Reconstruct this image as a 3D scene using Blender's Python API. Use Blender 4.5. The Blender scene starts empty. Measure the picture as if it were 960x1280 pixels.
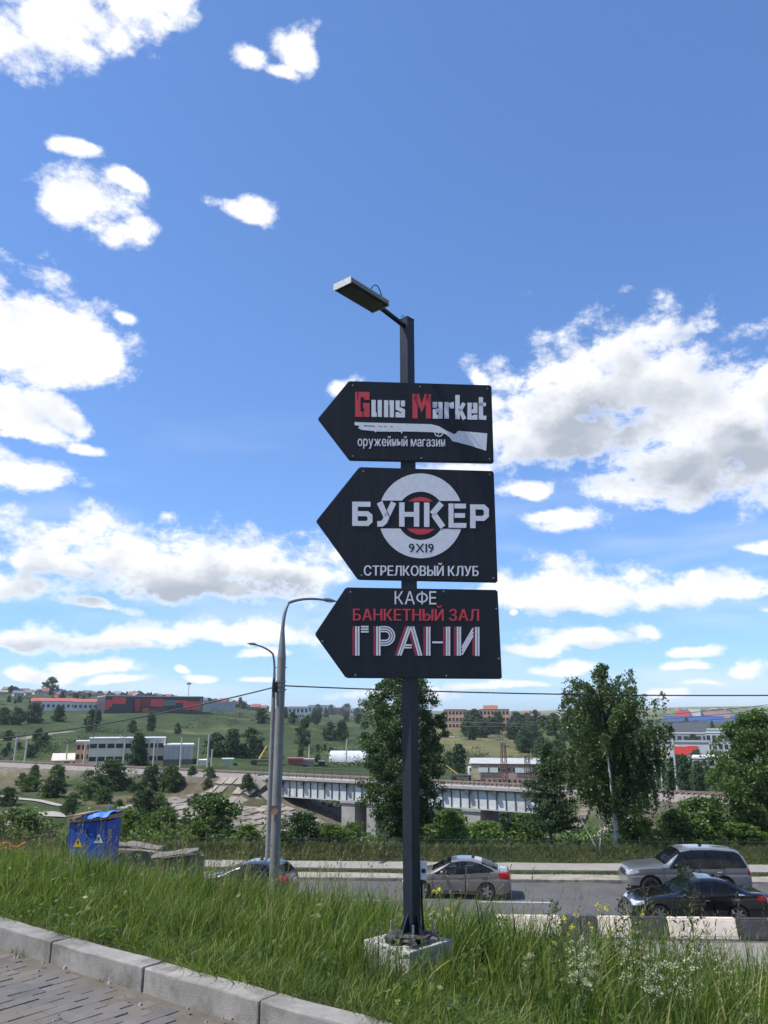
import bpy, bmesh, math, random
import numpy as np
from mathutils import Matrix, Vector
R = math.radians
SC = bpy.context.scene
COL = SC.collection
random.seed(7); RNG = np.random.default_rng(7)

# ---------------------------------------------------------------- camera
PITCH = R(15.1); EYE = (0.0, 0.0, 1.6)
CP, SP = math.cos(PITCH), math.sin(PITCH)
cam = bpy.data.cameras.new('camera'); cam.sensor_fit = 'HORIZONTAL'; cam.sensor_width = 36; cam.lens = 36
cam.clip_start = 0.05; cam.clip_end = 20000
camo = bpy.data.objects.new('camera', cam); COL.objects.link(camo)
camo.location = EYE; camo.rotation_euler = (R(90) + PITCH, 0, 0)
SC.camera = camo
SC.view_settings.view_transform = 'Standard'; SC.view_settings.look = 'None'
SC.view_settings.gamma = 1; SC.view_settings.use_curve_mapping = False
SC.view_settings.exposure = 0.5
try:
    SC.cycles.use_denoising = True; SC.cycles.use_adaptive_sampling = True; SC.cycles.adaptive_threshold = .025; SC.cycles.max_bounces = 5; SC.cycles.diffuse_bounces = 3; SC.cycles.glossy_bounces = 3; SC.cycles.transparent_max_bounces = 8; SC.cycles.caustics_reflective = False; SC.cycles.caustics_refractive = False
    SC.cycles.volume_bounces = 0
except Exception: pass

# the photograph's own measure (960 px wide, focal 960 px): direction of a picture point
def ray(u, v):
    a = (u - 480) / 960; b = (640 - v) / 960
    return a, CP - b * SP, SP + b * CP
def P(u, v, Y):                                    # point at forward distance Y
    a, dy, dz = ray(u, v); t = Y / dy
    return (a * t, Y, EYE[2] + dz * t)
def azel(u, v):
    a, dy, dz = ray(u, v)
    return math.atan2(a, dy), math.atan2(dz, math.hypot(a, dy))

# ---------------------------------------------------------------- sun and sky
SUN_EL, SUN_AZ = R(57), R(-103)                     # azimuth from +Y towards +X
sl = bpy.data.lights.new('sun', 'SUN'); sl.energy = 4.2; sl.angle = R(0.53); sl.color = (1, 0.95, 0.87)
so = bpy.data.objects.new('sun', sl); COL.objects.link(so)
sdir = Vector((math.sin(SUN_AZ) * math.cos(SUN_EL), math.cos(SUN_AZ) * math.cos(SUN_EL), math.sin(SUN_EL)))
so.rotation_euler = (-sdir).to_track_quat('-Z', 'Y').to_euler()
so.location = (0, 0, 60)
world = bpy.data.worlds.new('World'); SC.world = world; world.use_nodes = True
NT = world.node_tree; NT.nodes.clear()
try: world.cycles.sampling_method = 'MANUAL'; world.cycles.sample_map_resolution = 256
except Exception: pass
class NB:                                          # tiny node builder
    def __init__(s, nt): s.nt = nt
    def n(s, t, **kw):
        x = s.nt.nodes.new(t)
        for k, v in kw.items(): setattr(x, k, v)
        return x
    def put(s, sock, val):
        if isinstance(val, bpy.types.NodeSocket): s.nt.links.new(val, sock)
        elif val is not None: sock.default_value = val
    def m(s, op, a, b=None, c=None, clamp=False):
        x = s.n('ShaderNodeMath', operation=op); x.use_clamp = clamp
        for i, v in enumerate((a, b, c)): s.put(x.inputs[i], v)
        return x.outputs[0]
    def v(s, op, a, b=None, out=0):
        x = s.n('ShaderNodeVectorMath', operation=op)
        s.put(x.inputs[0], a); s.put(x.inputs[1], b)
        return x.outputs[out]
    def noise(s, vec, scale, detail=6, rough=.55, out=0, dist=0):
        x = s.n('ShaderNodeTexNoise'); s.put(x.inputs['Vector'], vec); x.inputs['Scale'].default_value = scale
        x.inputs['Detail'].default_value = detail; x.inputs['Roughness'].default_value = rough
        x.inputs['Distortion'].default_value = dist
        return x.outputs[out]
    def rng(s, v, a, b, c=0., d=1., smooth=False):
        x = s.n('ShaderNodeMapRange'); x.clamp = True
        if smooth: x.interpolation_type = 'SMOOTHSTEP'
        for i, q in enumerate((v, a, b, c, d)): s.put(x.inputs[i], q)
        return x.outputs[0]
    def mix(s, f, a, b, mode='MIX'):
        x = s.n('ShaderNodeMix', data_type='RGBA', blend_type=mode)
        s.put(x.inputs['Factor'], f); s.put(x.inputs['A'], a); s.put(x.inputs['B'], b)
        return next(o for o in x.outputs if o.type == 'RGBA' and o.enabled)
    def ramp(s, f, stops):
        x = s.n('ShaderNodeValToRGB'); s.put(x.inputs[0], f); e = x.color_ramp.elements
        e[0].position, e[0].color = stops[0][0], (*stops[0][1], 1)
        e[1].position, e[1].color = stops[-1][0], (*stops[-1][1], 1)
        for p, c in stops[1:-1]: q = e.new(p); q.color = (*c, 1)
        return x.outputs[0]
def _nb_mix_fix():
    pass
W = NB(NT)
SKY_STRENGTH = 0.1
sky = W.n('ShaderNodeTexSky', sky_type='NISHITA'); sky.sun_disc = False
sky.sun_elevation = SUN_EL; sky.sun_rotation = SUN_AZ
sky.altitude = 300; sky.air_density = 1.0; sky.dust_density = 0.25; sky.ozone_density = 3.5
tc = W.n('ShaderNodeTexCoord'); dirv = tc.outputs['Generated']
sx = W.n('ShaderNodeSeparateXYZ'); NT.links.new(dirv, sx.inputs[0])
HALF = 0.64                                        # the cloud field in view mirrors on round the horizon
az = W.m('ARCTAN2', sx.outputs[0], sx.outputs[1])
az = W.m('SUBTRACT', W.m('PINGPONG', W.m('ADD', az, HALF + 4 * HALF), 2 * HALF), HALF)
el = W.m('ARCSINE', sx.outputs[2])
cv = W.n('ShaderNodeCombineXYZ'); NT.links.new(az, cv.inputs[0]); NT.links.new(el, cv.inputs[1])
stretch = W.v('MULTIPLY', dirv, (1, 1, 1.5))
n1 = W.noise(stretch, 8.0, 1, .55, out=1)          # large billows bend the outlines
warp = W.v('MULTIPLY', W.v('SUBTRACT', n1, (.5, .5, .5)), (.08, .05, 0))
ae = W.v('ADD', cv.outputs[0], warp)
fb = W.noise(stretch, 22.0, 5, .66)                # fraying
def puffs(vec, det):                               # rounded cauliflower heads
    x = W.n('ShaderNodeTexVoronoi', feature='F1'); W.put(x.inputs['Vector'], vec); x.inputs['Scale'].default_value = 15.; x.inputs['Detail'].default_value = det; x.inputs['Roughness'].default_value = .5; x.normalize = True
    return x.outputs['Distance']
wob = W.v('ADD', stretch, W.v('MULTIPLY', W.v('SUBTRACT', n1, (.5, .5, .5)), (.08, .08, .08)))
pf = puffs(wob, 1.); pf2 = puffs(W.v('ADD', wob, (-0.016, 0.002, 0.022)), 0.); pf0 = pf
# cumulus as photographed: centre, half sizes in picture points, flatness of the base
CLOUDS = [
 (60, 10, 120, 58, 1.2), (150, -20, 75, 78, 1.2), (-10, 55, 60, 40, 1.2), (90, 60, 50, 20, 1),
 (370, 50, 30, 30, 1), (310, 66, 30, 20, 1), (345, 78, 24, 14, 1),
 (110, 252, 62, 32, 1), (165, 288, 42, 26, 1), (70, 240, 30, 20, 1), (150, 222, 28, 14, .9), (100, 183, 30, 14, .8),
 (303, 264, 36, 20, 1.3), (148, 396, 16, 11, 1.2),
 (20, 430, 110, 82, 1.5), (90, 450, 72, 48, 1.3), (-30, 395, 70, 66, 1), (20, 510, 70, 42, 1.6), (80, 520, 44, 36, 1.3), (40, 545, 46, 20, 1.2), (100, 568, 34, 10, 1.5),
 (20, 596, 84, 20, 1.4), (-40, 590, 60, 24, 1.4),
 (180, 700, 190, 48, 2.0), (60, 712, 100, 42, 2.0), (300, 705, 120, 44, 2.0), (385, 716, 60, 34, 1.8), (230, 726, 150, 30, 1.4), (20, 735, 70, 20, 1.5), (120, 755, 60, 9, 1.5),
 (40, 795, 120, 22, 1.5), (200, 788, 70, 19, 1.5), (310, 790, 95, 21, 1.5), (150, 800, 60, 13, 1.5), (330, 818, 36, 8, 1.5),
 (40, 842, 60, 15, 1.5), (110, 832, 55, 12, 1.5), (222, 836, 12, 8, 1.5), (150, 850, 40, 8, 1.5), (250, 846, 24, 8, 1.3), (330, 852, 24, 7, 1.3),
 (790, 486, 140, 90, 1.2), (700, 510, 98, 78, 1.2), (858, 462, 60, 64, 1), (650, 545, 80, 42, 1.6), (750, 545, 110, 40, 1.3), (600, 470, 18, 14, 1), (612, 505, 26, 22, 1),
 (935, 526, 95, 92, 1.2), (860, 590, 120, 56, 1.4), (990, 560, 100, 90, 1.3), (890, 540, 100, 80, 1.1), (800, 615, 60, 20, 1.3), (968, 478, 48, 46, 1.2),
 (430, 488, 26, 12, .9), (560, 590, 60, 14, 1.5),
 (660, 615, 48, 13, 1.2), (720, 660, 58, 20, 1.6), (950, 680, 45, 9, 1.5), (700, 650, 40, 12, 1.2),
 (690, 745, 80, 32, 1.8), (640, 745, 56, 28, 1.8), (800, 745, 100, 30, 1.8), (890, 735, 90, 24, 1.8), (740, 755, 70, 18, 1.5), (645, 766, 9, 6, 1.2), (955, 766, 14, 8, 1.2),
 (740, 805, 72, 17, 1.6), (800, 796, 34, 16, 1.6), (680, 812, 48, 10, 1.6), (700, 836, 56, 14, 1.6), (640, 855, 40, 7, 1.5),
 (856, 824, 38, 11, 1.8), (862, 838, 34, 8, 1.8), (935, 840, 32, 12, 1.5), (890, 856, 26, 6, 1.5), (590, 858, 40, 7, 1.4), (500, 868, 80, 8, 1.4), (840, 868, 40, 6, 1.3),
]
GREY = [(745, 535, 110, 60, .95), (800, 500, 80, 70, .7), (690, 560, 80, 34, .75), (930, 565, 100, 56, .9), (860, 588, 110, 36, .95), (885, 460, 44, 70, .45), (990, 530, 60, 60, .6),
 (215, 738, 170, 34, 1.0), (310, 733, 110, 30, .9), (100, 736, 100, 28, .85), (50, 803, 120, 16, .9), (300, 806, 80, 8, .45), (20, 490, 60, 26, .3), (60, 530, 60, 20, .3), (10, 385, 40, 30, .2), (30, 60, 50, 20, .2),
 (740, 765, 90, 10, .35), (720, 815, 60, 7, .35), (860, 760, 90, 8, .3), (990, 600, 70, 40, .6)]
CLOUD_WHITE, CLOUD_GREY = (8.3, 8.35, 8.5, 1), (3.5, 3.85, 4.4, 1)
def blob(u, v, ru, rv):
    a0, e0 = azel(u, v); ra = (azel(u + ru, v)[0] - azel(u - ru, v)[0]) / 2; re = (azel(u, v - rv)[1] - azel(u, v + rv)[1]) / 2
    return a0, e0, ra, re
skyc = W.mix(1.0, sky.outputs[0], (.84 * .141, 1.08 * .141, 1.42 * .141, 1), 'MULTIPLY')      # the camera's cool daylight balance and soft contrast
gm = W.n('ShaderNodeGamma'); NT.links.new(skyc, gm.inputs[0]); gm.inputs[1].default_value = .8
skyc = W.mix(1.0, gm.outputs[0], (.80 / .141, .89 / .141, 1.0 / .141, 1), 'MULTIPLY')
vn = W.noise(W.v('MULTIPLY', dirv, (1, 1, 5)), 3.2, 3, .6)          # thin high veil, denser towards the horizon
veil = W.m('MULTIPLY', W.rng(vn, .44, .68, 0, 1, True), W.rng(el, .03, .4, .38, .0))
skyc = W.mix(veil, skyc, (7.4, 7.7, 8.1, 1))
fray = W.m('ADD', W.m('ADD', 1.0, W.m('MULTIPLY', W.m('SUBTRACT', fb, .5), 2.5)), W.m('MULTIPLY', W.m('SUBTRACT', .34, pf), 1.5))
gn = W.m('ADD', W.m('MULTIPLY', W.m('SUBTRACT', pf, .34), .8), W.m('MULTIPLY', W.m('SUBTRACT', .5, fb), 1.7))
relief = W.m('MULTIPLY', W.m('SUBTRACT', pf, pf2), 1.2)
def background(c):
    bg = W.n('ShaderNodeBackground'); NT.links.new(c, bg.inputs[0]); bg.inputs[1].default_value = SKY_STRENGTH
    return bg.outputs[0]
plain = background(skyc)
SHARED = (('ae', 'NodeSocketVector', ae), ('fray', 'NodeSocketFloat', fray), ('gn', 'NodeSocketFloat', gn), ('relief', 'NodeSocketFloat', relief), ('skyc', 'NodeSocketColor', skyc))
def sky_patch(cl, gr):
    gt = bpy.data.node_groups.new('cloud_patch', 'ShaderNodeTree')
    for nm, ty, _ in SHARED: gt.interface.new_socket(nm, in_out='INPUT', socket_type=ty)
    gt.interface.new_socket('sky', in_out='OUTPUT', socket_type='NodeSocketShader')
    B = NB(gt); gi = B.n('NodeGroupInput').outputs; go = B.n('NodeGroupOutput')
    D = None
    for (a0, e0, ra, re, fl) in cl:
        p = B.v('MULTIPLY', B.v('SUBTRACT', gi['ae'], (a0, e0, 0)), (1 / ra, 1 / re, 0))
        if fl > 1.05: p = B.v('MAXIMUM', p, B.v('MULTIPLY', p, (-1, -fl, 0)))
        d = B.v('LENGTH', p, out=1)
        D = d if D is None else B.m('SMOOTH_MIN', D, d, .18)
    edge = B.m('SUBTRACT', gi['fray'], D)
    dens = B.rng(edge, -.16, .62, 0, .97, True)
    G = None
    for (a0, e0, ra, re, amt) in gr:
        p = B.v('MULTIPLY', B.v('SUBTRACT', gi['ae'], (a0, e0, 0)), (1 / ra, 1 / re, 0))
        d = B.m('MULTIPLY', B.rng(B.m('ADD', B.v('LENGTH', p, out=1), gi['gn']), 1.45, .1, 0, 1, True), amt)
        G = d if G is None else B.m('MAXIMUM', G, d)
    if G is None: shade = B.m('ADD', gi['relief'], 0.0, clamp=True)
    else: shade = B.m('ADD', B.m('MULTIPLY', G, B.rng(edge, .05, .6, 0, 1, True)), gi['relief'], clamp=True)
    lit = B.mix(shade, CLOUD_WHITE, CLOUD_GREY)
    bg = B.n('ShaderNodeBackground'); gt.links.new(B.mix(dens, gi['skyc'], lit), bg.inputs[0]); bg.inputs[1].default_value = SKY_STRENGTH
    gt.links.new(bg.outputs[0], go.inputs[0])
    g = W.n('ShaderNodeGroup'); g.node_tree = gt
    for nm, _, src in SHARED: NT.links.new(src, g.inputs[nm])
    return g.outputs[0]
def overlaps(b, rect, grow):
    m = .05; f = b[4] if grow > 1.5 and b[4] > 1.05 else 1
    return b[0] + grow * b[2] + m > rect[0] and b[0] - grow * b[2] - m < rect[1] and b[1] + grow * b[3] + m > rect[2] and b[1] - grow * b[3] - m < rect[3]
def sky_tree(cl, gr, rect, depth):                 # the same sky everywhere, sorted by direction so that it is quick to look up
    cl = [b for b in cl if overlaps(b, rect, 1.8)]; gr = [b for b in gr if overlaps(b, rect, 1.6)]
    if not cl: return plain
    if depth == 0 or len(cl) <= 4: return sky_patch(cl, gr)
    best = None
    for ax in (0, 1):
        lo, hi = rect[2 * ax], rect[2 * ax + 1]
        for k in range(1, 12):
            c = lo + (hi - lo) * k / 12
            r1 = list(rect); r2 = list(rect); r1[2 * ax + 1] = c; r2[2 * ax] = c
            cost = k / 12 * sum(overlaps(b, r1, 1.8) for b in cl) + (1 - k / 12) * sum(overlaps(b, r2, 1.8) for b in cl)
            if best is None or cost < best[0]: best = (cost, ax, c, r1, r2)
    _, ax, c, r1, r2 = best
    f = W.m('GREATER_THAN', (az, el)[ax], c)
    mx = W.n('ShaderNodeMixShader'); NT.links.new(f, mx.inputs[0])
    NT.links.new(sky_tree(cl, gr, r1, depth - 1), mx.inputs[1]); NT.links.new(sky_tree(cl, gr, r2, depth - 1), mx.inputs[2])
    return mx.outputs[0]
CB = [(*blob(c[0], c[1], c[2] * (1.06 if c[2] > 60 else .9), c[3] * (1.06 if c[2] > 60 else .9)), c[4]) for c in CLOUDS]; GB = [(*blob(*c[:4]), c[4]) for c in GREY]
top = W.n('ShaderNodeMixShader'); NT.links.new(W.m('GREATER_THAN', el, -.01), top.inputs[0])
NT.links.new(plain, top.inputs[1]); NT.links.new(sky_tree(CB, GB, [-HALF, HALF, -.01, 1.0], 6), top.inputs[2])
wo = W.n('ShaderNodeOutputWorld'); NT.links.new(top.outputs[0], wo.inputs[0])

# ---------------------------------------------------------------- helpers
MATS = {}
def principled(name):
    m = bpy.data.materials.new(name); m.use_nodes = True; nt = m.node_tree
    b = nt.nodes['Principled BSDF']; o = nt.nodes['Material Output']; MATS[name] = m
    return m, nt, b, o
def mat(name, col, rough=.6, metal=0., var=.12, scale=6., bump=0., bscale=40., dirt=None, dirt_scale=2.5, dirt_amt=.5, coat=0., spec=None, island=0., detail=5, world=False, streak=False):
    """procedural paint / stone / metal: base colour broken up by noise, optional stains and fine relief"""
    if name in MATS: return MATS[name]
    m, nt, b, o = principled(name); B = NB(nt)
    t = B.n('ShaderNodeNewGeometry').outputs['Position'] if world else B.n('ShaderNodeTexCoord').outputs['Object']
    n = B.noise(t, scale, detail, .6)
    lo = tuple(max(0, c * (1 - var)) for c in col); hi = tuple(min(1, c * (1 + var)) for c in col)
    c = B.ramp(n, [(.3, lo), (.7, hi)])
    if island:
        g = B.n('ShaderNodeNewGeometry').outputs['Random Per Island']
        c = B.mix(1.0, c, B.ramp(g, [(0, (1 - island,) * 3), (1, (1 + island * .6,) * 3)]), 'MULTIPLY')
    if world:
        c = B.mix(1.0, c, B.ramp(B.n('ShaderNodeObjectInfo').outputs['Random'], [(0, (.84, .85, .86)), (1, (1.14, 1.12, 1.1))]), 'MULTIPLY')
    if dirt:
        d = B.rng(B.noise(B.v('MULTIPLY', t, (9, 9, .8)) if streak else t, dirt_scale, 7, .68), .48, .68, 0, dirt_amt)
        c = B.mix(d, c, (*dirt, 1))
    nt.links.new(c, b.inputs['Base Color'])
    r = B.rng(n, .2, .8, max(0, rough - .08), min(1, rough + .08)); nt.links.new(r, b.inputs['Roughness'])
    b.inputs['Metallic'].default_value = metal
    if coat: b.inputs['Coat Weight'].default_value = coat; b.inputs['Coat Roughness'].default_value = .04
    if spec is not None: b.inputs['Specular IOR Level'].default_value = spec
    if bump:
        bp = B.n('ShaderNodeBump'); bp.inputs['Strength'].default_value = bump; bp.inputs['Distance'].default_value = .02
        nt.links.new(B.noise(t, bscale, 5, .65), bp.inputs['Height']); nt.links.new(bp.outputs[0], b.inputs['Normal'])
    return m
def leaf_mat(name, stops, trans=.35, rough=.55, patch=0.):
    """foliage: every leaf its own tone, part of the light passes through"""
    if name in MATS: return MATS[name]
    m, nt, b, o = principled(name); B = NB(nt)
    g = B.n('ShaderNodeNewGeometry').outputs['Random Per Island']
    c = B.ramp(g, stops)
    oi = B.n('ShaderNodeObjectInfo').outputs['Random']
    c = B.mix(1.0, c, B.ramp(oi, [(0, (.82, .86, .8)), (1, (1.16, 1.12, 1.1))]), 'MULTIPLY')
    if patch:
        t = B.n('ShaderNodeTexCoord').outputs['Object']; t = B.v('MULTIPLY', t, (1, 1, .25))
        c = B.mix(1.0, c, B.ramp(B.noise(t, patch, 4, .6), [(.3, (.62, .72, .6)), (.5, (1, 1, 1)), (.7, (1.28, 1.18, 1.12))]), 'MULTIPLY')
    nt.links.new(c, b.inputs['Base Color']); b.inputs['Roughness'].default_value = rough; b.inputs['Specular IOR Level'].default_value = .35
    tr = B.n('ShaderNodeBsdfTranslucent'); nt.links.new(B.mix(1.0, c, (1.35, 1.4, .7, 1), 'MULTIPLY'), tr.inputs[0])
    mx = B.n('ShaderNodeMixShader'); mx.inputs[0].default_value = trans
    nt.links.new(b.outputs[0], mx.inputs[1]); nt.links.new(tr.outputs[0], mx.inputs[2]); nt.links.new(mx.outputs[0], o.inputs[0])
    return m
def link(o, parent=None):
    COL.objects.link(o)
    if parent is not None: o.parent = parent
    return o
def tag(o, label=None, cat=None, group=None, kind=None):
    if label: o['label'] = label
    if cat: o['category'] = cat
    if group: o['group'] = group
    if kind: o['kind'] = kind
    return o
def thing(name, label, cat, loc=(0, 0, 0), rz=0., group=None):
    o = bpy.data.objects.new(name, None); o.empty_display_size = .2; COL.objects.link(o)
    o.location = loc; o.rotation_euler = (0, 0, rz)
    return tag(o, label, cat, group)
def root_matrix(o):
    while o.parent is not None: o = o.parent
    return Matrix.Translation(o.location) @ o.rotation_euler.to_matrix().to_4x4()
def np_mesh(name, V, F, smooth=False):
    """V (n,3) array, F (m,k) array of equal faces or list of tuples"""
    me = bpy.data.meshes.new(name)
    if isinstance(F, np.ndarray):
        V = np.asarray(V, np.float32); k = F.shape[1]
        me.vertices.add(len(V)); me.vertices.foreach_set('co', V.ravel())
        me.loops.add(F.size); me.loops.foreach_set('vertex_index', F.astype(np.int32).ravel())
        me.polygons.add(len(F)); me.polygons.foreach_set('loop_start', np.arange(0, F.size, k, dtype=np.int32))
        me.polygons.foreach_set('loop_total', np.full(len(F), k, np.int32))
        me.update(calc_edges=True)
    else:
        me.from_pydata([tuple(v) for v in V], [], F); me.update()
    if smooth: me.polygons.foreach_set('use_smooth', np.ones(len(me.polygons), bool))
    return me
class MB:
    """collects shapes in world or local coordinates; build() links them as ONE mesh object"""
    def __init__(s): s.v = []; s.f = []
    def add(s, V, F):
        b = len(s.v); s.v += [tuple(p) for p in V]; s.f += [tuple(b + i for i in f) for f in F]; return s
    def box(s, c, size, rz=0., M=None, taper=1.):
        hx, hy, hz = (d / 2 for d in size); V = []
        for z in (-1, 1):
            t = taper if z > 0 else 1.
            for x, y in ((-1, -1), (1, -1), (1, 1), (-1, 1)): V.append(Vector((x * hx * t, y * hy * t, z * hz)))
        Q = Matrix.Rotation(rz, 3, 'Z') if M is None else M
        V = [Q @ p + Vector(c) for p in V]
        return s.add(V, [(3, 2, 1, 0), (4, 5, 6, 7), (0, 1, 5, 4), (1, 2, 6, 5), (2, 3, 7, 6), (3, 0, 4, 7)])
    def bbox(s, c, size, bev, rz=0.):
        """box with chamfered edges"""
        bm = bmesh.new(); bmesh.ops.create_cube(bm, size=1.0)
        bmesh.ops.scale(bm, vec=size, verts=bm.verts)
        bmesh.ops.bevel(bm, geom=bm.edges[:], offset=bev, segments=2, affect='EDGES', profile=.6)
        Q = Matrix.Rotation(rz, 3, 'Z'); bm.verts.ensure_lookup_table()
        V = [Q @ v.co + Vector(c) for v in bm.verts]; F = [[v.index for v in f.verts] for f in bm.faces]; bm.free()
        return s.add(V, F)
    def cyl(s, p0, p1, r0, r1=None, seg=10, cap=True):
        r1 = r0 if r1 is None else r1; p0 = Vector(p0); p1 = Vector(p1); d = (p1 - p0).normalized()
        u = d.orthogonal().normalized(); w = d.cross(u); V = []
        for p, r in ((p0, r0), (p1, r1)):
            for k in range(seg):
                a = 2 * math.pi * k / seg; V.append(p + r * (math.cos(a) * u + math.sin(a) * w))
        F = [(k, (k + 1) % seg, seg + (k + 1) % seg, seg + k) for k in range(seg)]
        if cap: F += [tuple(range(seg - 1, -1, -1)), tuple(range(seg, 2 * seg))]
        return s.add(V, F)
    def tube(s, pts, r, seg=6):
        pts = [Vector(p) for p in pts]; n = len(pts); rr = r if isinstance(r, (list, tuple)) else [r] * n; V = []
        ref = Vector((0, 0, 1)) if abs((pts[-1] - pts[0]).normalized().z) < .9 else Vector((1, 0, 0))
        for i, p in enumerate(pts):
            d = (pts[min(i + 1, n - 1)] - pts[max(i - 1, 0)]).normalized(); u = d.cross(ref)
            u = u.normalized() if u.length > 1e-6 else d.orthogonal().normalized(); w = u.cross(d)
            for k in range(seg):
                a = 2 * math.pi * k / seg; V.append(p + rr[i] * (math.cos(a) * u + math.sin(a) * w))
        F = [(i * seg + k, i * seg + (k + 1) % seg, (i + 1) * seg + (k + 1) % seg, (i + 1) * seg + k) for i in range(n - 1) for k in range(seg)]
        F += [tuple(range(seg - 1, -1, -1)), tuple(range((n - 1) * seg, n * seg))]
        return s.add(V, F)
    def prism(s, poly, fn, t0, t1):
        """2-D polygon extruded from t0 to t1; fn(a, b, t) gives the point"""
        n = len(poly); V = [fn(a, b, t0) for a, b in poly] + [fn(a, b, t1) for a, b in poly]
        return s.add(V, [tuple(range(n - 1, -1, -1)), tuple(range(n, 2 * n))] + [(i, (i + 1) % n, n + (i + 1) % n, n + i) for i in range(n)])
    def lathe(s, prof, axis_o, axis='Y', seg=24):
        """profile (radius, along) revolved about an axis through axis_o"""
        o = Vector(axis_o); n = len(prof); V = []
        for k in range(seg):
            a = 2 * math.pi * k / seg; c, q = math.cos(a), math.sin(a)
            for r, h in prof:
                V.append(o + (Vector((r * c, h, r * q)) if axis == 'Y' else Vector((r * c, r * q, h))))
        F = [(k * n + i, k * n + i + 1, ((k + 1) % seg) * n + i + 1, ((k + 1) % seg) * n + i) for k in range(seg) for i in range(n - 1)]
        return s.add(V, F)
    def build(s, name, m, parent=None, local=False, smooth=False, fix=True):
        V = s.v
        if parent is not None and not local:
            Q = root_matrix(parent).inverted(); V = [Q @ Vector(p) for p in V]
        me = bpy.data.meshes.new(name); me.from_pydata([tuple(p) for p in V], [], s.f)
        if fix:
            bm = bmesh.new(); bm.from_mesh(me); bmesh.ops.recalc_face_normals(bm, faces=bm.faces); bm.to_mesh(me); bm.free()
        me.update()
        if smooth:
            for p in me.polygons: p.use_smooth = True
            try: me.set_sharp_from_angle(angle=R(38))
            except Exception: pass
        for q in (m if isinstance(m, (list, tuple)) else [m]): me.materials.append(q)
        return link(bpy.data.objects.new(name, me), parent)
def put(o, label, cat, group=None): return tag(o, label, cat, group)
def origin_to(o, p):
    """move a top-level mesh's origin to its base without moving the mesh"""
    me = o.data; me.transform(Matrix.Translation(-Vector(p))); o.location = p; return o
def copy_tree(o, parent=None, loc=None, rz=None, sc=None):
    c = o.copy(); COL.objects.link(c)
    if parent is not None: c.parent = parent
    if loc is not None: c.location = loc
    if rz is not None: c.rotation_euler = (c.rotation_euler[0], c.rotation_euler[1], rz)
    if sc is not None: c.scale = sc if isinstance(sc, (tuple, list)) else (sc,) * 3
    for ch in [k for k in KIDS.get(o.name, [])]: copy_tree(ch, c)
    KIDS[c.name] = [k for k in c.children]
    return c
KIDS = {}
def remember(root):
    KIDS[root.name] = list(root.children)
    for ch in root.children: KIDS[ch.name] = list(ch.children)
def sstep(a, b, x):
    t = np.clip((x - a) / (b - a), 0, 1); return t * t * (3 - 2 * t)

# ---------------------------------------------------------------- terrain
NTAB = np.random.default_rng(99).random((256, 256))
def vnoise(x, y, seed=0):
    """smooth value noise, vectorised"""
    xi = np.floor(x).astype(np.int64); yi = np.floor(y).astype(np.int64); xf = x - xi; yf = y - yi
    def h(a, b): return NTAB[(a + seed * 37) & 255, (b + seed * 91) & 255]
    u = xf * xf * (3 - 2 * xf); v = yf * yf * (3 - 2 * yf)
    return (h(xi, yi) * (1 - u) + h(xi + 1, yi) * u) * (1 - v) + (h(xi, yi + 1) * (1 - u) + h(xi + 1, yi + 1) * u) * v
def fbm(x, y, o=4, seed=0):
    s = 0; a = .5
    for k in range(o): s = s + a * (vnoise(x * 2 ** k, y * 2 ** k, seed + k) - .5); a *= .5
    return s
ROAD_Z = -4.9
KN = (.583, .813); KD = (.813, -.583); K0 = (-1.637, 5.428)          # the car-park kerb: normal, direction, a joint
def kq(x, y): return (x - K0[0]) * KN[0] + (y - K0[1]) * KN[1]
def rn(x, y): return y + .05 * x                                   # across the road
RE = (-.852, .524); RM = (.524, .852); R0 = (-15.2, 118.)          # the railway: direction to the left, normal away
def rs(x, y): return (x - R0[0]) * RE[0] + (y - R0[1]) * RE[1]
def rr_(x, y): return (x - R0[0]) * RM[0] + (y - R0[1]) * RM[1]
GAP = (-44., 0.)
CY = np.array([60, 100, 160, 200, 300, 420, 550, 700, 1000, 1500, 2500, 4500, 9000.])
CXP = np.array([-400, 0, 160, 260, 340, 430, 600, 750, 900, 1400.])
CZ = np.array([
 [-9, -8, -6.8, -5.8, -1.8, 4, 12, 22.5, 24, 22, 20, 20, 20],
 [-9, -8, -6.8, -5.8, -1.8, 4, 12, 22.5, 24, 22, 20, 20, 20],
 [-9, -8, -6.8, -6., -2., 4.5, 11, 19.5, 21, 21, 20, 20, 20],
 [-9, -8, -7, -6.3, -3., 3.5, 8.5, 14.5, 16, 18, 20, 20, 20],
 [-9, -8, -7.5, -7, -4., 1.5, 3.5, 7, 10, 14, 22, 20, 20],
 [-10, -9, -8.5, -8, -6., -2, 0, 1.5, 5, 12, 33, 26, 26],
 [-10, -10, -10, -10, -7.5, -4, -1.5, 0, 3, 8, 26, 26, 26],
 [-9, -9, -9.5, -10, -9.5, -8, -6, -4, -1, 5, 30, 28, 28],
 [-8, -8, -9, -10, -11.5, -12, -10, -8, -5, 0, 38, 32, 32],
 [-8, -8, -9, -10, -11.5, -12, -10, -8, -5, 0, 44, 36, 36]])
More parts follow.
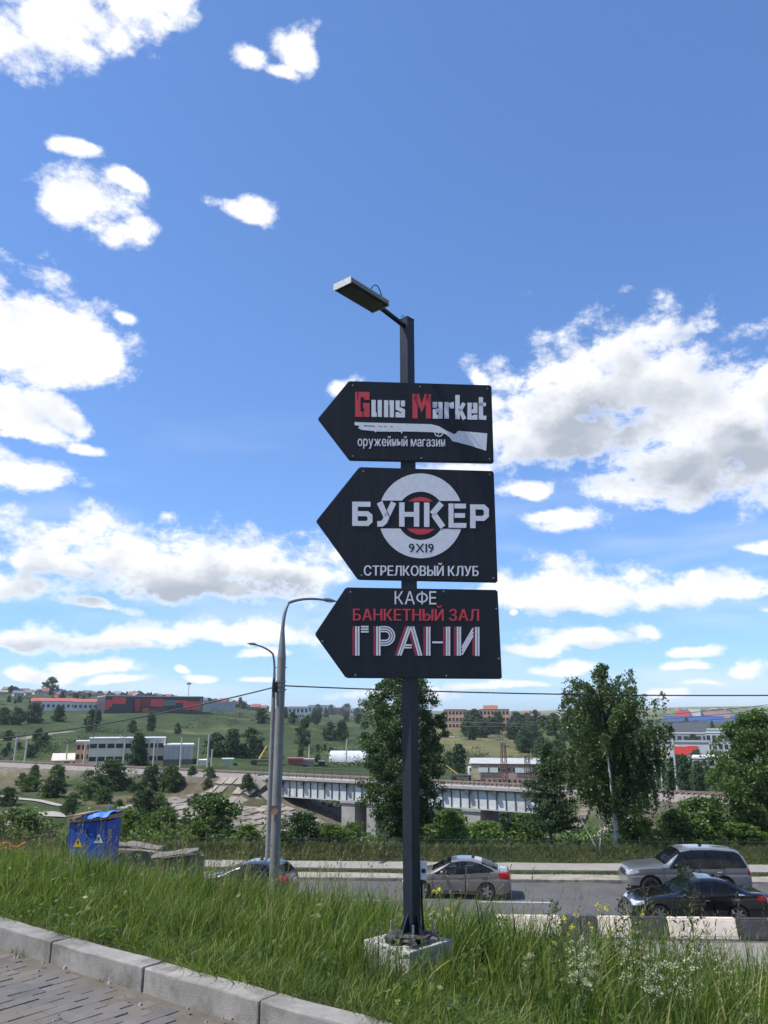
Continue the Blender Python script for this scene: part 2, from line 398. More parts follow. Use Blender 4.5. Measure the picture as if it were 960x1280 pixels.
def colprof(x, y):
    yy = np.maximum(y, 30.); xp = 480 + 960 * 1.04 * np.clip(x / yy, -1.2, 1.2)
    dist = np.maximum(np.hypot(x, y) * .99, 60); xp = np.where(y < 30, np.where(x < 0, -400, 1400), xp)
    i = np.clip(np.searchsorted(CXP, xp) - 1, 0, len(CXP) - 2); f = np.clip((xp - CXP[i]) / (CXP[i + 1] - CXP[i]), 0, 1); f = f * f * (3 - 2 * f)
    yl = np.log(dist); L = np.log(CY); j = np.clip(np.searchsorted(L, yl) - 1, 0, len(L) - 2); g = np.clip((yl - L[j]) / (L[j + 1] - L[j]), 0, 1)
    a = CZ[i, j] * (1 - g) + CZ[i, j + 1] * g; b = CZ[i + 1, j] * (1 - g) + CZ[i + 1, j + 1] * g
    return a * (1 - f) + b * f
def height(x, y):
    x = np.asarray(x, float); y = np.asarray(y, float)
    q = kq(x, y); n = rn(x, y)
    near = np.interp(q, [-300, -.3, .05, .3, 1.1, 2.2, 3.0, 4.2, 11, 13.5, 400], [-.12, -.12, -.1, .07, -.02, -.22, -.5, -1.05, -4.55, -4.95, -4.95])
    near = near + np.where(q > .6, fbm(x * .7, y * .7, 3, 5) * .22, 0) * sstep(.6, 2, q)
    w = sstep(20.5, 26.0, n) * np.where(y > 0, 1, 0)
    z = near * (1 - w) + (ROAD_Z - .05) * w
    z = np.where(n > 34.5, z + (.12) * sstep(34.6, 35.1, n), z)
    z = np.where((n > 35.6), z + fbm(x * .5, y * .5, 3, 9) * .12 * sstep(38.6, 40, n), z)
    # beyond the fence the ground drops into the gully, the railway bank rises out of it
    r = rr_(x, y); s = rs(x, y)
    gf = np.exp(-((s + 22) / 17.) ** 2)
    base = -8.6 - 4.6 * gf + fbm(x * .05, y * .05, 4, 3) * 2.2
    front = z * (1 - sstep(41, 74, n)) + base * sstep(41, 74, n)
    din = np.clip(np.minimum(s - GAP[0], GAP[1] - s), 0, None)
    emb = -6.75 - np.clip(np.abs(r) - 4.2, 0, None) / 1.7 - din / 1.25 + fbm(x * .12, y * .12, 3, 4) * .5 * sstep(4, 9, np.abs(r))
    front = np.where(n > 42, np.maximum(front, emb), front)
    far = colprof(x, y) + fbm(x * .012, y * .012, 4, 11) * np.clip(np.hypot(x, y) / 120., 0, 3) - 3.2 * gf * (1 - sstep(30, 120, r))
    wf = sstep(5, 45, r) * np.where(n > 42, 1, 0)
    return np.where(n > 42, front * (1 - wf) + np.maximum(far, np.where(np.abs(r) < 40, emb, -99)) * wf, front)
def hz(x, y): return float(height(np.array([x]), np.array([y]))[0])
HT = np.concatenate([np.arange(20, 200, 1.2), np.arange(200, 900, 5.), np.arange(900, 6000, 50.)])
def hit(u, v, lo=42.):
    """where the sight line of a picture point meets the ground beyond the road"""
    a, dy, dz = ray(u, v); t = HT[HT > lo / dy]; g = height(a * t, dy * t) - (EYE[2] + dz * t)
    k = np.argmax(g > 0)
    if not (g > 0).any(): k = int(np.argmax(g - 1e-4 * np.abs(t - 600)))
    t = t[k]; return (a * t, dy * t, hz(a * t, dy * t)), t
# colours of the ground
def ground_col(x, y):
    n = rn(x, y); r = rr_(x, y); s = rs(x, y); dist = np.hypot(x, y)
    C = np.zeros((len(x), 3)); C[:] = (.04, .062, .021)
    def blend(c, w): C[:] = C * (1 - w[:, None]) + np.array(c) * w[:, None]
    nz = fbm(x * .03, y * .03, 5, 21) + .5; nz2 = fbm(x * .11, y * .11, 4, 31) + .5
    blend((.10, .115, .045), sstep(.45, .72, nz) * .8)                                      # drier grass
    blend((.03, .055, .018), sstep(.52, .3, nz2) * .6)
    bank = sstep(-48, -30, r) * sstep(1, -6, r) * (n > 45)
    blend((.125, .10, .072), bank * sstep(.49, .62, nz2) * .85)                              # bare earth of the railway bank
    blend((.15, .13, .11), sstep(6.5, 4.5, np.abs(r)) * (n > 45))                           # ballast
    blend((.2, .18, .15), ((n > 34.7) & (n < 36.3)) * .85); blend((.085, .09, .045), ((n >= 36.3) & (n < 41)) * .6)
    hill = sstep(190, 260, dist) * sstep(700, 480, dist) * (x > 12) * sstep(.3, .1, x / np.maximum(y, 1))
    blend((.17, .155, .075), hill * .75)                                                    # dry slope under the brick hospital
    far = sstep(1300, 2200, dist); blend((.14, .17, .055), far); blend((.24, .22, .10), far * sstep(.5, .62, nz)); blend((.06, .10, .03), far * sstep(.45, .35, nz2))
    q = kq(x, y); blend((.09, .075, .05), ((q < 3) & (q > -.5) & (y < 24)) * .6)
    return C
def build_ground():
    az = np.concatenate([np.linspace(-180, -42, 47)[:-1], np.linspace(-42, 42, 360), np.linspace(42, 180, 47)[1:-1]]); az = np.radians(az)
    rad = np.concatenate([[.6], 1.2 * 1.0245 ** np.arange(0, 372)]); rad = rad[rad < 9500]
    A, Q = np.meshgrid(az, rad); X = (Q * np.sin(A)).ravel(); Y = (Q * np.cos(A)).ravel(); Z = height(X, Y)
    na, nr = len(az), len(rad)
    i, j = np.meshgrid(np.arange(nr - 1), np.arange(na)); i = i.ravel(); j = j.ravel(); j2 = (j + 1) % na
    F = np.stack([i * na + j, (i + 1) * na + j, (i + 1) * na + j2, i * na + j2], 1)[:, ::-1]
    me = np_mesh('ground', np.stack([X, Y, Z], 1), np.ascontiguousarray(F), True)
    at = me.color_attributes.new('soil', 'FLOAT_COLOR', 'POINT')
    C = ground_col(X, Y); at.data.foreach_set('color', np.concatenate([C, np.ones((len(C), 1))], 1).astype(np.float32).ravel())
    m, nt, b, o = principled('ground_cover'); B = NB(nt)
    c = B.n('ShaderNodeVertexColor', layer_name='soil').outputs[0]
    t = B.n('ShaderNodeTexCoord').outputs['Object']
    n1 = B.noise(t, .9, 8, .7); n2 = B.noise(t, .06, 6, .65)
    c = B.mix(1.0, c, B.ramp(n1, [(.3, (.55, .6, .55)), (.7, (1.4, 1.35, 1.3))]), 'MULTIPLY')
    c = B.mix(1.0, c, B.ramp(n2, [(.35, (.7, .75, .7)), (.65, (1.25, 1.2, 1.15))]), 'MULTIPLY')
    nt.links.new(c, b.inputs['Base Color']); b.inputs['Roughness'].default_value = .95; b.inputs['Specular IOR Level'].default_value = .15
    bp = B.n('ShaderNodeBump'); bp.inputs['Strength'].default_value = .6; bp.inputs['Distance'].default_value = .25
    nt.links.new(B.noise(t, 1.6, 7, .7), bp.inputs['Height']); nt.links.new(bp.outputs[0], b.inputs['Normal'])
    me.materials.append(m); g = link(bpy.data.objects.new('ground', me)); g['kind'] = 'structure'
build_ground()

# ---------------------------------------------------------------- road, verge, footpath
def road_pt(s, n, z): return (s, n - .05 * s, z)
def strip(name, n0, n1, z, m, s0=-160, s1=160, step=4., edge=0., kind='structure', thick=.3, parent=None):
    b = MB(); k = int((s1 - s0) / step); V = []
    for i in range(k + 1):
        s = s0 + step * i; w0 = edge * (vnoise(np.array([s * .8]), np.array([n0]), 3)[0] - .5); w1 = edge * (vnoise(np.array([s * .8]), np.array([n1]), 4)[0] - .5)
        V += [road_pt(s, n0 + w0, z - thick), road_pt(s, n0 + w0, z), road_pt(s, n1 + w1, z), road_pt(s, n1 + w1, z - thick)]
    F = []
    for i in range(k):
        for c in range(3): a = i * 4 + c; F.append((a, a + 4, a + 5, a + 1))
    b.add(V, F); o = b.build(name, m, parent)
    if kind and parent is None: o['kind'] = kind
    return o
asphalt = mat('asphalt', (.085, .083, .082), .85, var=.16, scale=1.2, bump=.25, bscale=60, dirt=(.13, .125, .115), dirt_scale=.35, dirt_amt=.5)
concrete = mat('concrete_path', (.27, .25, .22), .9, var=.12, scale=2, bump=.2, dirt=(.2, .19, .16), dirt_scale=.8)
kerbm = mat('kerb_concrete', (.265, .25, .225), .92, var=.2, scale=5, bump=.3, bscale=110, dirt=(.10, .09, .075), dirt_scale=3.6, dirt_amt=.9, detail=8, world=True)
paint = mat('road_paint', (.46, .46, .45), .7, var=.15, scale=9, dirt=(.2, .2, .19), dirt_scale=6, dirt_amt=.6)
dust = mat('dusty_earth', (.30, .27, .22), .95, var=.2, scale=3, bump=.3, dirt=(.14, .13, .08), dirt_scale=1.6, dirt_amt=.7)
road = strip('road', 26.3, 34.82, ROAD_Z, asphalt)
shoulder = strip('road_shoulder', 23.4, 26.35, ROAD_Z - .004, mat('gravel_shoulder', (.22, .205, .18), .95, var=.2, scale=5, bump=.4), edge=.8, s0=-40, s1=60, step=1.)
verge = strip('dusty_verge', 34.97, 36.05, ROAD_Z + .1, dust, edge=.25, step=1., s0=-80, s1=80)
path = strip('footpath', 36.85, 38.5, ROAD_Z + .15, concrete, edge=.16, step=1., s0=-80, s1=80)
for k, s in enumerate(range(-40, 44, 6)):
    b = MB(); x0 = s + 1.5
    for (a, c) in ((x0, x0 + 2.6),):
        b.add([road_pt(a, 31.2, ROAD_Z + .004), road_pt(c, 31.2, ROAD_Z + .004), road_pt(c, 31.33, ROAD_Z + .004), road_pt(a, 31.33, ROAD_Z + .004)], [(0, 1, 2, 3)])
    b.build('lane_dash', paint, road)
# far kerb of the road, stone by stone
fk = bpy.data.objects.new('roadside_kerb', None); COL.objects.link(fk); fk['kind'] = 'structure'
b = MB(); b.bbox((0, 0, 0), (1.49, .15, .34), .012); proto = b.build('kerb_stone', kerbm, fk, local=True)
for k in range(44):
    o = proto if k == 0 else link(proto.copy(), fk)
    s = -30 + 1.5 * k; p = road_pt(s, 34.89, ROAD_Z - .04)
    o.location = (p[0], p[1] + random.uniform(-.012, .012), p[2] + random.uniform(-.012, .008)); o.rotation_euler = (0, 0, -.05)

# ---------------------------------------------------------------- car-park paving and kerb
paving = bpy.data.objects.new('paving', None); COL.objects.link(paving); paving['kind'] = 'structure'
def kpt(s, q, z): return (K0[0] + KD[0] * s + KN[0] * q, K0[1] + KD[1] * s + KN[1] * q, z)
bed = MB(); bed.add([kpt(-30, -30, -.022), kpt(30, -30, -.022), kpt(30, .02, -.022), kpt(-30, .02, -.022)], [(0, 1, 2, 3)])
bed.build('sand_joint', mat('paving_sand', (.115, .098, .078), .95, var=.2, scale=8, bump=.4, dirt=(.12, .11, .09), dirt_scale=3), paving)
PAV = [mat('paver_%s' % n, c, .85, var=.16, scale=9, bump=.3, bscale=90, dirt=(.15, .126, .096), dirt_scale=1.3, dirt_amt=.8, world=True) for n, c in (('grey', (.125, .117, .11)), ('blue_grey', (.105, .101, .1)), ('warm', (.14, .126, .112)))]
PA = R(52.5)                                                        # blocks laid end-on to the kerb
pb = MB(); pb.bbox((0, 0, -.03), (.1955, .0955, .06), .004); pmesh = []
for m in PAV:
    o = pb.build('paver', m, paving, local=True); pmesh.append(o.data); bpy.data.objects.remove(o)
cells = []
for i in range(-150, 150):
    for j in range(-260, 260):
        lx = (i + .5 * (j % 2)) * .2; ly = j * .1
        x = -1.2 + lx * math.cos(PA) - ly * math.sin(PA); y = 4.4 + lx * math.sin(PA) + ly * math.cos(PA)
        q = kq(x, y)
        if q > -.08: continue
        if math.hypot(x + 1.2, y - 4.4) > 7: continue
        cells.append((x, y, q))
def pav_vis(c):
    x, y, q = c; fy = y * CP - 1.6 * SP
    if fy < .3: return False
    u = 480 + 960 * x / fy; v = 640 + 960 * (y * SP + 1.6 * CP) / fy
    return -40 < u < 1000 and v < 1310
vis = [c for c in cells if pav_vis(c)]; vis.sort(key=lambda c: math.hypot(c[0], c[1])); keep = set(vis[:300])
def pav_z(x, y, q):
    sand = max(0, .016 - .045 * max(0, -q - .12)) if q > -.5 else 0
    return -.008 - sand * (.6 + .8 * vnoise(np.array([x * 3]), np.array([y * 3]), 8)[0]) + random.uniform(-.003, .003)
rest = MB()
for c in cells:
    x, y, q = c; z = pav_z(x, y, q); rz = PA + random.uniform(-.02, .02)
    if c in keep:
        o = link(bpy.data.objects.new('paver', random.choices(pmesh, (5, 4, 2))[0]), paving); o.location = (x, y, z); o.rotation_euler = (random.uniform(-.01, .01), random.uniform(-.01, .01), rz)
    else: rest.box((x, y, z - .03), (.1955, .0955, .06), rz)
o = rest.build('paver', PAV[0], paving, fix=False); o['kind'] = 'stuff'
kb = bpy.data.objects.new('kerb', None); COL.objects.link(kb); kb['kind'] = 'structure'
for k in range(-9, 8):
    bm = bmesh.new(); bmesh.ops.create_cube(bm, size=1.); bmesh.ops.scale(bm, vec=(.992, .16, .36), verts=bm.verts)
    bmesh.ops.bevel(bm, geom=bm.edges[:], offset=.009, segments=2, affect='EDGES', profile=.55)
    bmesh.ops.subdivide_edges(bm, edges=[e for e in bm.edges if e.calc_length() > .3], cuts=6, use_grid_fill=True)
    for v in bm.verts: v.co += Vector((0, 1, 0)) * .006 * math.sin(v.co.x * 9 + k) + Vector((0, 0, 1)) * random.uniform(-.003, .002)
    me = bpy.data.meshes.new('kerb_stone'); bm.to_mesh(me); bm.free(); me.materials.append(kerbm)
    o = link(bpy.data.objects.new('kerb_stone', me), kb); p = kpt(k + .68, .08, .12 - .18)
    o.location = (p[0], p[1], p[2] + random.uniform(-.006, .006)); o.rotation_euler = (0, random.uniform(-.006, .006), math.atan2(KD[1], KD[0]) + random.uniform(-.006, .006))
# chips of grass in the joints come with the grass; sand and litter swept against the kerb
b = MB()
for k in range(150):
    s = random.uniform(-6, 4); q = -random.random() ** 2 * .8 - .03; r = random.uniform(.004, .014); p = kpt(s, q, .004)
    b.box((p[0], p[1], p[2] + r * .4), (r * 2, r * 1.4, r), random.uniform(0, 3), taper=.6)
o = b.build('grit', mat('grit_stone', (.32, .30, .27), .9, island=.5), None); tag(o, kind='stuff')

# ---------------------------------------------------------------- sign post with three arrow panels and a lamp
POST = (.19, 5.75)
SY = 5.655                                                          # plane of the panels
steel = mat('graphite_steel', (.014, .019, .028), .42, var=.15, scale=14, dirt=(.034, .036, .04), dirt_scale=5, dirt_amt=.35, spec=.3)
panelm = mat('black_panel', (.009, .012, .017), .38, var=.12, scale=5, dirt=(.026, .028, .031), dirt_scale=1.6, dirt_amt=.38, spec=.25, streak=True)
white_l = mat('white_vinyl', (.66, .67, .71), .45, var=.05, scale=20, dirt=(.42, .43, .46), dirt_scale=45, dirt_amt=.35)
red_l = mat('red_vinyl', (.52, .035, .05), .45, var=.08, scale=20)
crim_l = mat('crimson_vinyl', (.28, .02, .045), .45, var=.08, scale=20)
galv = mat('galvanised', (.36, .37, .38), .45, metal=.7, var=.15, scale=20)
post = thing('sign_post', 'tall dark square post carrying three black arrow panels and a small lamp', 'sign post', (POST[0], POST[1], .16), R(1.4))
def zoomer(x0, y0, k):
    return lambda X, Y, d=0.: (lambda p: Vector((p[0], SY - d, p[2])))(P(x0 + X / k, y0 + Y / k, SY))
ZA, ZB, ZC = zoomer(395, 470, 4.174), zoomer(395, 580, 4.174), zoomer(395, 730, 4.085)
def loc(p): return Vector((p[0] - POST[0], p[1] - POST[1], p[2] - .16))
def stroke_poly(pts, w):
    pts = [Vector(p) for p in pts]; n = len(pts); Lp, Rp = [], []
    for i, p in enumerate(pts):
        d0 = (p - pts[i - 1]).normalized() if i else None; d1 = (pts[i + 1] - p).normalized() if i < n - 1 else None
        if d0 is None: nn = Vector((-d1.y, d1.x))
        elif d1 is None: nn = Vector((-d0.y, d0.x))
        else:
            a = Vector((-d0.y, d0.x)); c = Vector((-d1.y, d1.x)); h = (a + c)
            h = h.normalized() if h.length > .2 else a; nn = h / max(.55, h.dot(a))
        Lp.append(p + nn * w / 2); Rp.append(p - nn * w / 2)
    return Lp, Rp
def strokes(parent, name, Z, items, m, d0=.003, d1=.0055):
    """flat cut-out letters from thick strokes: items = (points, width) or a list of these for one letter"""
    for it in items:
        b = MB()
        for pts, w in (it if isinstance(it, list) else [it]):
            Lp, Rp = stroke_poly(pts, w); n = len(Lp)
            for i in range(n - 1):
                b.prism([Lp[i], Lp[i + 1], Rp[i + 1], Rp[i]], lambda X, Y, t: loc(Z(X, Y, t)), d0, d1)
        b.build(name, m, parent, local=True)
def shape(parent, name, Z, poly, m, d0=.003, d1=.0055):
    b = MB(); b.prism(poly, lambda X, Y, t: loc(Z(X, Y, t)), d0, d1); return b.build(name, m, parent, local=True)
def glyph(ch):
    cu = bpy.data.curves.new('tmp', 'FONT'); cu.body = ch; cu.size = 1; cu.fill_mode = 'FRONT'; cu.resolution_u = 4
    ob = bpy.data.objects.new('tmp', cu); COL.objects.link(ob); bpy.context.view_layer.update()
    me = bpy.data.meshes.new_from_object(ob.evaluated_get(bpy.context.evaluated_depsgraph_get()))
    bpy.data.objects.remove(ob); bpy.data.curves.remove(cu)
    V = [(v.co.x, v.co.y) for v in me.vertices]; F = [tuple(p.vertices) for p in me.polygons]; bpy.data.meshes.remove(me)
    return V, F
def text(parent, name, Z, body, rect, m, bold=0., d0=.003, d1=.0055, adv=.09):
    """lettering, one mesh for each letter; rect is the extent of the whole line"""
    gl = []; x = 0.; top = 0.; bot = 0.
    for ch in body:
        if ch == ' ': x += .28; continue
        V, F = glyph(ch)
        if ch == 'Ф':                                               # ring and stem
            V, F = [], []
            def qd(a, c_, d_, e): F.append(tuple(range(len(V), len(V) + 4))); V.extend([a, c_, d_, e])
            qd((.36, 0), (.45, 0), (.45, .73), (.36, .73))
            for k in range(20):
                a0, a1 = 2 * math.pi * k / 20, 2 * math.pi * (k + 1) / 20
                f = lambda r, a: (.405 + r * math.cos(a) * 1.15, .37 + r * math.sin(a) * .85)
                qd(f(.235, a0), f(.325, a0), f(.325, a1), f(.235, a1))
        xs = [v[0] for v in V]; x0, x1 = min(xs), max(xs)
        gl.append((x - x0, V, F)); x += x1 - x0 + adv + bold; top = max(top, max(v[1] for v in V)); bot = min(bot, min(v[1] for v in V))
    wd = x - adv; sx = (rect[2] - rect[0]) / wd; sy = (rect[3] - rect[1]) / (top - bot)
    for dx, V, F in gl:
        b = MB()
        for k, off in enumerate((0,) if not bold else (0, bold / 2, bold)):
            pts = [(rect[0] + (v[0] + dx + off) * sx, rect[3] - (v[1] - bot) * sy) for v in V]; e = d1 + .0002 * k
            n = len(pts); b.add([loc(Z(X, Y, e)) for X, Y in pts] + [loc(Z(X, Y, d0)) for X, Y in pts], F)
            ed = {}
            for f in F:
                for p, q in zip(f, f[1:] + f[:1]): ed[(p, q)] = 1
            base = len(b.v) - 2 * n
            for (p, q) in ed:
                if (q, p) not in ed: b.f.append((base + p, base + q, base + n + q, base + n + p))
        b.build(name, m, parent, local=True, fix=False)
def panel(Z, poly, screws, label):
    b = MB(); b.prism(poly, lambda X, Y, t: loc(Z(X, Y, t)), -.022, .003)
    o = b.build('arrow_panel', panelm, post, local=True); o['label'] = label
    fr = MB()
    for i in range(len(poly)):
        a = loc(Z(*poly[i], -.012)); c = loc(Z(*poly[(i + 1) % len(poly)], -.012)); fr.cyl(a, c, .0125, seg=4)
    fr.build('edge_frame', steel, o, local=True)
    for X, Y in screws: s = MB(); p = loc(Z(X, Y, .003)); s.cyl(p, p - Vector((0, .003, 0)), .006, .005, seg=8); s.build('screw_head', galv, o, local=True)
    return o
pA = panel(ZA, [(15, 228), (173, 34), (910, 48), (922, 445), (175, 436)], [(190, 52), (895, 62), (905, 430), (190, 420), (540, 55), (548, 428)], 'top black arrow panel with a white shotgun silhouette and red capitals')
strokes(pA, 'red_letter', ZA, [([(264, 128), (264, 101), (217, 101), (217, 203), (264, 203), (264, 158), (244, 158)], 28), [([(515, 95), (515, 222)], 27), ([(585, 95), (585, 222)], 27), ([(522, 97), (550, 168), (578, 97)], 26)]], red_l)
strokes(pA, 'white_letter', ZA, [
 ([(299, 128), (299, 205), (331, 205), (331, 128)], 22), ([(364, 217), (364, 140), (394, 140), (394, 217)], 22),
 ([(452, 160), (452, 140), (424, 140), (424, 170), (452, 182), (452, 207), (424, 207), (424, 190)], 21),
 [([(618, 165), (618, 146), (648, 146), (648, 222)], 22), ([(640, 178), (618, 182), (618, 212), (640, 212)], 20)],
 [([(680, 222), (680, 135)], 23), ([(690, 152), (708, 147), (708, 168)], 20)],
 [([(737, 98), (737, 224)], 23), ([(747, 182), (772, 140)], 20), ([(748, 172), (774, 224)], 21)],
 ([(831, 200), (831, 215), (800, 215), (800, 148), (831, 148), (831, 182), (812, 182)], 21),
 [([(860, 108), (860, 214), (888, 216)], 22), ([(849, 145), (886, 146)], 18)]], white_l)
strokes(pA, 'stencil_cut', ZA, [([(217, 86), (217, 120)], 5), ([(244, 190), (244, 218)], 5), ([(318, 192), (318, 216)], 5), ([(378, 128), (378, 150)], 5), ([(509, 112), (540, 175)], 5), ([(634, 134), (634, 156)], 5), ([(815, 137), (815, 160)], 5), ([(438, 128), (438, 152)], 5)], panelm, .0056, .006)
shape(pA, 'shotgun_silhouette', ZA, [(198, 250), (205, 242), (215, 245), (600, 252), (640, 262), (680, 285), (722, 303), (742, 285), (893, 297), (887, 388), (815, 365), (740, 345), (712, 340), (695, 318), (675, 303), (655, 298), (600, 293), (450, 290), (448, 300), (443, 300), (440, 292), (315, 292), (308, 297), (303, 290), (235, 284), (218, 274), (228, 264), (202, 260)], white_l)
strokes(pA, 'trigger_guard', ZA, [([(616, 294), (624, 310), (642, 315), (656, 308), (660, 297)], 5), ([(640, 298), (634, 306)], 4)], white_l)
strokes(pA, 'barrel_slot', ZA, [([(248, 263), (305, 265)], 4), ([(325, 265), (342, 266)], 3), ([(352, 266), (368, 266)], 3), ([(385, 267), (400, 267)], 3)], panelm, .0056, .006)
text(pA, 'white_letter', ZA, 'оружейный магазин', (216, 316, 672, 382), white_l, .03, adv=.1)
pB = panel(ZB, [(6, 302), (228, 23), (922, 38), (942, 610), (220, 598)], [(245, 40), (905, 52), (925, 594), (236, 582)], 'middle black arrow panel with a broken white ring round a red disc')
def arc(cx, cy, r, a0, a1, k=24): return [(cx + r * math.cos(a0 + (a1 - a0) * i / k), cy - r * math.sin(a0 + (a1 - a0) * i / k)) for i in range(k + 1)]
def half_ring(sgn):
    h = 79 if sgn > 0 else 67; to, ti = math.asin(h / 221), math.asin(h / 126)
    return arc(545, 271, 221, sgn * to, sgn * (math.pi - to), 36) + arc(545, 271, 126, sgn * (math.pi - ti), sgn * ti, 20)
for sgn in (1, -1): shape(pB, 'ring_half', ZB, half_ring(sgn), white_l)
for sgn, h in ((1, 75), (-1, 67)):
    t = math.asin(h / 98.); shape(pB, 'red_disc_cap', ZB, arc(545, 271, 98, sgn * t, sgn * (math.pi - t), 14), red_l)
strokes(pB, 'white_letter', ZB, [
 [([(202, 200), (202, 326)], 29), ([(216, 213), (283, 213)], 26), ([(216, 262), (266, 262), (280, 274), (280, 300), (266, 313), (216, 313)], 26)],
 [([(330, 202), (364, 272)], 31), ([(403, 202), (356, 302), (342, 314), (318, 315)], 29)],
 [([(446, 202), (446, 328)], 28), ([(523, 202), (523, 328)], 28), ([(458, 264), (511, 264)], 25)],
 [([(576, 202), (576, 329)], 28), ([(653, 205), (604, 262)], 31), ([(612, 262), (660, 330)], 31)],
 [([(704, 206), (704, 332)], 28), ([(716, 219), (781, 219)], 25), ([(716, 268), (776, 268)], 24), ([(716, 320), (783, 320)], 25)],
 [([(817, 210), (817, 334)], 28), ([(830, 223), (872, 223), (888, 238), (888, 268), (872, 283), (830, 283)], 26)]], white_l, .0058, .008)
strokes(pB, 'stencil_cut', ZB, [([(350, 205), (385, 285)], 4), ([(598, 270), (632, 330)], 4), ([(718, 205), (718, 308)], 4)], panelm, .0081, .0086)
text(pB, 'black_numeral', ZB, '9X19', (482, 416, 612, 462), panelm, .03, .0056, .0065)
text(pB, 'white_letter', ZB, 'СТРЕЛКОВЫЙ КЛУБ', (248, 516, 848, 584), white_l, .045)
pC = panel(ZC, [(0, 258), (155, 24), (922, 34), (944, 478), (155, 474)], [(32, 293), (175, 42), (920, 125), (933, 380), (200, 466), (664, 468), (650, 38)], 'lowest black arrow panel with red lettering and striped white capitals')
text(pC, 'white_letter', ZC, 'КАФЕ', (400, 37, 613, 104), white_l, .0)
text(pC, 'red_letter', ZC, 'БАНКЕТНЫЙ ЗАЛ', (187, 110, 832, 188), red_l, .045)
wl, rd = [], []
def stem(x0, y0, x1, y1, k=1.):
    rd.append(([(x0 - 13, y0), (x1 - 13, y1)], 11)); wl.append(([(x0, y0), (x1, y1)], 9)); wl.append(([(x0 + 13, y0), (x1 + 13, y1)], 9)); rd.append(([(x0 + 6.5, y0), (x1 + 6.5, y1)], 2))
stem(203, 217, 203, 366); stem(310, 217, 310, 366); stem(565, 218, 565, 366); stem(666, 218, 666, 366); stem(722, 218, 722, 366); stem(816, 219, 816, 367)
stem(470, 217, 417, 366); stem(482, 217, 524, 366)
for y in (219, 232, 245): wl.append(([(228, y), (267, y)], 8))
for r in (47, 35, 23): wl.append(([(328, 266 - r)] + arc(352, 266, r, math.pi / 2, -math.pi / 2, 12) + [(328, 266 + r)], 7))
for y in (312, 325): wl.append(([(447, y), (487, y)], 8))
wl.append(([(592, 298), (646, 298)], 9))
for k in range(3): wl.append(([(744, 360 - 18 * k), (801, 262 - 18 * k)], 8))
strokes(pC, 'crimson_stripe', ZC, rd, crim_l); strokes(pC, 'white_stripe', ZC, wl, white_l, .0035, .006)
# the post, rotated on its corner
b = MB(); M45 = Matrix.Rotation(R(45), 3, 'Z'); b.box((0, 0, 2.32), (.084, .084, 4.64), M=M45); b.build('post', steel, post, local=True)
b = MB(); b.box((0, 0, 4.645), (.088, .088, .012), M=M45); b.build('post_cap', steel, post, local=True)
for (u, v, Z) in ((300, 120, ZA), (300, 360, ZA), (300, 100, ZB), (300, 520, ZB), (300, 90, ZC), (300, 400, ZC)):
    z = Z(u, v).z - .16; b = MB(); b.box((.02, -.062, z), (.62, .03, .03)); b.build('bracket_rail', steel, post, local=True)
def bent_plate(name, z, size, m):
    b = MB(); n = 10; V = []; F = []
    for lay in (0, 1):
        for i in range(n + 1):
            for j in range(n + 1):
                x = (i / n - .5) * size; y = (j / n - .5) * size
                V.append(M45 @ Vector((x, y, 0)) + Vector((0, 0, z + lay * .014 + .006 * math.sin(i * 1.3) * math.cos(j))))
    N = (n + 1) ** 2
    for i in range(n):
        for j in range(n):
            a = i * (n + 1) + j; F += [(a, a + 1, a + n + 2, a + n + 1), (N + a, N + a + n + 1, N + a + n + 2, N + a + 1)]
    b.add(V, F); return b.build(name, m, post, local=True)
bent_plate('base_plate', .03, .27, mat('rusty_plate', (.05, .042, .036), .7, metal=.3, var=.3, scale=20, bump=.4, dirt=(.12, .07, .04), dirt_scale=12))
for dx, dy in ((.1, .1), (-.1, .1), (.1, -.1), (-.1, -.1)):
    p = M45 @ Vector((dx, dy, 0)); b = MB(); b.cyl((p.x, p.y, 0), (p.x, p.y, .125), .007, seg=8); b.cyl((p.x, p.y, .048), (p.x, p.y, .064), .014, seg=6); b.build('anchor_bolt', galv, post, local=True)
for k in range(4):
    a = R(90 * k); b = MB(); d = Vector((math.cos(a), math.sin(a), 0)); d = Matrix.Rotation(R(45), 3, 'Z') @ d; w = Vector((-d.y, d.x, 0)) * .004
    p0 = d * .042; V = [p0 + Vector((0, 0, .05)), d * .11 + Vector((0, 0, .05)), p0 + Vector((0, 0, .17))]
    b.add([q + w for q in V] + [q - w for q in V], [(0, 1, 2), (5, 4, 3), (0, 3, 4, 1), (1, 4, 5, 2), (2, 5, 3, 0)]); b.build('gusset', steel, post, local=True)
# scraps of black membrane crumpled round the foot
b = MB(); rg = random.Random(3)
for k in range(34):
    a = rg.uniform(0, 6.28); r = rg.uniform(.07, .2); s = rg.uniform(.02, .05)
    b.box((r * math.cos(a), r * math.sin(a), .018 + rg.uniform(0, .03)), (s * 2, s, s * .5), M=Matrix.Rotation(rg.uniform(0, 6), 3, 'Z') @ Matrix.Rotation(rg.uniform(-.5, .5), 3, 'X'), taper=.6)
o = b.build('crumpled_membrane', mat('black_membrane', (.03, .03, .032), .5, var=.3, scale=30, bump=.5), post, local=True); o['kind'] = 'stuff'
b = MB(); b.bbox((.083, .03, .43), (.05, .04, .115), .006); jb = b.build('junction_box', mat('white_plastic', (.6, .62, .6), .4), post, local=True); jb['label'] = 'small white plastic box with a dark knob low on the post'
b = MB(); b.cyl((.083, .012, .43), (.083, .002, .43), .015, seg=12); b.build('knob', steel, jb, local=True)
b = MB(); b.tube([(.07, .03, .37), (.07, .035, .2), (.08, .05, .06), (.1, .07, .0)], .008); b.build('cable', steel, post, local=True)
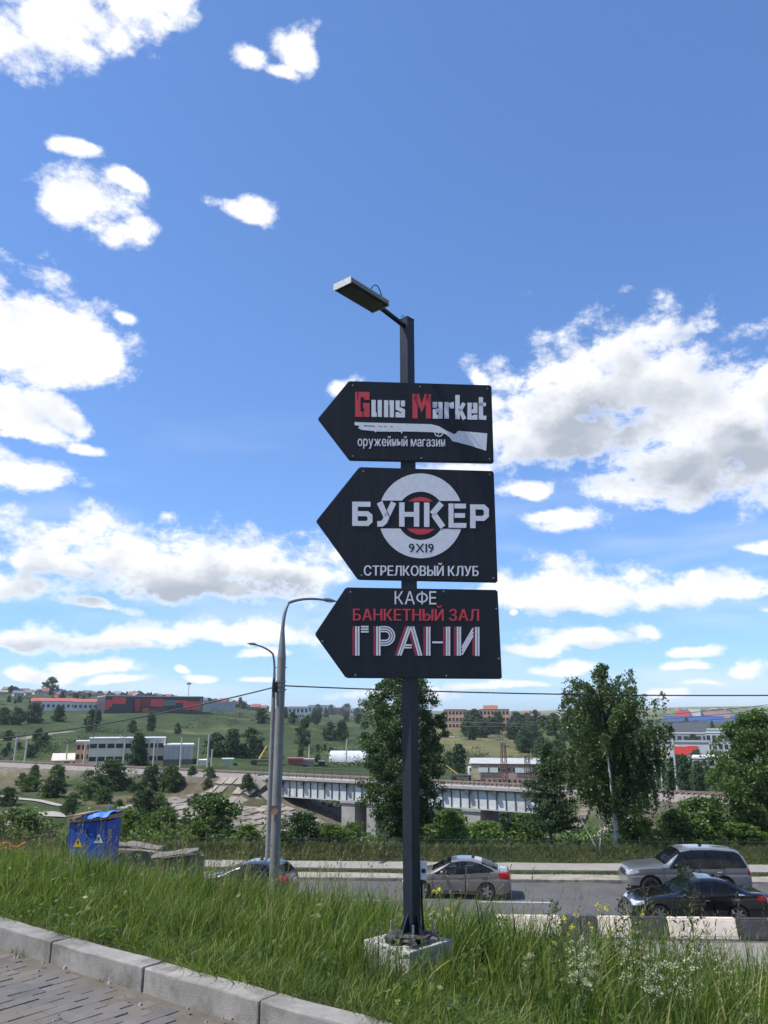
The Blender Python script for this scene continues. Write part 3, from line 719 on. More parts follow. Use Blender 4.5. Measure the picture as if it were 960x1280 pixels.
# lamp: horizontal arm and flat luminaire towards the car park
AD = Vector((-.665, -.747, 0)); AW = Vector((AD.y, -AD.x, 0)); zl = 4.615
b = MB(); b.tube([AD * .02 + Vector((0, 0, zl - .04)), AD * .19 + Vector((0, 0, zl - .02)), AD * .36 + Vector((0, 0, zl))], .021, 12); b.build('lamp_arm', steel, post, local=True, smooth=True)
lm = MB(); LM = Matrix((AD, AW, Vector((0, 0, 1)))).transposed(); c0 = AD * .56 + Vector((0, 0, zl + .005))
lm.box(c0, (.43, .175, .046), M=LM); lum = lm.build('luminaire', mat('lamp_housing', (.05, .052, .056), .5, metal=.4), post, local=True)
b = MB(); b.box(c0 - Vector((0, 0, .0255)), (.39, .145, .006), M=LM); b.build('led_lens', mat('dark_lens', (.02, .024, .032), .25), lum, local=True)
b = MB(); b.box(c0 + AD * .219, (.008, .18, .056), M=LM); b.build('end_cap', mat('cast_aluminium', (.42, .42, .42), .55, metal=.3, var=.2, scale=40), lum, local=True)
b = MB(); b.box(c0 - AD * .219, (.008, .18, .056), M=LM); b.build('end_cap', MATS['cast_aluminium'], lum, local=True)
for s in (-1, 1):
    for k in range(2):
        b = MB(); b.box(c0 + AW * s * (.0905) + Vector((0, 0, -.008 + .018 * k)), (.426, .006, .008), M=LM); b.build('cooling_fin', MATS['cast_aluminium'], lum, local=True)
b = MB(); b.box(c0 - AD * .08 + Vector((0, 0, .038)), (.15, .1, .03), M=LM, taper=.85); b.build('driver_box', MATS['cast_aluminium'], lum, local=True)
b = MB(); pts = []
for i in range(13):
    t = i / 12; pts.append(AD * (.52 - .24 * t) + AW * (-.05 + .05 * t) + Vector((0, 0, zl + .05 + .12 * math.sin(math.pi * t) - .045 * t)))
b.tube(pts, .0045, 6); b.build('lamp_cable', steel, lum, local=True)
b = MB(); b.tube([Vector((-.035, -.02, 4.66)) + Vector((.014 * math.cos(a), 0, .014 * math.sin(a))) for a in np.linspace(0, 3.14, 7)], .003, 5); b.build('lifting_eye', steel, post, local=True)
# its concrete footing
b = MB(); b.bbox((0, 0, -.3), (.43, .43, .6), .012, R(45)); foot = b.build('concrete_footing', mat('footing_concrete', (.40, .385, .35), .92, var=.14, scale=8, bump=.4, dirt=(.22, .21, .18), dirt_scale=4), None)
foot.location = (.165, 5.78, .16); tag(foot, 'square pale concrete block in the grass under the sign post', 'footing')

# ---------------------------------------------------------------- street lamps and cables
cpole = mat('pole_concrete', (.20, .195, .185), .85, var=.12, scale=3, bump=.2, dirt=(.13, .125, .115), dirt_scale=1.3, dirt_amt=.6)
lampm = mat('lamp_grey', (.18, .19, .2), .5, metal=.4)
def street_lamp(base, top_z, arm, lift, label, r0, r1, curve, notice=False):
    x, y, z = base; t = thing('street_lamp', label, 'street lamp', base)
    b = MB(); b.tube([(x, y, z - .5), (x, y, top_z)], [r0, r1], 16); b.build('concrete_pole', cpole, t, smooth=True)
    b = MB(); b.tube([(x, y, top_z - .02), (x, y, top_z + .04), (x, y, top_z + .85)], [r1 * 1.06, r1 * 1.0, .06], 12); b.build('tapered_sleeve', lampm, t, smooth=True)
    d = Vector((arm[0], arm[1], 0)); pts = []; H = lift
    for i in range(15):
        k = i / 14
        if k < .5: zz = top_z + .6 + (H - .6) * (k / .5) * .78; f = .11 * (k / .5) ** 3
        else:
            q = (k - .5) / .5; zz = top_z + .6 + (H - .6) * (.78 + .22 * (1 - (1 - q) ** 1.8)); f = .11 + .89 * q ** 1.15
        pts.append((x + d.x * f, y + d.y * f, zz))
    b = MB(); b.tube(pts, [.06 - .024 * i / 14 for i in range(15)], 10); b.build('arm', lampm, t, smooth=True)
    e = Vector(pts[-1]); dn = (e - Vector(pts[-2])).normalized(); dn = Vector((dn.x, dn.y, dn.z * .8)).normalized(); side = dn.cross(Vector((0, 0, 1))).normalized(); up = side.cross(dn)
    Q = Matrix((dn, side, up)).transposed(); b = MB(); n = 8; V = []; prof = [(-.08, .05, .05), (.05, .1, .075), (.2, .14, .085), (.42, .13, .05), (.6, .085, .022), (.66, .03, .012)]
    for (a, w, h) in prof:
        for k in range(n):
            an = 2 * math.pi * k / n; V.append(e + Q @ Vector((a, w * math.cos(an), h * (math.sin(an) if math.sin(an) > 0 else .35 * math.sin(an)))))
    F = [(i * n + k, i * n + (k + 1) % n, (i + 1) * n + (k + 1) % n, (i + 1) * n + k) for i in range(len(prof) - 1) for k in range(n)] + [tuple(range(n - 1, -1, -1)), tuple(range((len(prof) - 1) * n, len(prof) * n))]
    b.add(V, F); lu = b.build('lamp_head', lampm, t, smooth=True)
    b = MB(); b.box(e + Q @ Vector((.27, 0, -.037)), (.32, .17, .012), M=Q); b.build('lens', mat('lamp_glass', (.55, .56, .55), .2), lu)
    return t
L1 = P(345, 900, 23.9); L1 = (P(344, 1060, 23.9)[0], 23.9, hz(-3.2, 23.9)); T1 = P(349, 822, 23.9)[2]
lamp1 = street_lamp(L1, T1, (1.15, 1.6), P(405, 750, 25.5)[2] - T1, 'nearer and taller grey concrete street lamp with its arm reaching right', .152, .128, 0)
L2 = (P(335, 1060, 38.8)[0], 38.8, hz(-5.7, 38.8)); T2 = P(337, 862, 38.8)[2]
lamp2 = street_lamp(L2, T2, (-.72, -1.7), P(321, 806, 37.1)[2] - T2, 'farther thin street lamp across the road with its head turned left', .125, .1, 0)
b = MB()
for z, w in ((T1 - .3, .6), (T1 - .95, .62)):
    b.cyl((L1[0] - w / 2 * .6, L1[1], z), (L1[0] + w / 2 * .6, L1[1], z), .012, seg=6)
b.build('hook_pins', lampm, lamp1)
zc = P(345, 857, 23.9)[2]
for dz in (.12, .0, -.14):
    b = MB(); b.cyl((L1[0], L1[1], zc + dz - .03), (L1[0], L1[1], zc + dz + .03), .15, seg=14); b.build('clamp_band', lampm, lamp1)
b = MB(); b.box((L1[0] - .17, L1[1] - .06, zc - .05), (.14, .16, .3)); b.cyl((L1[0] - .2, L1[1] - .15, zc - .35), (L1[0] - .2, L1[1] - .12, zc + .2), .03, seg=6); b.build('cable_anchor', steel, lamp1)
b = MB(); zz = P(338, 1012, 23.9)[2]; a0 = (L1[0] - .03, L1[1] - .192, zz)
b.lathe([(.13, -.006), (.13, .006), (.0, .006)], (L1[0] - .06, L1[1] - .17, zz), 'Y', 18); b.build('round_notice', mat('faded_notice', (.38, .2, .15), .7, var=.2, scale=15), lamp1)
cablem = mat('black_cable', (.012, .012, .013), .6, var=.05)
def cable(p0, p1, sag, r, label, n=40):
    p0 = Vector(p0); p1 = Vector(p1); b = MB()
    b.tube([p0.lerp(p1, i / n) - Vector((0, 0, 4 * sag * (i / n) * (1 - i / n))) for i in range(n + 1)], r, 6)
    o = b.build('overhead_cable', cablem, None); origin_to(o, p0); return tag(o, label, 'cable', 'overhead cables')
AN = (L1[0], L1[1], zc)
cable(AN, P(-60, 928, 30), .25, .022, 'thick black cable sagging from the near street lamp to the left edge')
cable(AN, P(1040, 868.5, 25.5), .12, .022, 'long black cable running right from the near street lamp behind the panels')
cable(P(560, 903, 60), P(1020, 874, 46), .4, .02, 'upper of the thin cables crossing behind the birch at right')
cable(P(560, 908, 60), P(1020, 880, 46), .4, .02, 'middle one of the thin cables crossing behind the birch at right')
cable(P(540, 899, 62), P(1020, 888, 47), .6, .02, 'lowest of the thin cables rising to the right edge')

# ---------------------------------------------------------------- traffic barriers along the near road edge
bw = mat('barrier_white', (.66, .57, .47), .85, var=.1, scale=5, bump=.25, dirt=(.3, .26, .2), dirt_scale=3, dirt_amt=.5)
bk = mat('barrier_black', (.035, .036, .04), .8, var=.2, scale=5, bump=.25, dirt=(.10, .095, .085), dirt_scale=3, dirt_amt=.5)
def barrier(s0, s1, m, word, label):
    L = s1 - s0; prof = [(-.27, 0), (.27, 0), (.27, .08), (.11, .55), (.08, .58), (-.08, .58), (-.11, .55), (-.27, .08)]
    c = road_pt((s0 + s1) / 2, 26.75, ROAD_Z); t = thing('traffic_barrier', label, 'barrier', c, -.05, 'painted concrete barriers along the near road edge')
    bm = bmesh.new(); n = len(prof); vs = [[bm.verts.new((x, y, z)) for y, z in prof] for x in (-L / 2, L / 2)]
    for i in range(n): bm.faces.new((vs[0][i], vs[0][(i + 1) % n], vs[1][(i + 1) % n], vs[1][i]))
    bm.faces.new(vs[0][::-1]); bm.faces.new(vs[1]); bmesh.ops.recalc_face_normals(bm, faces=bm.faces)
    bmesh.ops.bevel(bm, geom=bm.edges[:], offset=.03, segments=2, affect='EDGES')
    me = bpy.data.meshes.new('block'); bm.to_mesh(me); bm.free(); me.materials.append(m); link(bpy.data.objects.new('block', me), t)
    for x in (-L * .3, L * .3):
        b = MB(); b.tube([(x + .07 * math.cos(a), 0, .575 + .05 * math.sin(a)) for a in np.linspace(0, math.pi, 7)], .008, 5)
        b.build('lifting_loop', steel, t, local=True)
def sx_at(u): return (u - 480) / 960 * 24.1
ed = [500, 545, 583, 626, 664, 706, 745, 786, 829, 912, 952, 1035, 1075]
names = ['leftmost black barrier block mostly hidden in the grass', 'leftmost whitish barrier block behind the grass', 'second black barrier block from the left behind tall grass', 'second whitish barrier block, behind the yellow flowers', 'third black barrier block from the left', 'whitish barrier block before the front of the black saloon', 'black barrier block under the front wheel of the black saloon', 'long cream barrier block below the doors of the black saloon', 'black barrier block below the rear wheel of the black saloon', 'cream barrier block at the right edge of the view', 'barrier block beyond the right edge']
lens = [(786, 829, 'k'), (829, 912, 'w'), (912, 952, 'k'), (952, 1040, 'w'), (1040, 1080, 'k'), (744, 786, 'w'), (700, 744, 'k'), (618, 700, 'w'), (576, 618, 'k'), (494, 576, 'w')]
nm = {786: names[6], 829: names[7], 912: names[8], 952: names[9], 1040: names[10], 744: names[5], 700: 'black barrier block half hidden behind the thistle-like weeds', 618: 'cream barrier block behind the yellow flowers and tall grass', 576: 'dark barrier block hidden behind grass right of the sign post', 494: 'cream barrier block hidden behind the foot of the sign post'}
for a, c, k in lens: barrier(sx_at(a) + .012, sx_at(c) - .012, bw if k == 'w' else bk, k, nm[a])

# ---------------------------------------------------------------- low iron fence beyond the footpath
ironm = mat('fence_iron', (.05, .055, .05), .6, metal=.3, var=.2, scale=9)
fence = thing('iron_fence', 'low dark iron fence with crossed bars along the far footpath', 'fence', road_pt(0, 39.4, ROAD_Z + .1), 0)
FZ = ROAD_Z + .1
pitch = 2.0; pp = MB(); pp.cyl((0, 0, -.4), (0, 0, .98), .035, seg=6); pp.lathe([(0, .98), (.045, 1.0), (.045, 1.03), (0, 1.06)], (0, 0, 0), 'Z', 6)
pproto = pp.build('fence_post', ironm, fence, local=True)
b = MB(); b.box((pitch / 2, 0, .88), (pitch, .03, .025)); rail = b.build('rail', ironm, fence, local=True)
b = MB()
for k in range(4):
    x0 = .08 + k * .46; x1 = x0 + .46
    for (a, c) in (((x0, .14), (x1, .87)), ((x0, .87), (x1, .14))): b.tube([(a[0], 0, a[1]), ((a[0] + c[0]) / 2, .012 if a[1] < c[1] else -.012, .5), (c[0], 0, c[1])], .011, 5)
    b.lathe([(.10, -.006), (.10, .006), (.085, .006), (.085, -.006)], ((x0 + x1) / 2, 0, .505), 'Y', 12)
lat = b.build('lattice', ironm, fence, local=True)
b = MB(); b.box((pitch / 2, 0, .13), (pitch, .03, .025)); rail2 = b.build('rail', ironm, fence, local=True)
for k in range(-16, 16):
    for pr in (pproto, rail, lat, rail2):
        o = pr if k == -16 else link(pr.copy(), fence)
        o.location = (k * pitch, -.05 * k * pitch, 0); o.rotation_euler = (0, 0, -.05)

# ---------------------------------------------------------------- blue electrical cabinet and the concrete rubble beside it
KY = 22.3; k0 = P(77, 1040, KY); k1 = P(138, 1040, KY - .6); ktop = P(90, 1026, KY)[2]; kx = (k0[0] + k1[0]) / 2
kz = hz(kx, KY + .4); bluem = mat('blue_enamel', (.016, .075, .36), .45, var=.06, scale=4, dirt=(.03, .07, .2), dirt_scale=2.2, dirt_amt=.3)
kiosk = thing('electrical_cabinet', 'tall blue metal cabinet with yellow warning triangles and a tarp on its roof', 'cabinet', (kx, KY + .4, kz), R(-7))
KW, KDp, KH = 1.08, .8, ktop - kz
b = MB(); b.box((0, 0, KH / 2), (KW, KDp, KH)); b.build('casing', bluem, kiosk, local=True)
for x in (-KW / 4, KW / 4):
    b = MB(); b.bbox((x, -KDp / 2 - .012, KH * .5), (KW / 2 - .03, .03, KH - .16), .008); d = b.build('door', bluem, kiosk, local=True)
    b = MB(); b.box((x + (.22 if x < 0 else -.22), -KDp / 2 - .045, KH * .52), (.03, .04, .16)); b.build('handle', steel, d, local=True)
def tri_sign(x, z, m, par=None):
    b = MB(); y = -KDp / 2 - .03; V = [(-.13, 0), (.13, 0), (0, .23)]
    b.prism(V, lambda a, c, t: Vector((x + a, y - t, z + c)), .0, .004); o = b.build('warning_triangle', m, kiosk, local=True)
    b = MB(); b.prism([(-.01, .16), (.03, .16), (.008, .115), (.032, .115), (-.018, .035), (-.002, .09), (-.03, .09)], lambda a, c, t: Vector((x + a, y - t, z + c)), .005, .007); b.build('lightning_mark', panelm, o, local=True)
tri_sign(-.24, KH - .66, mat('warning_yellow', (.75, .5, .02), .5, var=.05)); tri_sign(.34, KH - .55, mat('warning_pale', (.62, .62, .5), .5, var=.08))
b = MB(); b.box((0, 0, KH + .05), (KW + .12, KDp + .14, .1), M=Matrix.Rotation(R(-5), 3, 'Y')); b.build('roof_slab', mat('old_timber', (.3, .2, .14), .9, var=.25, scale=6, bump=.3), kiosk, local=True)
n = 14; V = []; rg = random.Random(5)
for i in range(n + 1):
    for j in range(8):
        x = (-.22 + .8 * i / n); y = -.52 + 1.0 * j / 7; z = KH + .15 + x * .09 + .018 * math.sin(i * .9 + j) + rg.uniform(-.012, .016) - (.08 if j in (0, 7) else 0)
        V.append((x, y, z))
b = MB(); b.add(V, [(i * 8 + j, i * 8 + j + 1, (i + 1) * 8 + j + 1, (i + 1) * 8 + j) for i in range(n) for j in range(7)])
o = b.build('tarpaulin', mat('blue_tarp', (.06, .2, .62), .45, var=.15, scale=8), kiosk, local=True, smooth=False)
sm = o.modifiers.new('thickness', 'SOLIDIFY'); sm.thickness = .01
for k in range(5):
    b = MB(); b.box((-.5 + .1 * k + rg.uniform(-.03, .03), -.1 + .1 * rg.random(), KH + .12 + .015 * k), (.09, 1.0, .025), M=Matrix.Rotation(rg.uniform(-.1, .1), 3, 'Z') @ Matrix.Rotation(R(-5), 3, 'Y')); b.build('roof_board', MATS['old_timber'], kiosk, local=True)
b = MB(); b.cyl((.2, .2, KH), (.24, .2, KH + .42), .012, seg=5); b.build('antenna_stub', galv, kiosk, local=True)
rub = mat('rubble_concrete', (.17, .155, .135), .92, var=.18, scale=4, bump=.4, dirt=(.14, .13, .11), dirt_scale=2)
def slab(u0, u1, v0, v1, Y, th, tilt, yaw, label):
    a = P(u0, v0, Y); c = P(u1, v1, Y); W_ = abs(c[0] - a[0]); H_ = abs(a[2] - c[2]) ; ctr = ((a[0] + c[0]) / 2, Y, (a[2] + c[2]) / 2)
    bm = bmesh.new(); bmesh.ops.create_cube(bm, size=1.); bmesh.ops.scale(bm, vec=(W_, th, H_), verts=bm.verts)
    bmesh.ops.subdivide_edges(bm, edges=bm.edges[:], cuts=3, use_grid_fill=True)
    rg = random.Random(int(u0))
    for v in bm.verts: v.co += Vector((rg.uniform(-1, 1), rg.uniform(-1, 1), rg.uniform(-1, 1))) * .035
    me = bpy.data.meshes.new('concrete_slab'); bm.to_mesh(me); bm.free(); me.materials.append(rub)
    o = link(bpy.data.objects.new('concrete_slab', me)); o.location = ctr; o.rotation_euler = (0, tilt, yaw); tag(o, label, 'slab', 'broken concrete slabs by the blue cabinet')
slab(142, 212, 1064, 1130, 23.4, .25, R(1), R(-8), 'long low concrete wall piece right beside the blue cabinet')
slab(208, 252, 1070, 1130, 23.0, .3, R(-3), R(14), 'tilted broken concrete slab at the right end of the rubble')
slab(192, 246, 1065, 1069, 22.9, .7, R(-6), R(10), 'flat pale slab lying on top of the rubble wall')
slab(150, 205, 1056, 1060, 24.6, .6, R(4), R(-20), 'dark flat slab lying behind the rubble wall')
netm = mat('orange_net', (.6, .09, .04), .7, var=.2, scale=10)
b = MB(); ny = 23.; 
for i in range(12):
    x0 = P(-12 + 4 * i, 1058, ny)[0]; z0 = P(0, 1056 + 3 * math.sin(i), ny)[2]; b.box((x0, ny, z0 - .35), (.02, .02, .7))
for k in range(5): b.tube([(P(-12 + 4 * i, 1058, ny)[0], ny, P(0, 1056 + 3 * math.sin(i), ny)[2] - .12 * k) for i in range(12)], .02, 4)
o = b.build('safety_net', netm, None); origin_to(o, (P(10, 1058, ny)[0], ny, P(10, 1058, ny)[2] - .7)); tag(o, 'strip of orange safety netting at the left edge behind the grass', 'netting')

# ---------------------------------------------------------------- vehicles
def smooth_curve(pts):
    """monotone piecewise cubic through points"""
    x = np.array([p[0] for p in pts], float); y = np.array([p[1] for p in pts], float); h = np.diff(x); d = np.diff(y) / h; m = np.zeros(len(x))
    for i in range(1, len(x) - 1): m[i] = 0 if d[i - 1] * d[i] <= 0 else (2 * d[i - 1] * d[i] / (d[i - 1] + d[i]))
    m[0], m[-1] = d[0], d[-1]
    def f(q):
        q = np.asarray(q, float); i = np.clip(np.searchsorted(x, q) - 1, 0, len(x) - 2); t = (q - x[i]) / h[i]
        return (2 * t ** 3 - 3 * t ** 2 + 1) * y[i] + (t ** 3 - 2 * t ** 2 + t) * h[i] * m[i] + (-2 * t ** 3 + 3 * t ** 2) * y[i + 1] + (t ** 3 - t ** 2) * h[i] * m[i + 1]
    return f
def pip(X, Z, poly):
    c = np.zeros(X.shape, bool); n = len(poly)
    for i in range(n):
        x0, z0 = poly[i]; x1, z1 = poly[(i + 1) % n]
        with np.errstate(divide='ignore', invalid='ignore'):
            c ^= ((z0 > Z) != (z1 > Z)) & (X < (x1 - x0) * (Z - z0) / (z1 - z0 + 1e-12) + x0)
    return c
def dedge(X, Z, poly):
    d = np.full(X.shape, 9.); n = len(poly)
    for i in range(n):
        a = np.array(poly[i]); b = np.array(poly[(i + 1) % n]); e = b - a; t = np.clip(((X - a[0]) * e[0] + (Z - a[1]) * e[1]) / (e @ e + 1e-12), 0, 1)
        d = np.minimum(d, np.hypot(X - a[0] - t * e[0], Z - a[1] - t * e[1]))
    return d
tyre_m = mat('tyre_rubber', (.02, .02, .021), .85, var=.2, scale=20); black_pl = mat('black_plastic', (.018, .018, .02), .55, var=.15)
chrome = mat('bright_trim', (.6, .6, .62), .2, metal=1., var=.05); cabin_m = mat('cabin_fabric', (.03, .03, .033), .9, var=.2, scale=12)
head_m = mat('headlamp', (.42, .45, .48), .12, var=.05); tail_m = mat('tail_lamp', (.45, .012, .015), .15, var=.1); plate_m = mat('number_plate', (.7, .7, .7), .5)
alloy = mat('alloy', (.45, .46, .47), .3, metal=.9, var=.06); alloy_d = mat('dark_alloy', (.12, .12, .125), .3, metal=.9, var=.06)
def glass_mat():
    m, nt, b, o = principled('car_glass'); B = NB(nt)
    b.inputs['Base Color'].default_value = (.012, .016, .018, 1); b.inputs['Roughness'].default_value = .03; b.inputs['Specular IOR Level'].default_value = .6
    t = B.n('ShaderNodeBsdfTransparent'); t.inputs[0].default_value = (.42, .46, .46, 1); mx = B.n('ShaderNodeMixShader'); mx.inputs[0].default_value = .45
    nt.links.new(t.outputs[0], mx.inputs[1]); nt.links.new(b.outputs[0], mx.inputs[2]); nt.links.new(mx.outputs[0], o.inputs[0]); return m
GLASS = glass_mat()
def wheel(parent, x, y, r, wd, spokes, side, rim_m):
    b = MB(); prof = [(r * .66, -wd / 2), (r * .9, -wd / 2), (r * .985, -wd * .36), (r, -wd * .2), (r, wd * .2), (r * .985, wd * .36), (r * .9, wd / 2), (r * .66, wd / 2)]
    w = bpy.data.objects.new('wheel', None); link(w, parent)
    b.lathe(prof, (x, y, r), 'Y', 28); b.build('tyre', tyre_m, w, local=True, smooth=True)
    b = MB(); f = side * wd * .42; b.lathe([(r * .68, -side * wd * .3), (r * .69, f), (r * .64, f), (r * .62, f * .4)], (x, y, r), 'Y', 28)
    b.lathe([(0, f * .8), (r * .15, f * .8), (r * .17, f * .3)], (x, y, r), 'Y', 14)
    for k in range(spokes):
        a = 2 * math.pi * k / spokes; d = Vector((math.cos(a), 0, math.sin(a))); q = Vector((-d.z, 0, d.x)); ww = r * (1.1 / spokes)
        p0, p1 = Vector((x, y, r)) + d * r * .12, Vector((x, y, r)) + d * r * .65
        for e in (0,):
            V = [p0 + q * ww * .8, p1 + q * ww * .55, p1 - q * ww * .55, p0 - q * ww * .8]; n = Vector((0, 1, 0)) * f
            b.add([v + n * .85 for v in V] + [v + n * .45 for v in V], [(0, 1, 2, 3), (7, 6, 5, 4), (0, 4, 5, 1), (1, 5, 6, 2), (2, 6, 7, 3), (3, 7, 4, 0)])
    b.build('rim', rim_m, w, local=True, smooth=True)
    b = MB(); b.lathe([(0, f * .15), (r * .6, f * .15), (r * .6, -side * wd * .2)], (x, y, r), 'Y', 20); b.build('brake_disc', black_pl, w, local=True)
    return w
def make_car(label, loc, rz, paint_m, S):
    """S: profile data; the car faces -x, x = 0 is the front bumper; sides, glass, doors and lamps are cut from one fine skin"""
    car = thing('parked_car' if S.get('parked') else 'car', label, 'car', loc, rz, 'cars on the road')
    L, W = S['L'], S['W']; top, belt, plan = smooth_curve(S['top']), smooth_curve(S['belt']), smooth_curve(S['plan']); gc = S.get('gc', .2)
    nx = int(L / .016); x = np.linspace(.0, L, nx + 1); zt, zb, w = top(x), belt(x), plan(x) * W / 2; zb = np.minimum(zb, zt - .012)
    bot = gc + .12 * np.clip((.35 - x) / .35, 0, 1) ** 2 + .16 * np.clip((x - L + .5) / .5, 0, 1) ** 2
    nl, nu = 34, 52; rows = []
    for k in range(nl):
        f = k / nl; z = bot + (zb - bot) * f; y = w * (1 - .035 * (1 - f) ** 2 - .1 * np.clip(.16 - f, 0, 1) / .16 * .5 - .012 * (f > .0) * np.sin(np.pi * f) * -1)
        if S.get('crease'): y = y - .012 * np.exp(-((f - .72) / .06) ** 2)
        rows.append((y, z))
    hh = zt - zb; n = 2.5 + 2.6 * np.clip(hh / .45, 0, 1); tum = S.get('tumble', .36)
    for k in range(nu + 1):
        ph = math.pi / 2 * k / nu; sz = np.sin(ph) ** (2 / n); cy = np.maximum(np.cos(ph), 1e-9) ** (2 / n)
        rows.append(((w - tum * hh * sz) * cy, zb + hh * sz))
    Yr = np.array([r[0] for r in rows]); Zr = np.array([r[1] for r in rows]); nr = len(rows)
    V = np.zeros((2, nr, nx + 1, 3)); V[0, :, :, 0] = x; V[1, :, :, 0] = x; V[0, :, :, 1] = -Yr; V[1, :, :, 1] = Yr; V[:, :, :, 2] = Zr
    V[:, :, :, 0] -= L / 2                                               # centre the car
    cx = (V[0, :-1, :-1, 0] + V[0, 1:, 1:, 0]) / 2 + L / 2; cz = (V[0, :-1, :-1, 2] + V[0, 1:, 1:, 2]) / 2; cyy = -(V[0, :-1, :-1, 1] + V[0, 1:, 1:, 1]) / 2
    rowi = np.repeat(np.arange(nr - 1)[:, None], nx, 1); up = rowi >= nl; ph = (rowi - nl) / nu
    cls = np.full(cx.shape, 'body', dtype=object)
    wloc = w[:-1][None, :].repeat(nr - 1, 0)
    sidep = cyy > wloc * .62
    # glass
    gh = S['glasshouse']; ing = up & pip(cx, cz, gh) & sidep; cls[ing] = S.get('pillar', 'window_trim')
    for i, poly in enumerate(S['windows']):
        m_ = up & sidep & pip(cx, cz, poly); cls[m_] = 'side_window'
        if S.get('chrome'): cls[up & sidep & (dedge(cx, cz, gh) < .016) & (cz < np.interp(cx, [1.6, 3.9], [.935, 1.0]))] = 'chrome_strip'
    x0, x1 = S['screen']; ws = up & (ph > .36) & (cx > x0) & (cx < x1) & (cyy < wloc * .9) & ~sidep | (up & (ph > .45) & (cx > x0) & (cx < x1)); cls[ws & (cls != 'side_window')] = 'windscreen'
    x0, x1 = S['rear']; ws = up & (ph > .42) & (cx > x0) & (cx < x1); cls[ws & (cls != 'side_window')] = 'rear_window'
    for nm_, poly in S['lamps']:
        m_ = pip(cx, cz, poly) & (cyy > wloc * S.get('lampin', .35)); cls[m_] = nm_
    if S.get('sill'): cls[(~up) & (cz < S['sill'])] = 'lower_cladding'
    if 'grille' in S:
        g = S['grille']; cls[(cx < g[0]) & (cz > g[1]) & (cz < g[2]) & (cyy < wloc * .6)] = 'grille'
    doors = []
    for i, poly in enumerate(S['doors']):
        m_ = (~up) & pip(cx, cz, poly) & sidep & (cls == 'body') ; cls[m_] = 'door%d' % i; doors.append(m_)
        cls[(~up) & sidep & (dedge(cx, cz, poly) < .009)] = 'gap'
    if 'hood' in S:
        hx = S['hood']; cls[up & (np.abs(cx - hx) < .009) & (cls == 'body')] = 'gap'; cls[up & (cx < hx) & (np.abs(ph - .3) < .012) & (cx > .12) & (cls == 'body')] = 'gap'; cls[up & (cx < hx) & (ph > .3) & (cls == 'body') & (cx > .12)] = 'bonnet'
    if 'boot' in S:
        hx = S['boot']; cls[up & (np.abs(cx - hx) < .009) & (cls == 'body')] = 'gap'; cls[up & (cx > hx) & (cls == 'body')] = 'boot_lid'
    for xw in S['axles']:
        d = np.hypot(cx - xw, cz - S['r'] * 1.0); cls[(d < S['r'] * 1.13) & (cyy > wloc * .3)] = 'gap'
        if S.get('arch'): cls[(d >= S['r'] * 1.13) & (d < S['r'] * 1.24) & (cyy > wloc * .5) & ~up] = 'arch_trim'
    MM = {'body': paint_m, 'window_trim': mat('gloss_black', (.006, .006, .007), .12, var=.05), 'side_window': GLASS, 'windscreen': GLASS, 'rear_window': GLASS, 'chrome_strip': chrome, 'headlight': head_m, 'tail_light': tail_m, 'lower_cladding': black_pl, 'grille': black_pl, 'bonnet': paint_m, 'boot_lid': paint_m, 'arch_trim': black_pl}
    idx = np.arange(2 * nr * (nx + 1)).reshape(2, nr, nx + 1)
    def faces(mask, sides=(0, 1)):
        out = []
        for s in sides:
            I = idx[s]; r, c = np.nonzero(mask); q = np.stack([I[r, c], I[r, c + 1], I[r + 1, c + 1], I[r + 1, c]], 1)
            out.append(q if s == 0 else q[:, ::-1])
        return np.concatenate(out)
    VF = V.reshape(-1, 3)
    def skin(name, mask, m, sides=(0, 1), parent=car):
        F = faces(mask, sides)
        if not len(F): return None
        u, inv = np.unique(F.ravel(), return_inverse=True); Vv = VF[u]
        k = np.round(Vv, 5); uu, iv = np.unique(k, axis=0, return_inverse=True); iv = iv.ravel()
        me = np_mesh(name, uu, np.ascontiguousarray(iv[inv].reshape(-1, 4)), True); me.validate(); me.materials.append(m)
        return link(bpy.data.objects.new(name, me), parent)
    for c in sorted(set(cls.ravel())):
        if c == 'gap': continue
        if c.startswith('door'):
            for s in (0, 1):
                d = skin('door', cls == c, paint_m, (s,)); i = int(c[4:]); sg = -1 if s == 0 else 1; hx, hz_ = S['handles'][i]; k = int(hx / L * nx)
                hb = MB(); hb.bbox((hx - L / 2, sg * (w[k] * .995 + .012), hz_), (.17, .03, .03), .008); hb.build('handle', S.get('handle_m', paint_m), d, local=True)
        elif c in ('headlight', 'tail_light', 'side_window', 'window_trim', 'chrome_strip', 'lower_cladding'):
            for s in (0, 1):
                if c == 'side_window':
                    for poly in S['windows']: skin('side_window', (cls == c) & pip(cx, cz, poly), GLASS, (s,))
                else: skin(c, cls == c, MM[c], (s,))
        elif c == 'arch_trim':
            for s in (0, 1):
                for xw in S['axles']: skin(c, (cls == c) & (np.abs(cx - xw) < 1), MM[c], (s,))
        else: skin(c, cls == c, MM[c])
    for e, nm_ in ((0, 'front_bumper'), (nx, 'rear_bumper')):            # close the ends
        ring = [tuple(V[0, k, e]) for k in range(0, nr, 2)] + [tuple(V[1, k, e]) for k in range(nr - 1, -1, -2)]
        b = MB(); c = (V[0, 0, e, 0], 0, (Zr[0, e] + Zr[-1, e]) / 2); b.add(ring + [c], [(i, (i + 1) % len(ring), len(ring)) for i in range(len(ring))]); b.build(nm_, paint_m if not S.get('dark_ends') else black_pl, car, local=True)
    hw = W / 2; zf = .32
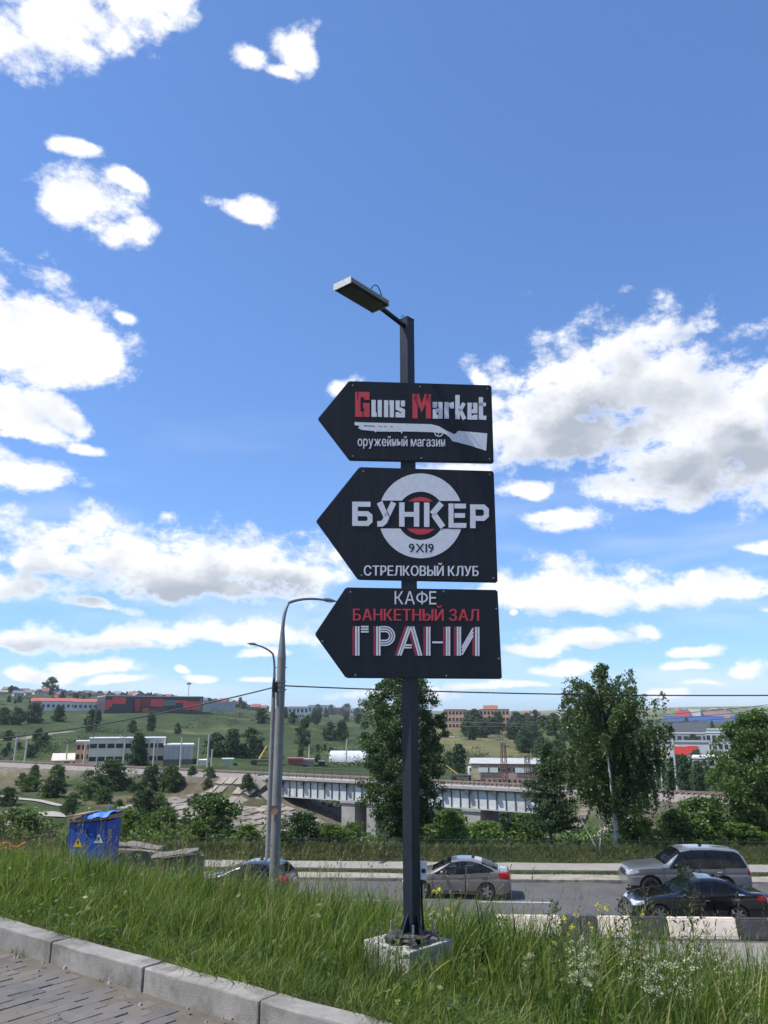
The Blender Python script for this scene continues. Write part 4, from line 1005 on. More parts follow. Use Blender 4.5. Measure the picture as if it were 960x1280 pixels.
    b = MB(); b.box((0, 0, (gc + .03 + zf + .22) / 2 + .02), (L - .35, W - .72, zf + .22 - gc)); b.box((0, 0, gc + .06), (S['axles'][1] - S['axles'][0] - S['r'] * 2.5, W - .16, .08)); b.build('underbody', black_pl, car, local=True)
    for i, xs in enumerate(S['seats']):                                   # seats inside
        for sy in (-.36, .36):
            b = MB(); b.bbox((xs - L / 2, sy, zf + .24), (.5, .48, .16), .04); b.bbox((xs - L / 2 + .27, sy, zf + .55), (.15, .46, .62), .05); b.bbox((xs - L / 2 + .3, sy, zf + .95), (.09, .26, .19), .03); b.build('seat', cabin_m, car, local=True)
    b = MB(); dx = S['seats'][0] - L / 2 - .75; b.bbox((dx, 0, S['belt'][2][1] - .1), (.35, W - .3, .16), .04); b.build('dashboard', black_pl, car, local=True)
    b = MB(); b.tube([(dx + .2 + .06 * math.sin(a) , -.36 + .18 * math.cos(a), S['belt'][2][1] - .02 + .16 * math.sin(a)) for a in np.linspace(0, 6.283, 19)], .014, 6); b.build('steering_wheel', black_pl, car, local=True)
    for xw in S['axles']:
        for s in (-1, 1): wheel(car, xw - L / 2, s * (plan(np.array([xw]))[0] * hw - .115), S['r'], .215, S['spokes'], s, S['rim'])
        for s in (-1, 1):
            b = MB(); pts = [(xw - L / 2 + S['r'] * 1.16 * math.cos(a), s * (hw - .42), S['r'] + S['r'] * 1.16 * math.sin(a)) for a in np.linspace(-.3, math.pi + .3, 14)]
            for p, q in zip(pts, pts[1:]): b.add([p, q, (q[0], s * (hw - .045), q[2]), (p[0], s * (hw - .045), p[2])], [(0, 1, 2, 3)])
            b.add(pts, [tuple(range(len(pts)))]); b.build('wheel_well', black_pl, car, local=True)
    for s in (-1, 1):
        mx, mz = S['mirror']; b = MB(); k = int(mx / L * nx); yw = s * (w[k] + .11)
        bm = bmesh.new(); bmesh.ops.create_icosphere(bm, subdivisions=2, radius=1.); bm.verts.ensure_lookup_table(); VV = [Vector((v.co.x * .075 + mx - L / 2, v.co.y * .11 + yw, v.co.z * .075 + mz)) for v in bm.verts]; FF = [[v.index for v in f.verts] for f in bm.faces]; bm.free(); b.add(VV, FF)
        b.cyl((mx - L / 2, s * (w[k] - .06), mz - .06), (mx - L / 2, yw, mz - .03), .02, seg=6); b.build('mirror', S.get('mirror_m', paint_m), car, local=True, smooth=True)
    b = MB(); b.box((L / 2 + .012, 0, S.get('platez', .62)), (.012, .52, .112)); b.build('number_plate', plate_m, car, local=True)
    if S.get('rails'):
        for s in (-1, 1):
            b = MB(); xs = np.linspace(S['rails'][0], S['rails'][1], 12); b.tube([(q - L / 2, s * (hw - tum * .66 - .08), float(top(np.array([q]))[0]) - .015) for q in xs], .014, 6); b.build('roof_rail', black_pl, car, local=True)
    b = MB(); q = S.get('fin', L * .66); b.bbox((q - L / 2, 0, float(top(np.array([q]))[0]) + .03), (.14, .035, .07), .012); b.build('roof_antenna', black_pl, car, local=True)
    k = S.get('scale', .93); car.scale = (k, k, k)
    return car
PL = [(0, .78), (.06, .86), (.25, .94), (.7, .985), (1.3, 1.), (2.4, 1.0)]
def plan_for(L): return PL + [(L - 1.2, 1.), (L - .5, .975), (L - .15, .93), (L - .03, .87), (L, .80)]
SUV = dict(L=5.0, W=1.98, gc=.26, r=.385, axles=(.9, 3.82), plan=plan_for(5.0), tumble=.30, crease=True,
 top=[(0, .72), (.04, .95), (.12, 1.06), (.5, 1.14), (1.2, 1.19), (1.5, 1.235), (1.9, 1.53), (2.25, 1.745), (2.6, 1.81), (3.2, 1.83), (4.2, 1.79), (4.62, 1.74), (4.72, 1.66), (4.86, 1.36), (4.95, 1.08), (5.0, .72)],
 belt=[(0, .68), (.12, .98), (1.3, 1.09), (3.0, 1.11), (4.7, 1.12), (4.9, 1.0), (5.0, .68)],
 glasshouse=[(1.66, 1.10), (2.2, 1.66), (2.7, 1.745), (3.6, 1.755), (4.45, 1.70), (4.62, 1.6), (4.84, 1.13), (4.7, 1.11)],
 windows=[[(1.9, 1.14), (2.35, 1.6), (2.86, 1.68), (2.86, 1.14)], [(2.95, 1.14), (2.95, 1.68), (3.72, 1.68), (3.78, 1.14)], [(3.86, 1.14), (3.82, 1.67), (4.4, 1.62), (4.7, 1.15)]],
 screen=(1.52, 2.24), rear=(4.66, 4.95), lamps=[('headlight', [(0, .82), (.04, .97), (.42, 1.02), (.46, .93), (.2, .84)]), ('tail_light', [(4.82, .86), (4.82, 1.08), (5.02, 1.08), (5.02, .86)])],
 doors=[[(1.48, .48), (1.44, 1.085), (2.9, 1.105), (2.9, .45)], [(2.91, .45), (2.91, 1.105), (3.9, 1.105), (3.84, .86), (3.52, .62), (3.45, .45)]], handles=[(2.68, .93), (3.68, .96)], hood=1.42, sill=.44, arch=True, grille=(.1, .5, .92),
 seats=(2.45, 3.4), spokes=10, rim=alloy_d, mirror=(1.95, 1.2), mirror_m=black_pl, lampin=.45, rails=None, platez=.8, handle_m=paint)
SED = dict(L=4.78, W=1.8, gc=.19, r=.318, axles=(.93, 3.66), plan=plan_for(4.78), chrome=True,
 top=[(0, .52), (.04, .66), (.15, .73), (.6, .86), (1.2, .95), (1.42, .985), (1.8, 1.2), (2.2, 1.385), (2.55, 1.45), (2.9, 1.46), (3.3, 1.42), (3.75, 1.27), (4.1, 1.09), (4.22, 1.055), (4.6, 1.03), (4.7, 1.0), (4.75, .86), (4.78, .55)],
 belt=[(0, .48), (.15, .66), (1.2, .865), (2.6, .915), (4.1, .955), (4.6, .93), (4.78, .52)],
 glasshouse=[(1.6, .90), (2.2, 1.315), (2.6, 1.385), (3.0, 1.385), (3.35, 1.33), (3.78, 1.12), (3.9, .98), (3.2, .94)],
 windows=[[(1.72, .935), (2.22, 1.29), (2.6, 1.36), (2.76, 1.36), (2.76, .95)], [(2.84, .95), (2.84, 1.36), (3.02, 1.36), (3.32, 1.3), (3.72, 1.1), (3.8, .99)]],
 screen=(1.46, 2.2), rear=(3.42, 4.08), lamps=[('headlight', [(.02, .58), (.05, .70), (.4, .76), (.42, .66), (.2, .6)]), ('tail_light', [(4.36, .80), (4.34, .93), (4.7, .95), (4.79, .9), (4.79, .76)])],
 doors=[[(1.5, .32), (1.42, .6), (1.48, .88), (2.8, .92), (2.8, .28)], [(2.81, .28), (2.81, .92), (3.86, .95), (3.7, .74), (3.36, .55), (3.24, .28)]], handles=[(2.6, .78), (3.62, .82)], hood=1.36, boot=4.16, grille=(.08, .42, .62),
 seats=(2.35, 3.2), spokes=7, rim=alloy, mirror=(1.82, .96), handle_m=chrome, platez=.72)
FOC = dict(scale=.91, L=4.54, W=1.82, gc=.19, r=.325, axles=(.88, 3.53), plan=plan_for(4.54), crease=True,
 top=[(0, .52), (.04, .68), (.15, .76), (.6, .93), (1.05, 1.02), (1.25, 1.06), (1.7, 1.27), (2.1, 1.42), (2.5, 1.48), (2.85, 1.48), (3.3, 1.42), (3.75, 1.26), (4.02, 1.13), (4.12, 1.105), (4.38, 1.09), (4.46, 1.05), (4.51, .86), (4.54, .56)],
 belt=[(0, .48), (.15, .68), (1.1, .9), (2.4, .965), (3.8, 1.03), (4.38, .99), (4.54, .52)],
 glasshouse=[(1.32, .935), (2.1, 1.36), (2.5, 1.415), (2.9, 1.415), (3.3, 1.34), (3.78, 1.15), (3.86, 1.06), (3.0, 1.0)],
 windows=[[(1.68, .965), (2.14, 1.33), (2.5, 1.39), (2.62, 1.39), (2.62, .985)], [(2.7, .985), (2.7, 1.39), (2.9, 1.39), (3.25, 1.32), (3.66, 1.15), (3.72, 1.06)], [(1.42, .955), (1.58, 1.05), (1.62, .965)]],
 screen=(1.28, 2.08), rear=(3.36, 4.02), lamps=[('headlight', [(.02, .6), (.06, .76), (.55, .9), (.5, .8), (.25, .64)]), ('tail_light', [(4.0, .9), (4.02, 1.03), (4.4, 1.06), (4.56, .98), (4.56, .82), (4.3, .78)])],
 doors=[[(1.36, .32), (1.3, .62), (1.36, .925), (2.66, .965), (2.66, .28)], [(2.67, .28), (2.67, .965), (3.66, 1.005), (3.56, .78), (3.22, .56), (3.1, .28)]], handles=[(2.46, .84), (3.4, .89)], hood=1.2, boot=4.08, grille=(.08, .42, .6),
 seats=(2.25, 3.1), spokes=5, rim=alloy, mirror=(1.72, 1.03), platez=.8)
HAT = dict(FOC, L=4.2, plan=plan_for(4.2), axles=(.86, 3.44),
 top=[(0, .52), (.04, .68), (.15, .76), (.6, .93), (1.05, 1.02), (1.25, 1.06), (1.7, 1.27), (2.1, 1.42), (2.5, 1.49), (2.9, 1.5), (3.4, 1.46), (3.72, 1.38), (3.95, 1.16), (4.1, 1.0), (4.17, .8), (4.2, .55)],
 belt=[(0, .48), (.15, .68), (1.1, .9), (2.4, .965), (3.6, 1.02), (4.05, .95), (4.2, .52)],
 glasshouse=[(1.32, .935), (2.1, 1.36), (2.5, 1.43), (3.0, 1.43), (3.4, 1.36), (3.62, 1.12), (3.0, 1.0)], windows=FOC['windows'][:1] + [[(2.7, .985), (2.7, 1.39), (3.0, 1.4), (3.34, 1.33), (3.5, 1.1), (3.46, 1.03)]],
 rear=(3.68, 4.02), lamps=[FOC['lamps'][0], ('tail_light', [(3.86, .84), (3.82, 1.04), (4.1, 1.02), (4.22, .9), (4.22, .78)])], boot=None)
HAT.pop('boot')
def carpaint(name, col, metal, rough=.3):
    return mat(name, col, rough, metal=metal, var=.04, scale=30, coat=1., dirt=tuple(c * .8 + .03 for c in col), dirt_scale=3, dirt_amt=.25)
def on_road(u, n): # road point seen in column u
    Y = n
    for _ in range(6):
        fy = Y * CP + (ROAD_Z - EYE[2]) * SP; x = (u - 480) / 960 * fy; Y = n - .05 * x
    return (x, Y, ROAD_Z + .004)
suv = make_car('silver-grey off-road car with black window pillars behind the black saloon', on_road(856, 33.2), R(-3), carpaint('silver_grey_paint', (.21, .215, .22), .45), SUV)
sed = make_car('black saloon car with bright window trim beside the barriers', on_road(869, 29.1), R(-3), carpaint('black_paint', (.005, .005, .007), 0., .2), SED)
foc = make_car('bronze-grey saloon car seen from behind its left side near the sign post', on_road(571, 32.4), R(-7), carpaint('bronze_grey_paint', (.22, .195, .18), .35), FOC)
hat = make_car('dark hatchback half hidden by the grass behind the street lamps', on_road(306, 31.4), R(-9), carpaint('dark_blue_grey_paint', (.055, .06, .07), .6), HAT)
# drivers seen through the open or clear front windows
def driver(car, S, label, shirt, arm):
    L = S['L']; x = S['seats'][0] - L / 2 + .1; y = -.36; zs = .66
    J = [((x, y, zs), .15), ((x + .02, y, zs + .22), .165), ((x + .03, y, zs + .43), .15), ((x + .01, y, zs + .52), .06), ((x - .01, y, zs + .6), .085), ((x - .02, y, zs + .72), .1), ((x - .02, y, zs + .79), .07)]
    E = [(i, i + 1) for i in range(6)]
    def chain(a, pts):
        for p in pts: J.append((p[0], p[1])); E.append((a, len(J) - 1)); a = len(J) - 1
    chain(0, [((x - .28, y - .1, zs + .04), .09), ((x - .5, y - .1, zs + .02), .07)]); chain(0, [((x - .28, y + .1, zs + .04), .09), ((x - .5, y + .1, zs + .02), .07)])
    wx = S['seats'][0] - L / 2 - .5; wz = S['belt'][2][1] + .02
    if arm: chain(2, [((x + .02, y - .2, zs + .36), .06), ((x - .04, y - .36, zs + .3), .048), ((x - .24, y - .36, zs + .34), .04), ((x - .33, y - .33, zs + .36), .03)])
    else: chain(2, [((x + .02, y - .2, zs + .36), .06), ((x - .16, y - .22, zs + .2), .048), ((wx + .06, y - .12, wz + .06), .035)])
    chain(2, [((x + .02, y + .2, zs + .36), .06), ((x - .16, y + .22, zs + .2), .048), ((wx + .06, y + .12, wz + .06), .035)])
    me = bpy.data.meshes.new('body'); me.from_pydata([j[0] for j in J], E, []); ob = bpy.data.objects.new('body', me); COL.objects.link(ob)
    ob.modifiers.new('s', 'SKIN'); ob.modifiers.new('d', 'SUBSURF').levels = 2
    for v, j in zip(me.skin_vertices[0].data, J): v.radius = (j[1], j[1])
    me.skin_vertices[0].data[0].use_root = True
    bpy.context.view_layer.update(); m2 = bpy.data.meshes.new_from_object(ob.evaluated_get(bpy.context.evaluated_depsgraph_get())); bpy.data.objects.remove(ob)
    skin_m = mat('skin', (.45, .26, .18), .6, var=.08); sh = mat('shirt_%d' % int(shirt[0] * 99), shirt, .85, var=.1); hair = mat('hair', (.03, .022, .016), .7)
    m2.materials.clear()
    for q in (sh, skin_m, hair): m2.materials.append(q)
    for p in m2.polygons:
        c = p.center; k = 0
        if c.z > zs + .53: k = 1
        if c.z > zs + .74 or (c.z > zs + .62 and c.x > x + .04): k = 2
        if c.x < x - .08 and c.z > zs + .12: k = 1
        p.material_index = k; p.use_smooth = True
    t = thing('person', label, 'person', car.location, car.rotation_euler[2]); t.scale = car.scale; m2.name = 'body'; link(bpy.data.objects.new('body', m2), t)
driver(sed, SED, 'driver of the black saloon with a bare arm at the open window', (.5, .46, .4), True)
driver(suv, SUV, 'driver of the silver off-road car behind the wheel in a pale shirt', (.42, .42, .4), False)
driver(foc, FOC, 'driver of the bronze-grey saloon sitting behind the wheel', (.12, .12, .13), False)

# ---------------------------------------------------------------- railway, bridge
def rpt(s, r, z): return (R0[0] + RE[0] * s + RM[0] * r, R0[1] + RE[1] * s + RM[1] * r, z)
RZ = math.atan2(RE[1], RE[0])
def rbox(b, s, r, z, ds, dr, dz): b.box(rpt(s, r, z), (ds, dr, dz), RZ); return b
steel_w = mat('pale_girder', (.50, .52, .53), .6, var=.08, scale=.8, dirt=(.26, .22, .19), dirt_scale=.5, dirt_amt=.7, world=True)
steel_d = mat('dark_steel', (.07, .065, .06), .7, var=.2); pier_m = mat('pier_concrete', (.33, .31, .285), .9, var=.15, scale=.8, bump=.2, dirt=(.2, .18, .16), dirt_scale=.6)
deck_m = mat('deck_concrete', (.36, .34, .32), .9, var=.15, scale=1, dirt=(.2, .16, .13), dirt_scale=.8)
bridge = thing('railway_bridge', 'long pale steel girder railway bridge on concrete piers across the gully', 'bridge', rpt(-22, 0, -7))
BL, BR = 2., -46.
b = MB(); rbox(b, (BL + BR) / 2, 0, -6.45, BL - BR, 6.2, .3); b.build('deck', deck_m, bridge)
b = MB(); rbox(b, (BL + BR) / 2, -2.75, -6.66, BL - BR, .5, .12); b.build('top_flange', steel_d, bridge)
b = MB(); rbox(b, (BL + BR) / 2, -2.6, -8.86, BL - BR, .5, .08); b.build('bottom_flange', steel_w, bridge)
b = MB(); rbox(b, (BL + BR) / 2, 2.6, -7.76, BL - BR, .06, 2.1); b.build('far_girder', steel_d, bridge)
b = MB(); b.box((0, 0, 0), (1.14, .05, 2.06), RZ); wp = b.build('web_panel', steel_w, bridge, local=True)
b = MB(); b.box((0, 0, 0), (.055, .14, 2.1), RZ); sp = b.build('stiffener', steel_d, bridge, local=True)
b = MB(); b.box((0, 0, 0), (.45, .42, .5), RZ, taper=1.); kp = b.build('walkway_bracket', steel_d, bridge, local=True)
Bl = Vector(bridge.location)
for k in range(40):
    s = BL - .6 - 1.2 * k
    for pr, dr, dz, off in ((wp, -2.56, -7.76, 0), (sp, -2.66, -7.76, .6)):
        o = pr if k == 0 else link(pr.copy(), bridge); o.location = Vector(rpt(s - off, dr, dz + random.uniform(-.01, .01))) - Bl
    if k % 3 == 0: o = kp if k == 0 else link(kp.copy(), bridge); o.location = Vector(rpt(s - .6, -3.0, -6.95)) - Bl
b = MB(); b.cyl((0, 0, -6.3 - Bl.z), (0, 0, -5.25 - Bl.z), .035, seg=5); rp = b.build('railing_post', steel_d, bridge, local=True)
for r in (-3.05, 3.05):
    for k in range(33):
        o = rp if (k == 0 and r < 0) else link(rp.copy(), bridge); p = rpt(BL - 1.5 * k, r, 0); o.location = (p[0] - Bl.x, p[1] - Bl.y, 0)
    for z in (-5.28, -5.75):
        b = MB(); b.tube([rpt(BL, r, z), rpt(BR, r, z)], .03, 5); b.build('railing', steel_d, bridge)
for s, lb in ((-14, 2.1), (-17.6, 1.4), (-32, 2.2)):
    b = MB(); rbox(b, s, 0, -12.2, lb, 5.6, 6.2); p = b.build('pier', pier_m, bridge); b = MB(); rbox(b, s, 0, -8.98, lb + .3, 6.0, .3); b.build('pier_cap', pier_m, p)
for s in (1.6, -45.6):
    b = MB(); rbox(b, s, 0, -8.6, 3.4, 6.6, 4.0); b.build('abutment', pier_m, bridge)
track = bpy.data.objects.new('railway_track', None); COL.objects.link(track); track['kind'] = 'structure'
for r in (-.76, .76):
    b = MB(); b.tube([rpt(130, r, -6.02), rpt(-120, r, -6.02)], .06, 4); b.build('rail', mat('rail_steel', (.13, .09, .07), .6, metal=.4), track)
b = MB()
for k in range(420): rbox(b, 130 - .6 * k, 0, -6.14, .24, 2.6, .16)
o = b.build('sleepers', mat('sleeper', (.2, .17, .145), .9, var=.25), track, fix=False); o['kind'] = 'stuff'
b = MB()
V = []
for s in (130, 2.5):
    V += [rpt(s, -3.4, -6.8), rpt(s, -1.8, -6.2), rpt(s, 1.8, -6.2), rpt(s, 3.4, -6.8)]
b.add(V, [(i, i + 1, i + 5, i + 4) for i in range(3)]); V = []
for s in (-46.5, -120): V += [rpt(s, -3.4, -6.8), rpt(s, -1.8, -6.2), rpt(s, 1.8, -6.2), rpt(s, 3.4, -6.8)]
b.add(V, [(i, i + 1, i + 5, i + 4) for i in range(3)])
o = b.build('ballast', mat('ballast', (.22, .19, .165), .95, var=.25, scale=3, bump=.5), track)
# concrete slabs laid on the bank round the left abutment
slabs = thing('slab_slope', 'sloping bank paved with weathered concrete slabs at the left end of the bridge', 'slope', rpt(2, -10, hz(*rpt(2, -10, 0)[:2])))
slab_m = [mat('bank_slab_%d' % k, c, .92, var=.15, scale=2, bump=.3, dirt=(.13, .12, .07), dirt_scale=.5, dirt_amt=.8, world=True) for k, c in enumerate(((.27, .235, .195), (.23, .20, .17), (.31, .27, .225)))]
protos = []
for m in slab_m:
    b = MB(); b.bbox((0, 0, 0), (1.5, 1.5, .3), .06); o = b.build('slab', m, slabs, local=True); protos.append(o.data); bpy.data.objects.remove(o)
Sl = Vector(slabs.location); rg = random.Random(4)
for i in range(-5, 6):
    for j in range(11):
        s = 1.0 * i * 1.75 - 2 + (j % 2) * .3; r = -4.8 - 1.72 * j
        if rg.random() < .12: continue
        x, y, _ = rpt(s, r, 0); e = .6; z = hz(x, y); gx = (hz(x + e, y) - hz(x - e, y)) / (2 * e); gy = (hz(x, y + e) - hz(x, y - e)) / (2 * e)
        if z < -13.2: continue
        nrm = Vector((-gx, -gy, 1)).normalized(); o = link(bpy.data.objects.new('slab', protos[rg.randrange(3)]), slabs)
        o.rotation_mode = 'QUATERNION'; o.rotation_quaternion = Vector((0, 0, 1)).rotation_difference(nrm) @ Matrix.Rotation(RZ + rg.uniform(-.12, .12), 3, 'Z').to_quaternion()
        o.location = Vector((x, y, z + rg.uniform(-.02, .12))) - Sl
for k, (ds, w, lb) in enumerate(((-47., 1.0, 'pale concrete steps running down the bank at the right end of the bridge'), (-50.5, .6, 'narrow pale concrete flume beside the steps at the right end of the bridge'))):
    b = MB(); 
    for j in range(26):
        r = -3.6 - .72 * j; x, y, _ = rpt(ds, r, 0); z = hz(x, y); b.box((x, y, z + .1), (w, .74, .5), RZ)
    o = b.build('bank_steps', slab_m[2], None, fix=False); x, y, _ = rpt(ds, -10, 0); origin_to(o, (x, y, hz(x, y))); tag(o, lb, 'steps')
# dirt track on the left slope
def ground_ribbon(name, pts, w, m, lift=.12):
    b = MB(); V = []; F = []
    for i, (u, v) in enumerate(pts):
        p, t = hit(u, v); V.append(p)
    n = len(V)
    fine = []
    for i in range(n - 1):
        for k in range(8):
            f = k / 8; x = V[i][0] * (1 - f) + V[i + 1][0] * f; y = V[i][1] * (1 - f) + V[i + 1][1] * f; fine.append((x, y))
    VV = []
    for i, (x, y) in enumerate(fine):
        a = fine[max(0, i - 1)]; c = fine[min(len(fine) - 1, i + 1)]; d = Vector((c[0] - a[0], c[1] - a[1], 0)).normalized(); nn = Vector((-d.y, d.x, 0)) * w / 2
        for sgn in (-1, 0, 1): q = (x + nn.x * sgn, y + nn.y * sgn); VV.append((q[0], q[1], hz(*q) + lift))
    for i in range(len(fine) - 1):
        for c in (0, 1): F.append((i * 3 + c, i * 3 + c + 1, i * 3 + c + 4, i * 3 + c + 3))
    b.add(VV, F); o = b.build(name, m, None); o['kind'] = 'structure'
path_m = mat('dirt_track', (.34, .31, .27), .95, var=.15, scale=1)
ground_ribbon('dirt_path', [(-30, 994), (10, 998), (45, 1003), (84, 1010)], 1.3, path_m); ground_ribbon('dirt_path', [(-10, 1036), (30, 1022), (60, 1016), (70, 1024)], 2.4, path_m)
ground_ribbon('dirt_path', [(-10, 928), (25, 925), (60, 919), (95, 914)], 3, mat('grassy_track', (.22, .2, .14), .95, var=.15)); ground_ribbon('dirt_path', [(552, 922), (590, 920), (625, 924), (660, 929)], 3, path_m)

# ---------------------------------------------------------------- masts and poles
pole_c = mat('mast_concrete', (.42, .41, .39), .85, var=.1); rust_m = mat('mast_rust', (.12, .075, .06), .8, var=.2)
def rail_pole(u, vb, vt, label, dark=False, arm=0):
    p, t = hit(u, vb); h = (vb - vt) * t / 960; th = thing('railway_pole', label, 'pole', p, RZ, 'poles along the railway')
    b = MB(); b.tube([(0, 0, -.3), (0, 0, h)], [.19, .13], 8); b.build('shaft', steel_d if dark else pole_c, th, local=True, smooth=True)
    if arm: b = MB(); b.tube([(0, 0, h - .6), (0, -arm, h - .2)], .05, 5); b.tube([(0, 0, h - 1.4), (0, -arm, h - .2)], .03, 5); b.build('bracket_arm', steel_d, th, local=True)
for (u, vb, vt, lb, d, a) in [(17, 956, 922, 'leftmost pale railway pole near the left edge', 0, 2), (30, 958, 926, 'second pale pole from the left edge', 0, 0), (82, 957, 932, 'short pole before the low shed', 0, 0), (104, 959, 930, 'pale pole at the left of the cream building', 0, 2), (113, 958, 888, 'tall dark wooden pole rising past the cream building', 1, 0), (121, 958, 926, 'pale pole at the left corner of the cream building', 0, 0), (147, 958, 922, 'left one of the paired pale poles before the cream building', 0, 2), (154, 958, 927, 'right one of the paired pale poles before the cream building', 0, 0), (191, 959, 926, 'pale pole right of the tall dark tree', 0, 2), (206, 958, 924, 'dark pole beside the grey panelled building', 1, 0), (225, 960, 924, 'pale pole before the grey panelled building', 0, 0), (247, 958, 924, 'pale pole right of the grey panelled building', 0, 2), (259, 960, 920, 'pale pole between the building and the street lamps', 0, 0), (264, 961, 938, 'short pale pole beside the taller one', 0, 0), (433, 954, 926, 'thin pole right beside the white arched hangar', 0, 1), (386, 957, 934, 'thin pale pole left of the arched hangar', 0, 0), (821, 988, 925, 'pale pole just right of the birch crown', 0, 2), (829, 990, 928, 'pale pole between the birch and the white-footed pole', 0, 0), (847, 990, 926, 'pale pole with a white foot beside the railway at right', 0, 2)]:
    rail_pole(u, vb, vt, lb, d, a)
def lattice_mast(u, vt, s, label):
    x, y, _ = rpt(s, 4.2, 0); zb = hz(x, y); t = y / 1.05; top = P(u, vt, y)[2]; h = top - zb; th = thing('lattice_mast', label, 'mast', (x, y, zb), RZ)
    b = MB(); w0, w1 = .5, .22
    def cn(f, i): w = w0 + (w1 - w0) * f; return Vector(((-1, 1, 1, -1)[i] * w, (-1, -1, 1, 1)[i] * w, f * h))
    for i in range(4): b.tube([cn(0, i), cn(1, i)], .05, 4)
    n = int(h / .8)
    for k in range(n):
        for i in range(4): b.tube([cn(k / n, i), cn((k + 1) / n, (i + 1) % 4)], .028, 4); b.tube([cn(k / n, i), cn(k / n, (i + 1) % 4)], .028, 4)
    b.build('lattice', rust_m, th, local=True, fix=False); b = MB(); b.box((0, -.8, h - .5), (.1, 2.4, .1)); b.build('cross_arm', rust_m, th, local=True)
lattice_mast(612, 928, -33.4, 'left brown lattice mast on the far side of the bridge'); lattice_mast(632, 944, -36.6, 'right brown lattice mast on the far side of the bridge')

# ---------------------------------------------------------------- buildings
win_m = mat('dark_window', (.03, .035, .04), .15, var=.1); white_w = mat('white_wall', (.62, .62, .60), .8, var=.06, scale=.3)
def bm_(name, c, **k): return mat(name, c, k.pop('rough', .85), var=.1, scale=.4, **k)
def bld(name, label, u0, u1, vt, vb, depth, wall, roof='flat', roofm=None, win=None, yaw=0., cat='building', group=None, Y=None, rise=None, winm=None, winsz=(.62, .5), base_drop=1.5, ridge_along=True):
    uc = (u0 + u1) / 2
    if Y is None: p, t = hit(uc, vb)
    else: p = P(uc, vb, Y); t = Y / ray(uc, vb)[1]
    W = (u1 - u0) * t / 960; H = (vb - vt) * t / 960; az = math.atan2(p[0], p[1])
    th = thing(name, label, cat, (p[0], p[1], p[2]), -az + yaw, group)
    rise = H * .3 if rise is None else rise * t / 960; wh = H - (rise if roof in ('gable', 'shed', 'arch') else .0)
    b = MB(); b.box((0, depth / 2, (wh - base_drop) / 2), (W, depth, wh + base_drop)); b.build('wall', wall, th, local=True)
    rm = roofm or wall; b = MB(); o_ = .4
    if roof == 'flat': b.box((0, depth / 2, wh + .12), (W + .3, depth + .3, .35)); b.build('roof', rm, th, local=True)
    elif roof == 'gable':
        hx, hy = W / 2 + o_, depth / 2 + o_
        if ridge_along: V = [(-hx, -o_, wh), (hx, -o_, wh), (hx, depth + o_, wh), (-hx, depth + o_, wh), (-hx, depth / 2, wh + rise), (hx, depth / 2, wh + rise)]; F = [(0, 1, 5, 4), (2, 3, 4, 5), (0, 4, 3), (1, 2, 5), (0, 3, 2, 1)]
        else: V = [(-hx, -o_, wh), (hx, -o_, wh), (hx, depth + o_, wh), (-hx, depth + o_, wh), (0, -o_, wh + rise), (0, depth + o_, wh + rise)]; F = [(0, 4, 5, 3), (1, 2, 5, 4), (0, 1, 4), (2, 3, 5), (0, 3, 2, 1)]
        b.add(V, F); b.build('roof', rm, th, local=True)
    elif roof == 'shed': b.add([(-W / 2 - .3, -.3, wh), (W / 2 + .3, -.3, wh), (W / 2 + .3, depth, wh + rise), (-W / 2 - .3, depth, wh + rise), (-W / 2 - .3, -.3, wh - .25), (W / 2 + .3, -.3, wh - .25), (W / 2 + .3, depth, wh - .25), (-W / 2 - .3, depth, wh - .25)], [(0, 1, 2, 3), (4, 7, 6, 5), (0, 4, 5, 1), (1, 5, 6, 2), (2, 6, 7, 3), (3, 7, 4, 0)]); b.build('roof', rm, th, local=True)
    if win:
        rows, cols = win
        for i in range(rows):
            for j in range(cols):
                x = -W / 2 + W * (j + .5) / cols; z = wh * (i + .5) / rows; b = MB(); b.box((x, -.04, z), (W / cols * winsz[0], .12, wh / rows * winsz[1])); b.build('window', winm or win_m, th, local=True)
    return th, W, wh, t
def panel_on(th, W, H, x0, x1, z0, z1, m, name='facade_panel', off=.1):
    b = MB(); b.box((-W / 2 + W * (x0 + x1) / 2, -off, H * (z0 + z1) / 2), (W * (x1 - x0), .1, H * (z1 - z0))); return b.build(name, m, th, local=True)
cream = bm_('cream_wall', (.72, .65, .52)); brick = bm_('orange_brick', (.62, .36, .23)); brick2 = bm_('warehouse_brick', (.42, .25, .19), dirt=(.5, .42, .36), dirt_scale=.3, dirt_amt=.6)
grey_r = bm_('grey_roof', (.40, .40, .39)); red_r = bm_('red_roof', (.36, .09, .075)); charc = bm_('charcoal_panel', (.03, .033, .042), rough=.5); redp = bm_('red_panel', (.74, .06, .05), rough=.5); greyp = bm_('grey_panel', (.16, .17, .18), rough=.5); blue_r = bm_('blue_roof', (.07, .16, .50)); pale_r = bm_('pale_roof', (.55, .55, .54))
th, W, H, t = bld('office_building', 'two-storey cream building with dark window bands beside the railway', 112, 204, 926, 957, 10, cream, 'flat', pale_r, (2, 9), winsz=(.8, .34))
th, W, H, t = bld('panelled_building', 'low grey building with a large blank panelled front beside the cream one', 204, 240, 934, 957, 10, bm_('dim_wall', (.13, .12, .11)), 'flat', pale_r)
for k in range(6): panel_on(th, W, H, k / 6 + .004, (k + 1) / 6 - .004, .3, .99, bm_('grey_corrugated', (.40, .41, .40)), 'front_panel')
bld('brick_annex', 'small brick block behind the left end of the cream building', 94, 112, 929, 952, 8, brick, 'flat', pale_r, (2, 3), Y=172); bld('flat_roof_hall', 'long flat pale-roofed hall rising behind the cream building', 112, 146, 929, 950, 8, bm_('mauve_wall', (.25, .22, .25)), 'flat', pale_r, (1, 6), Y=174)
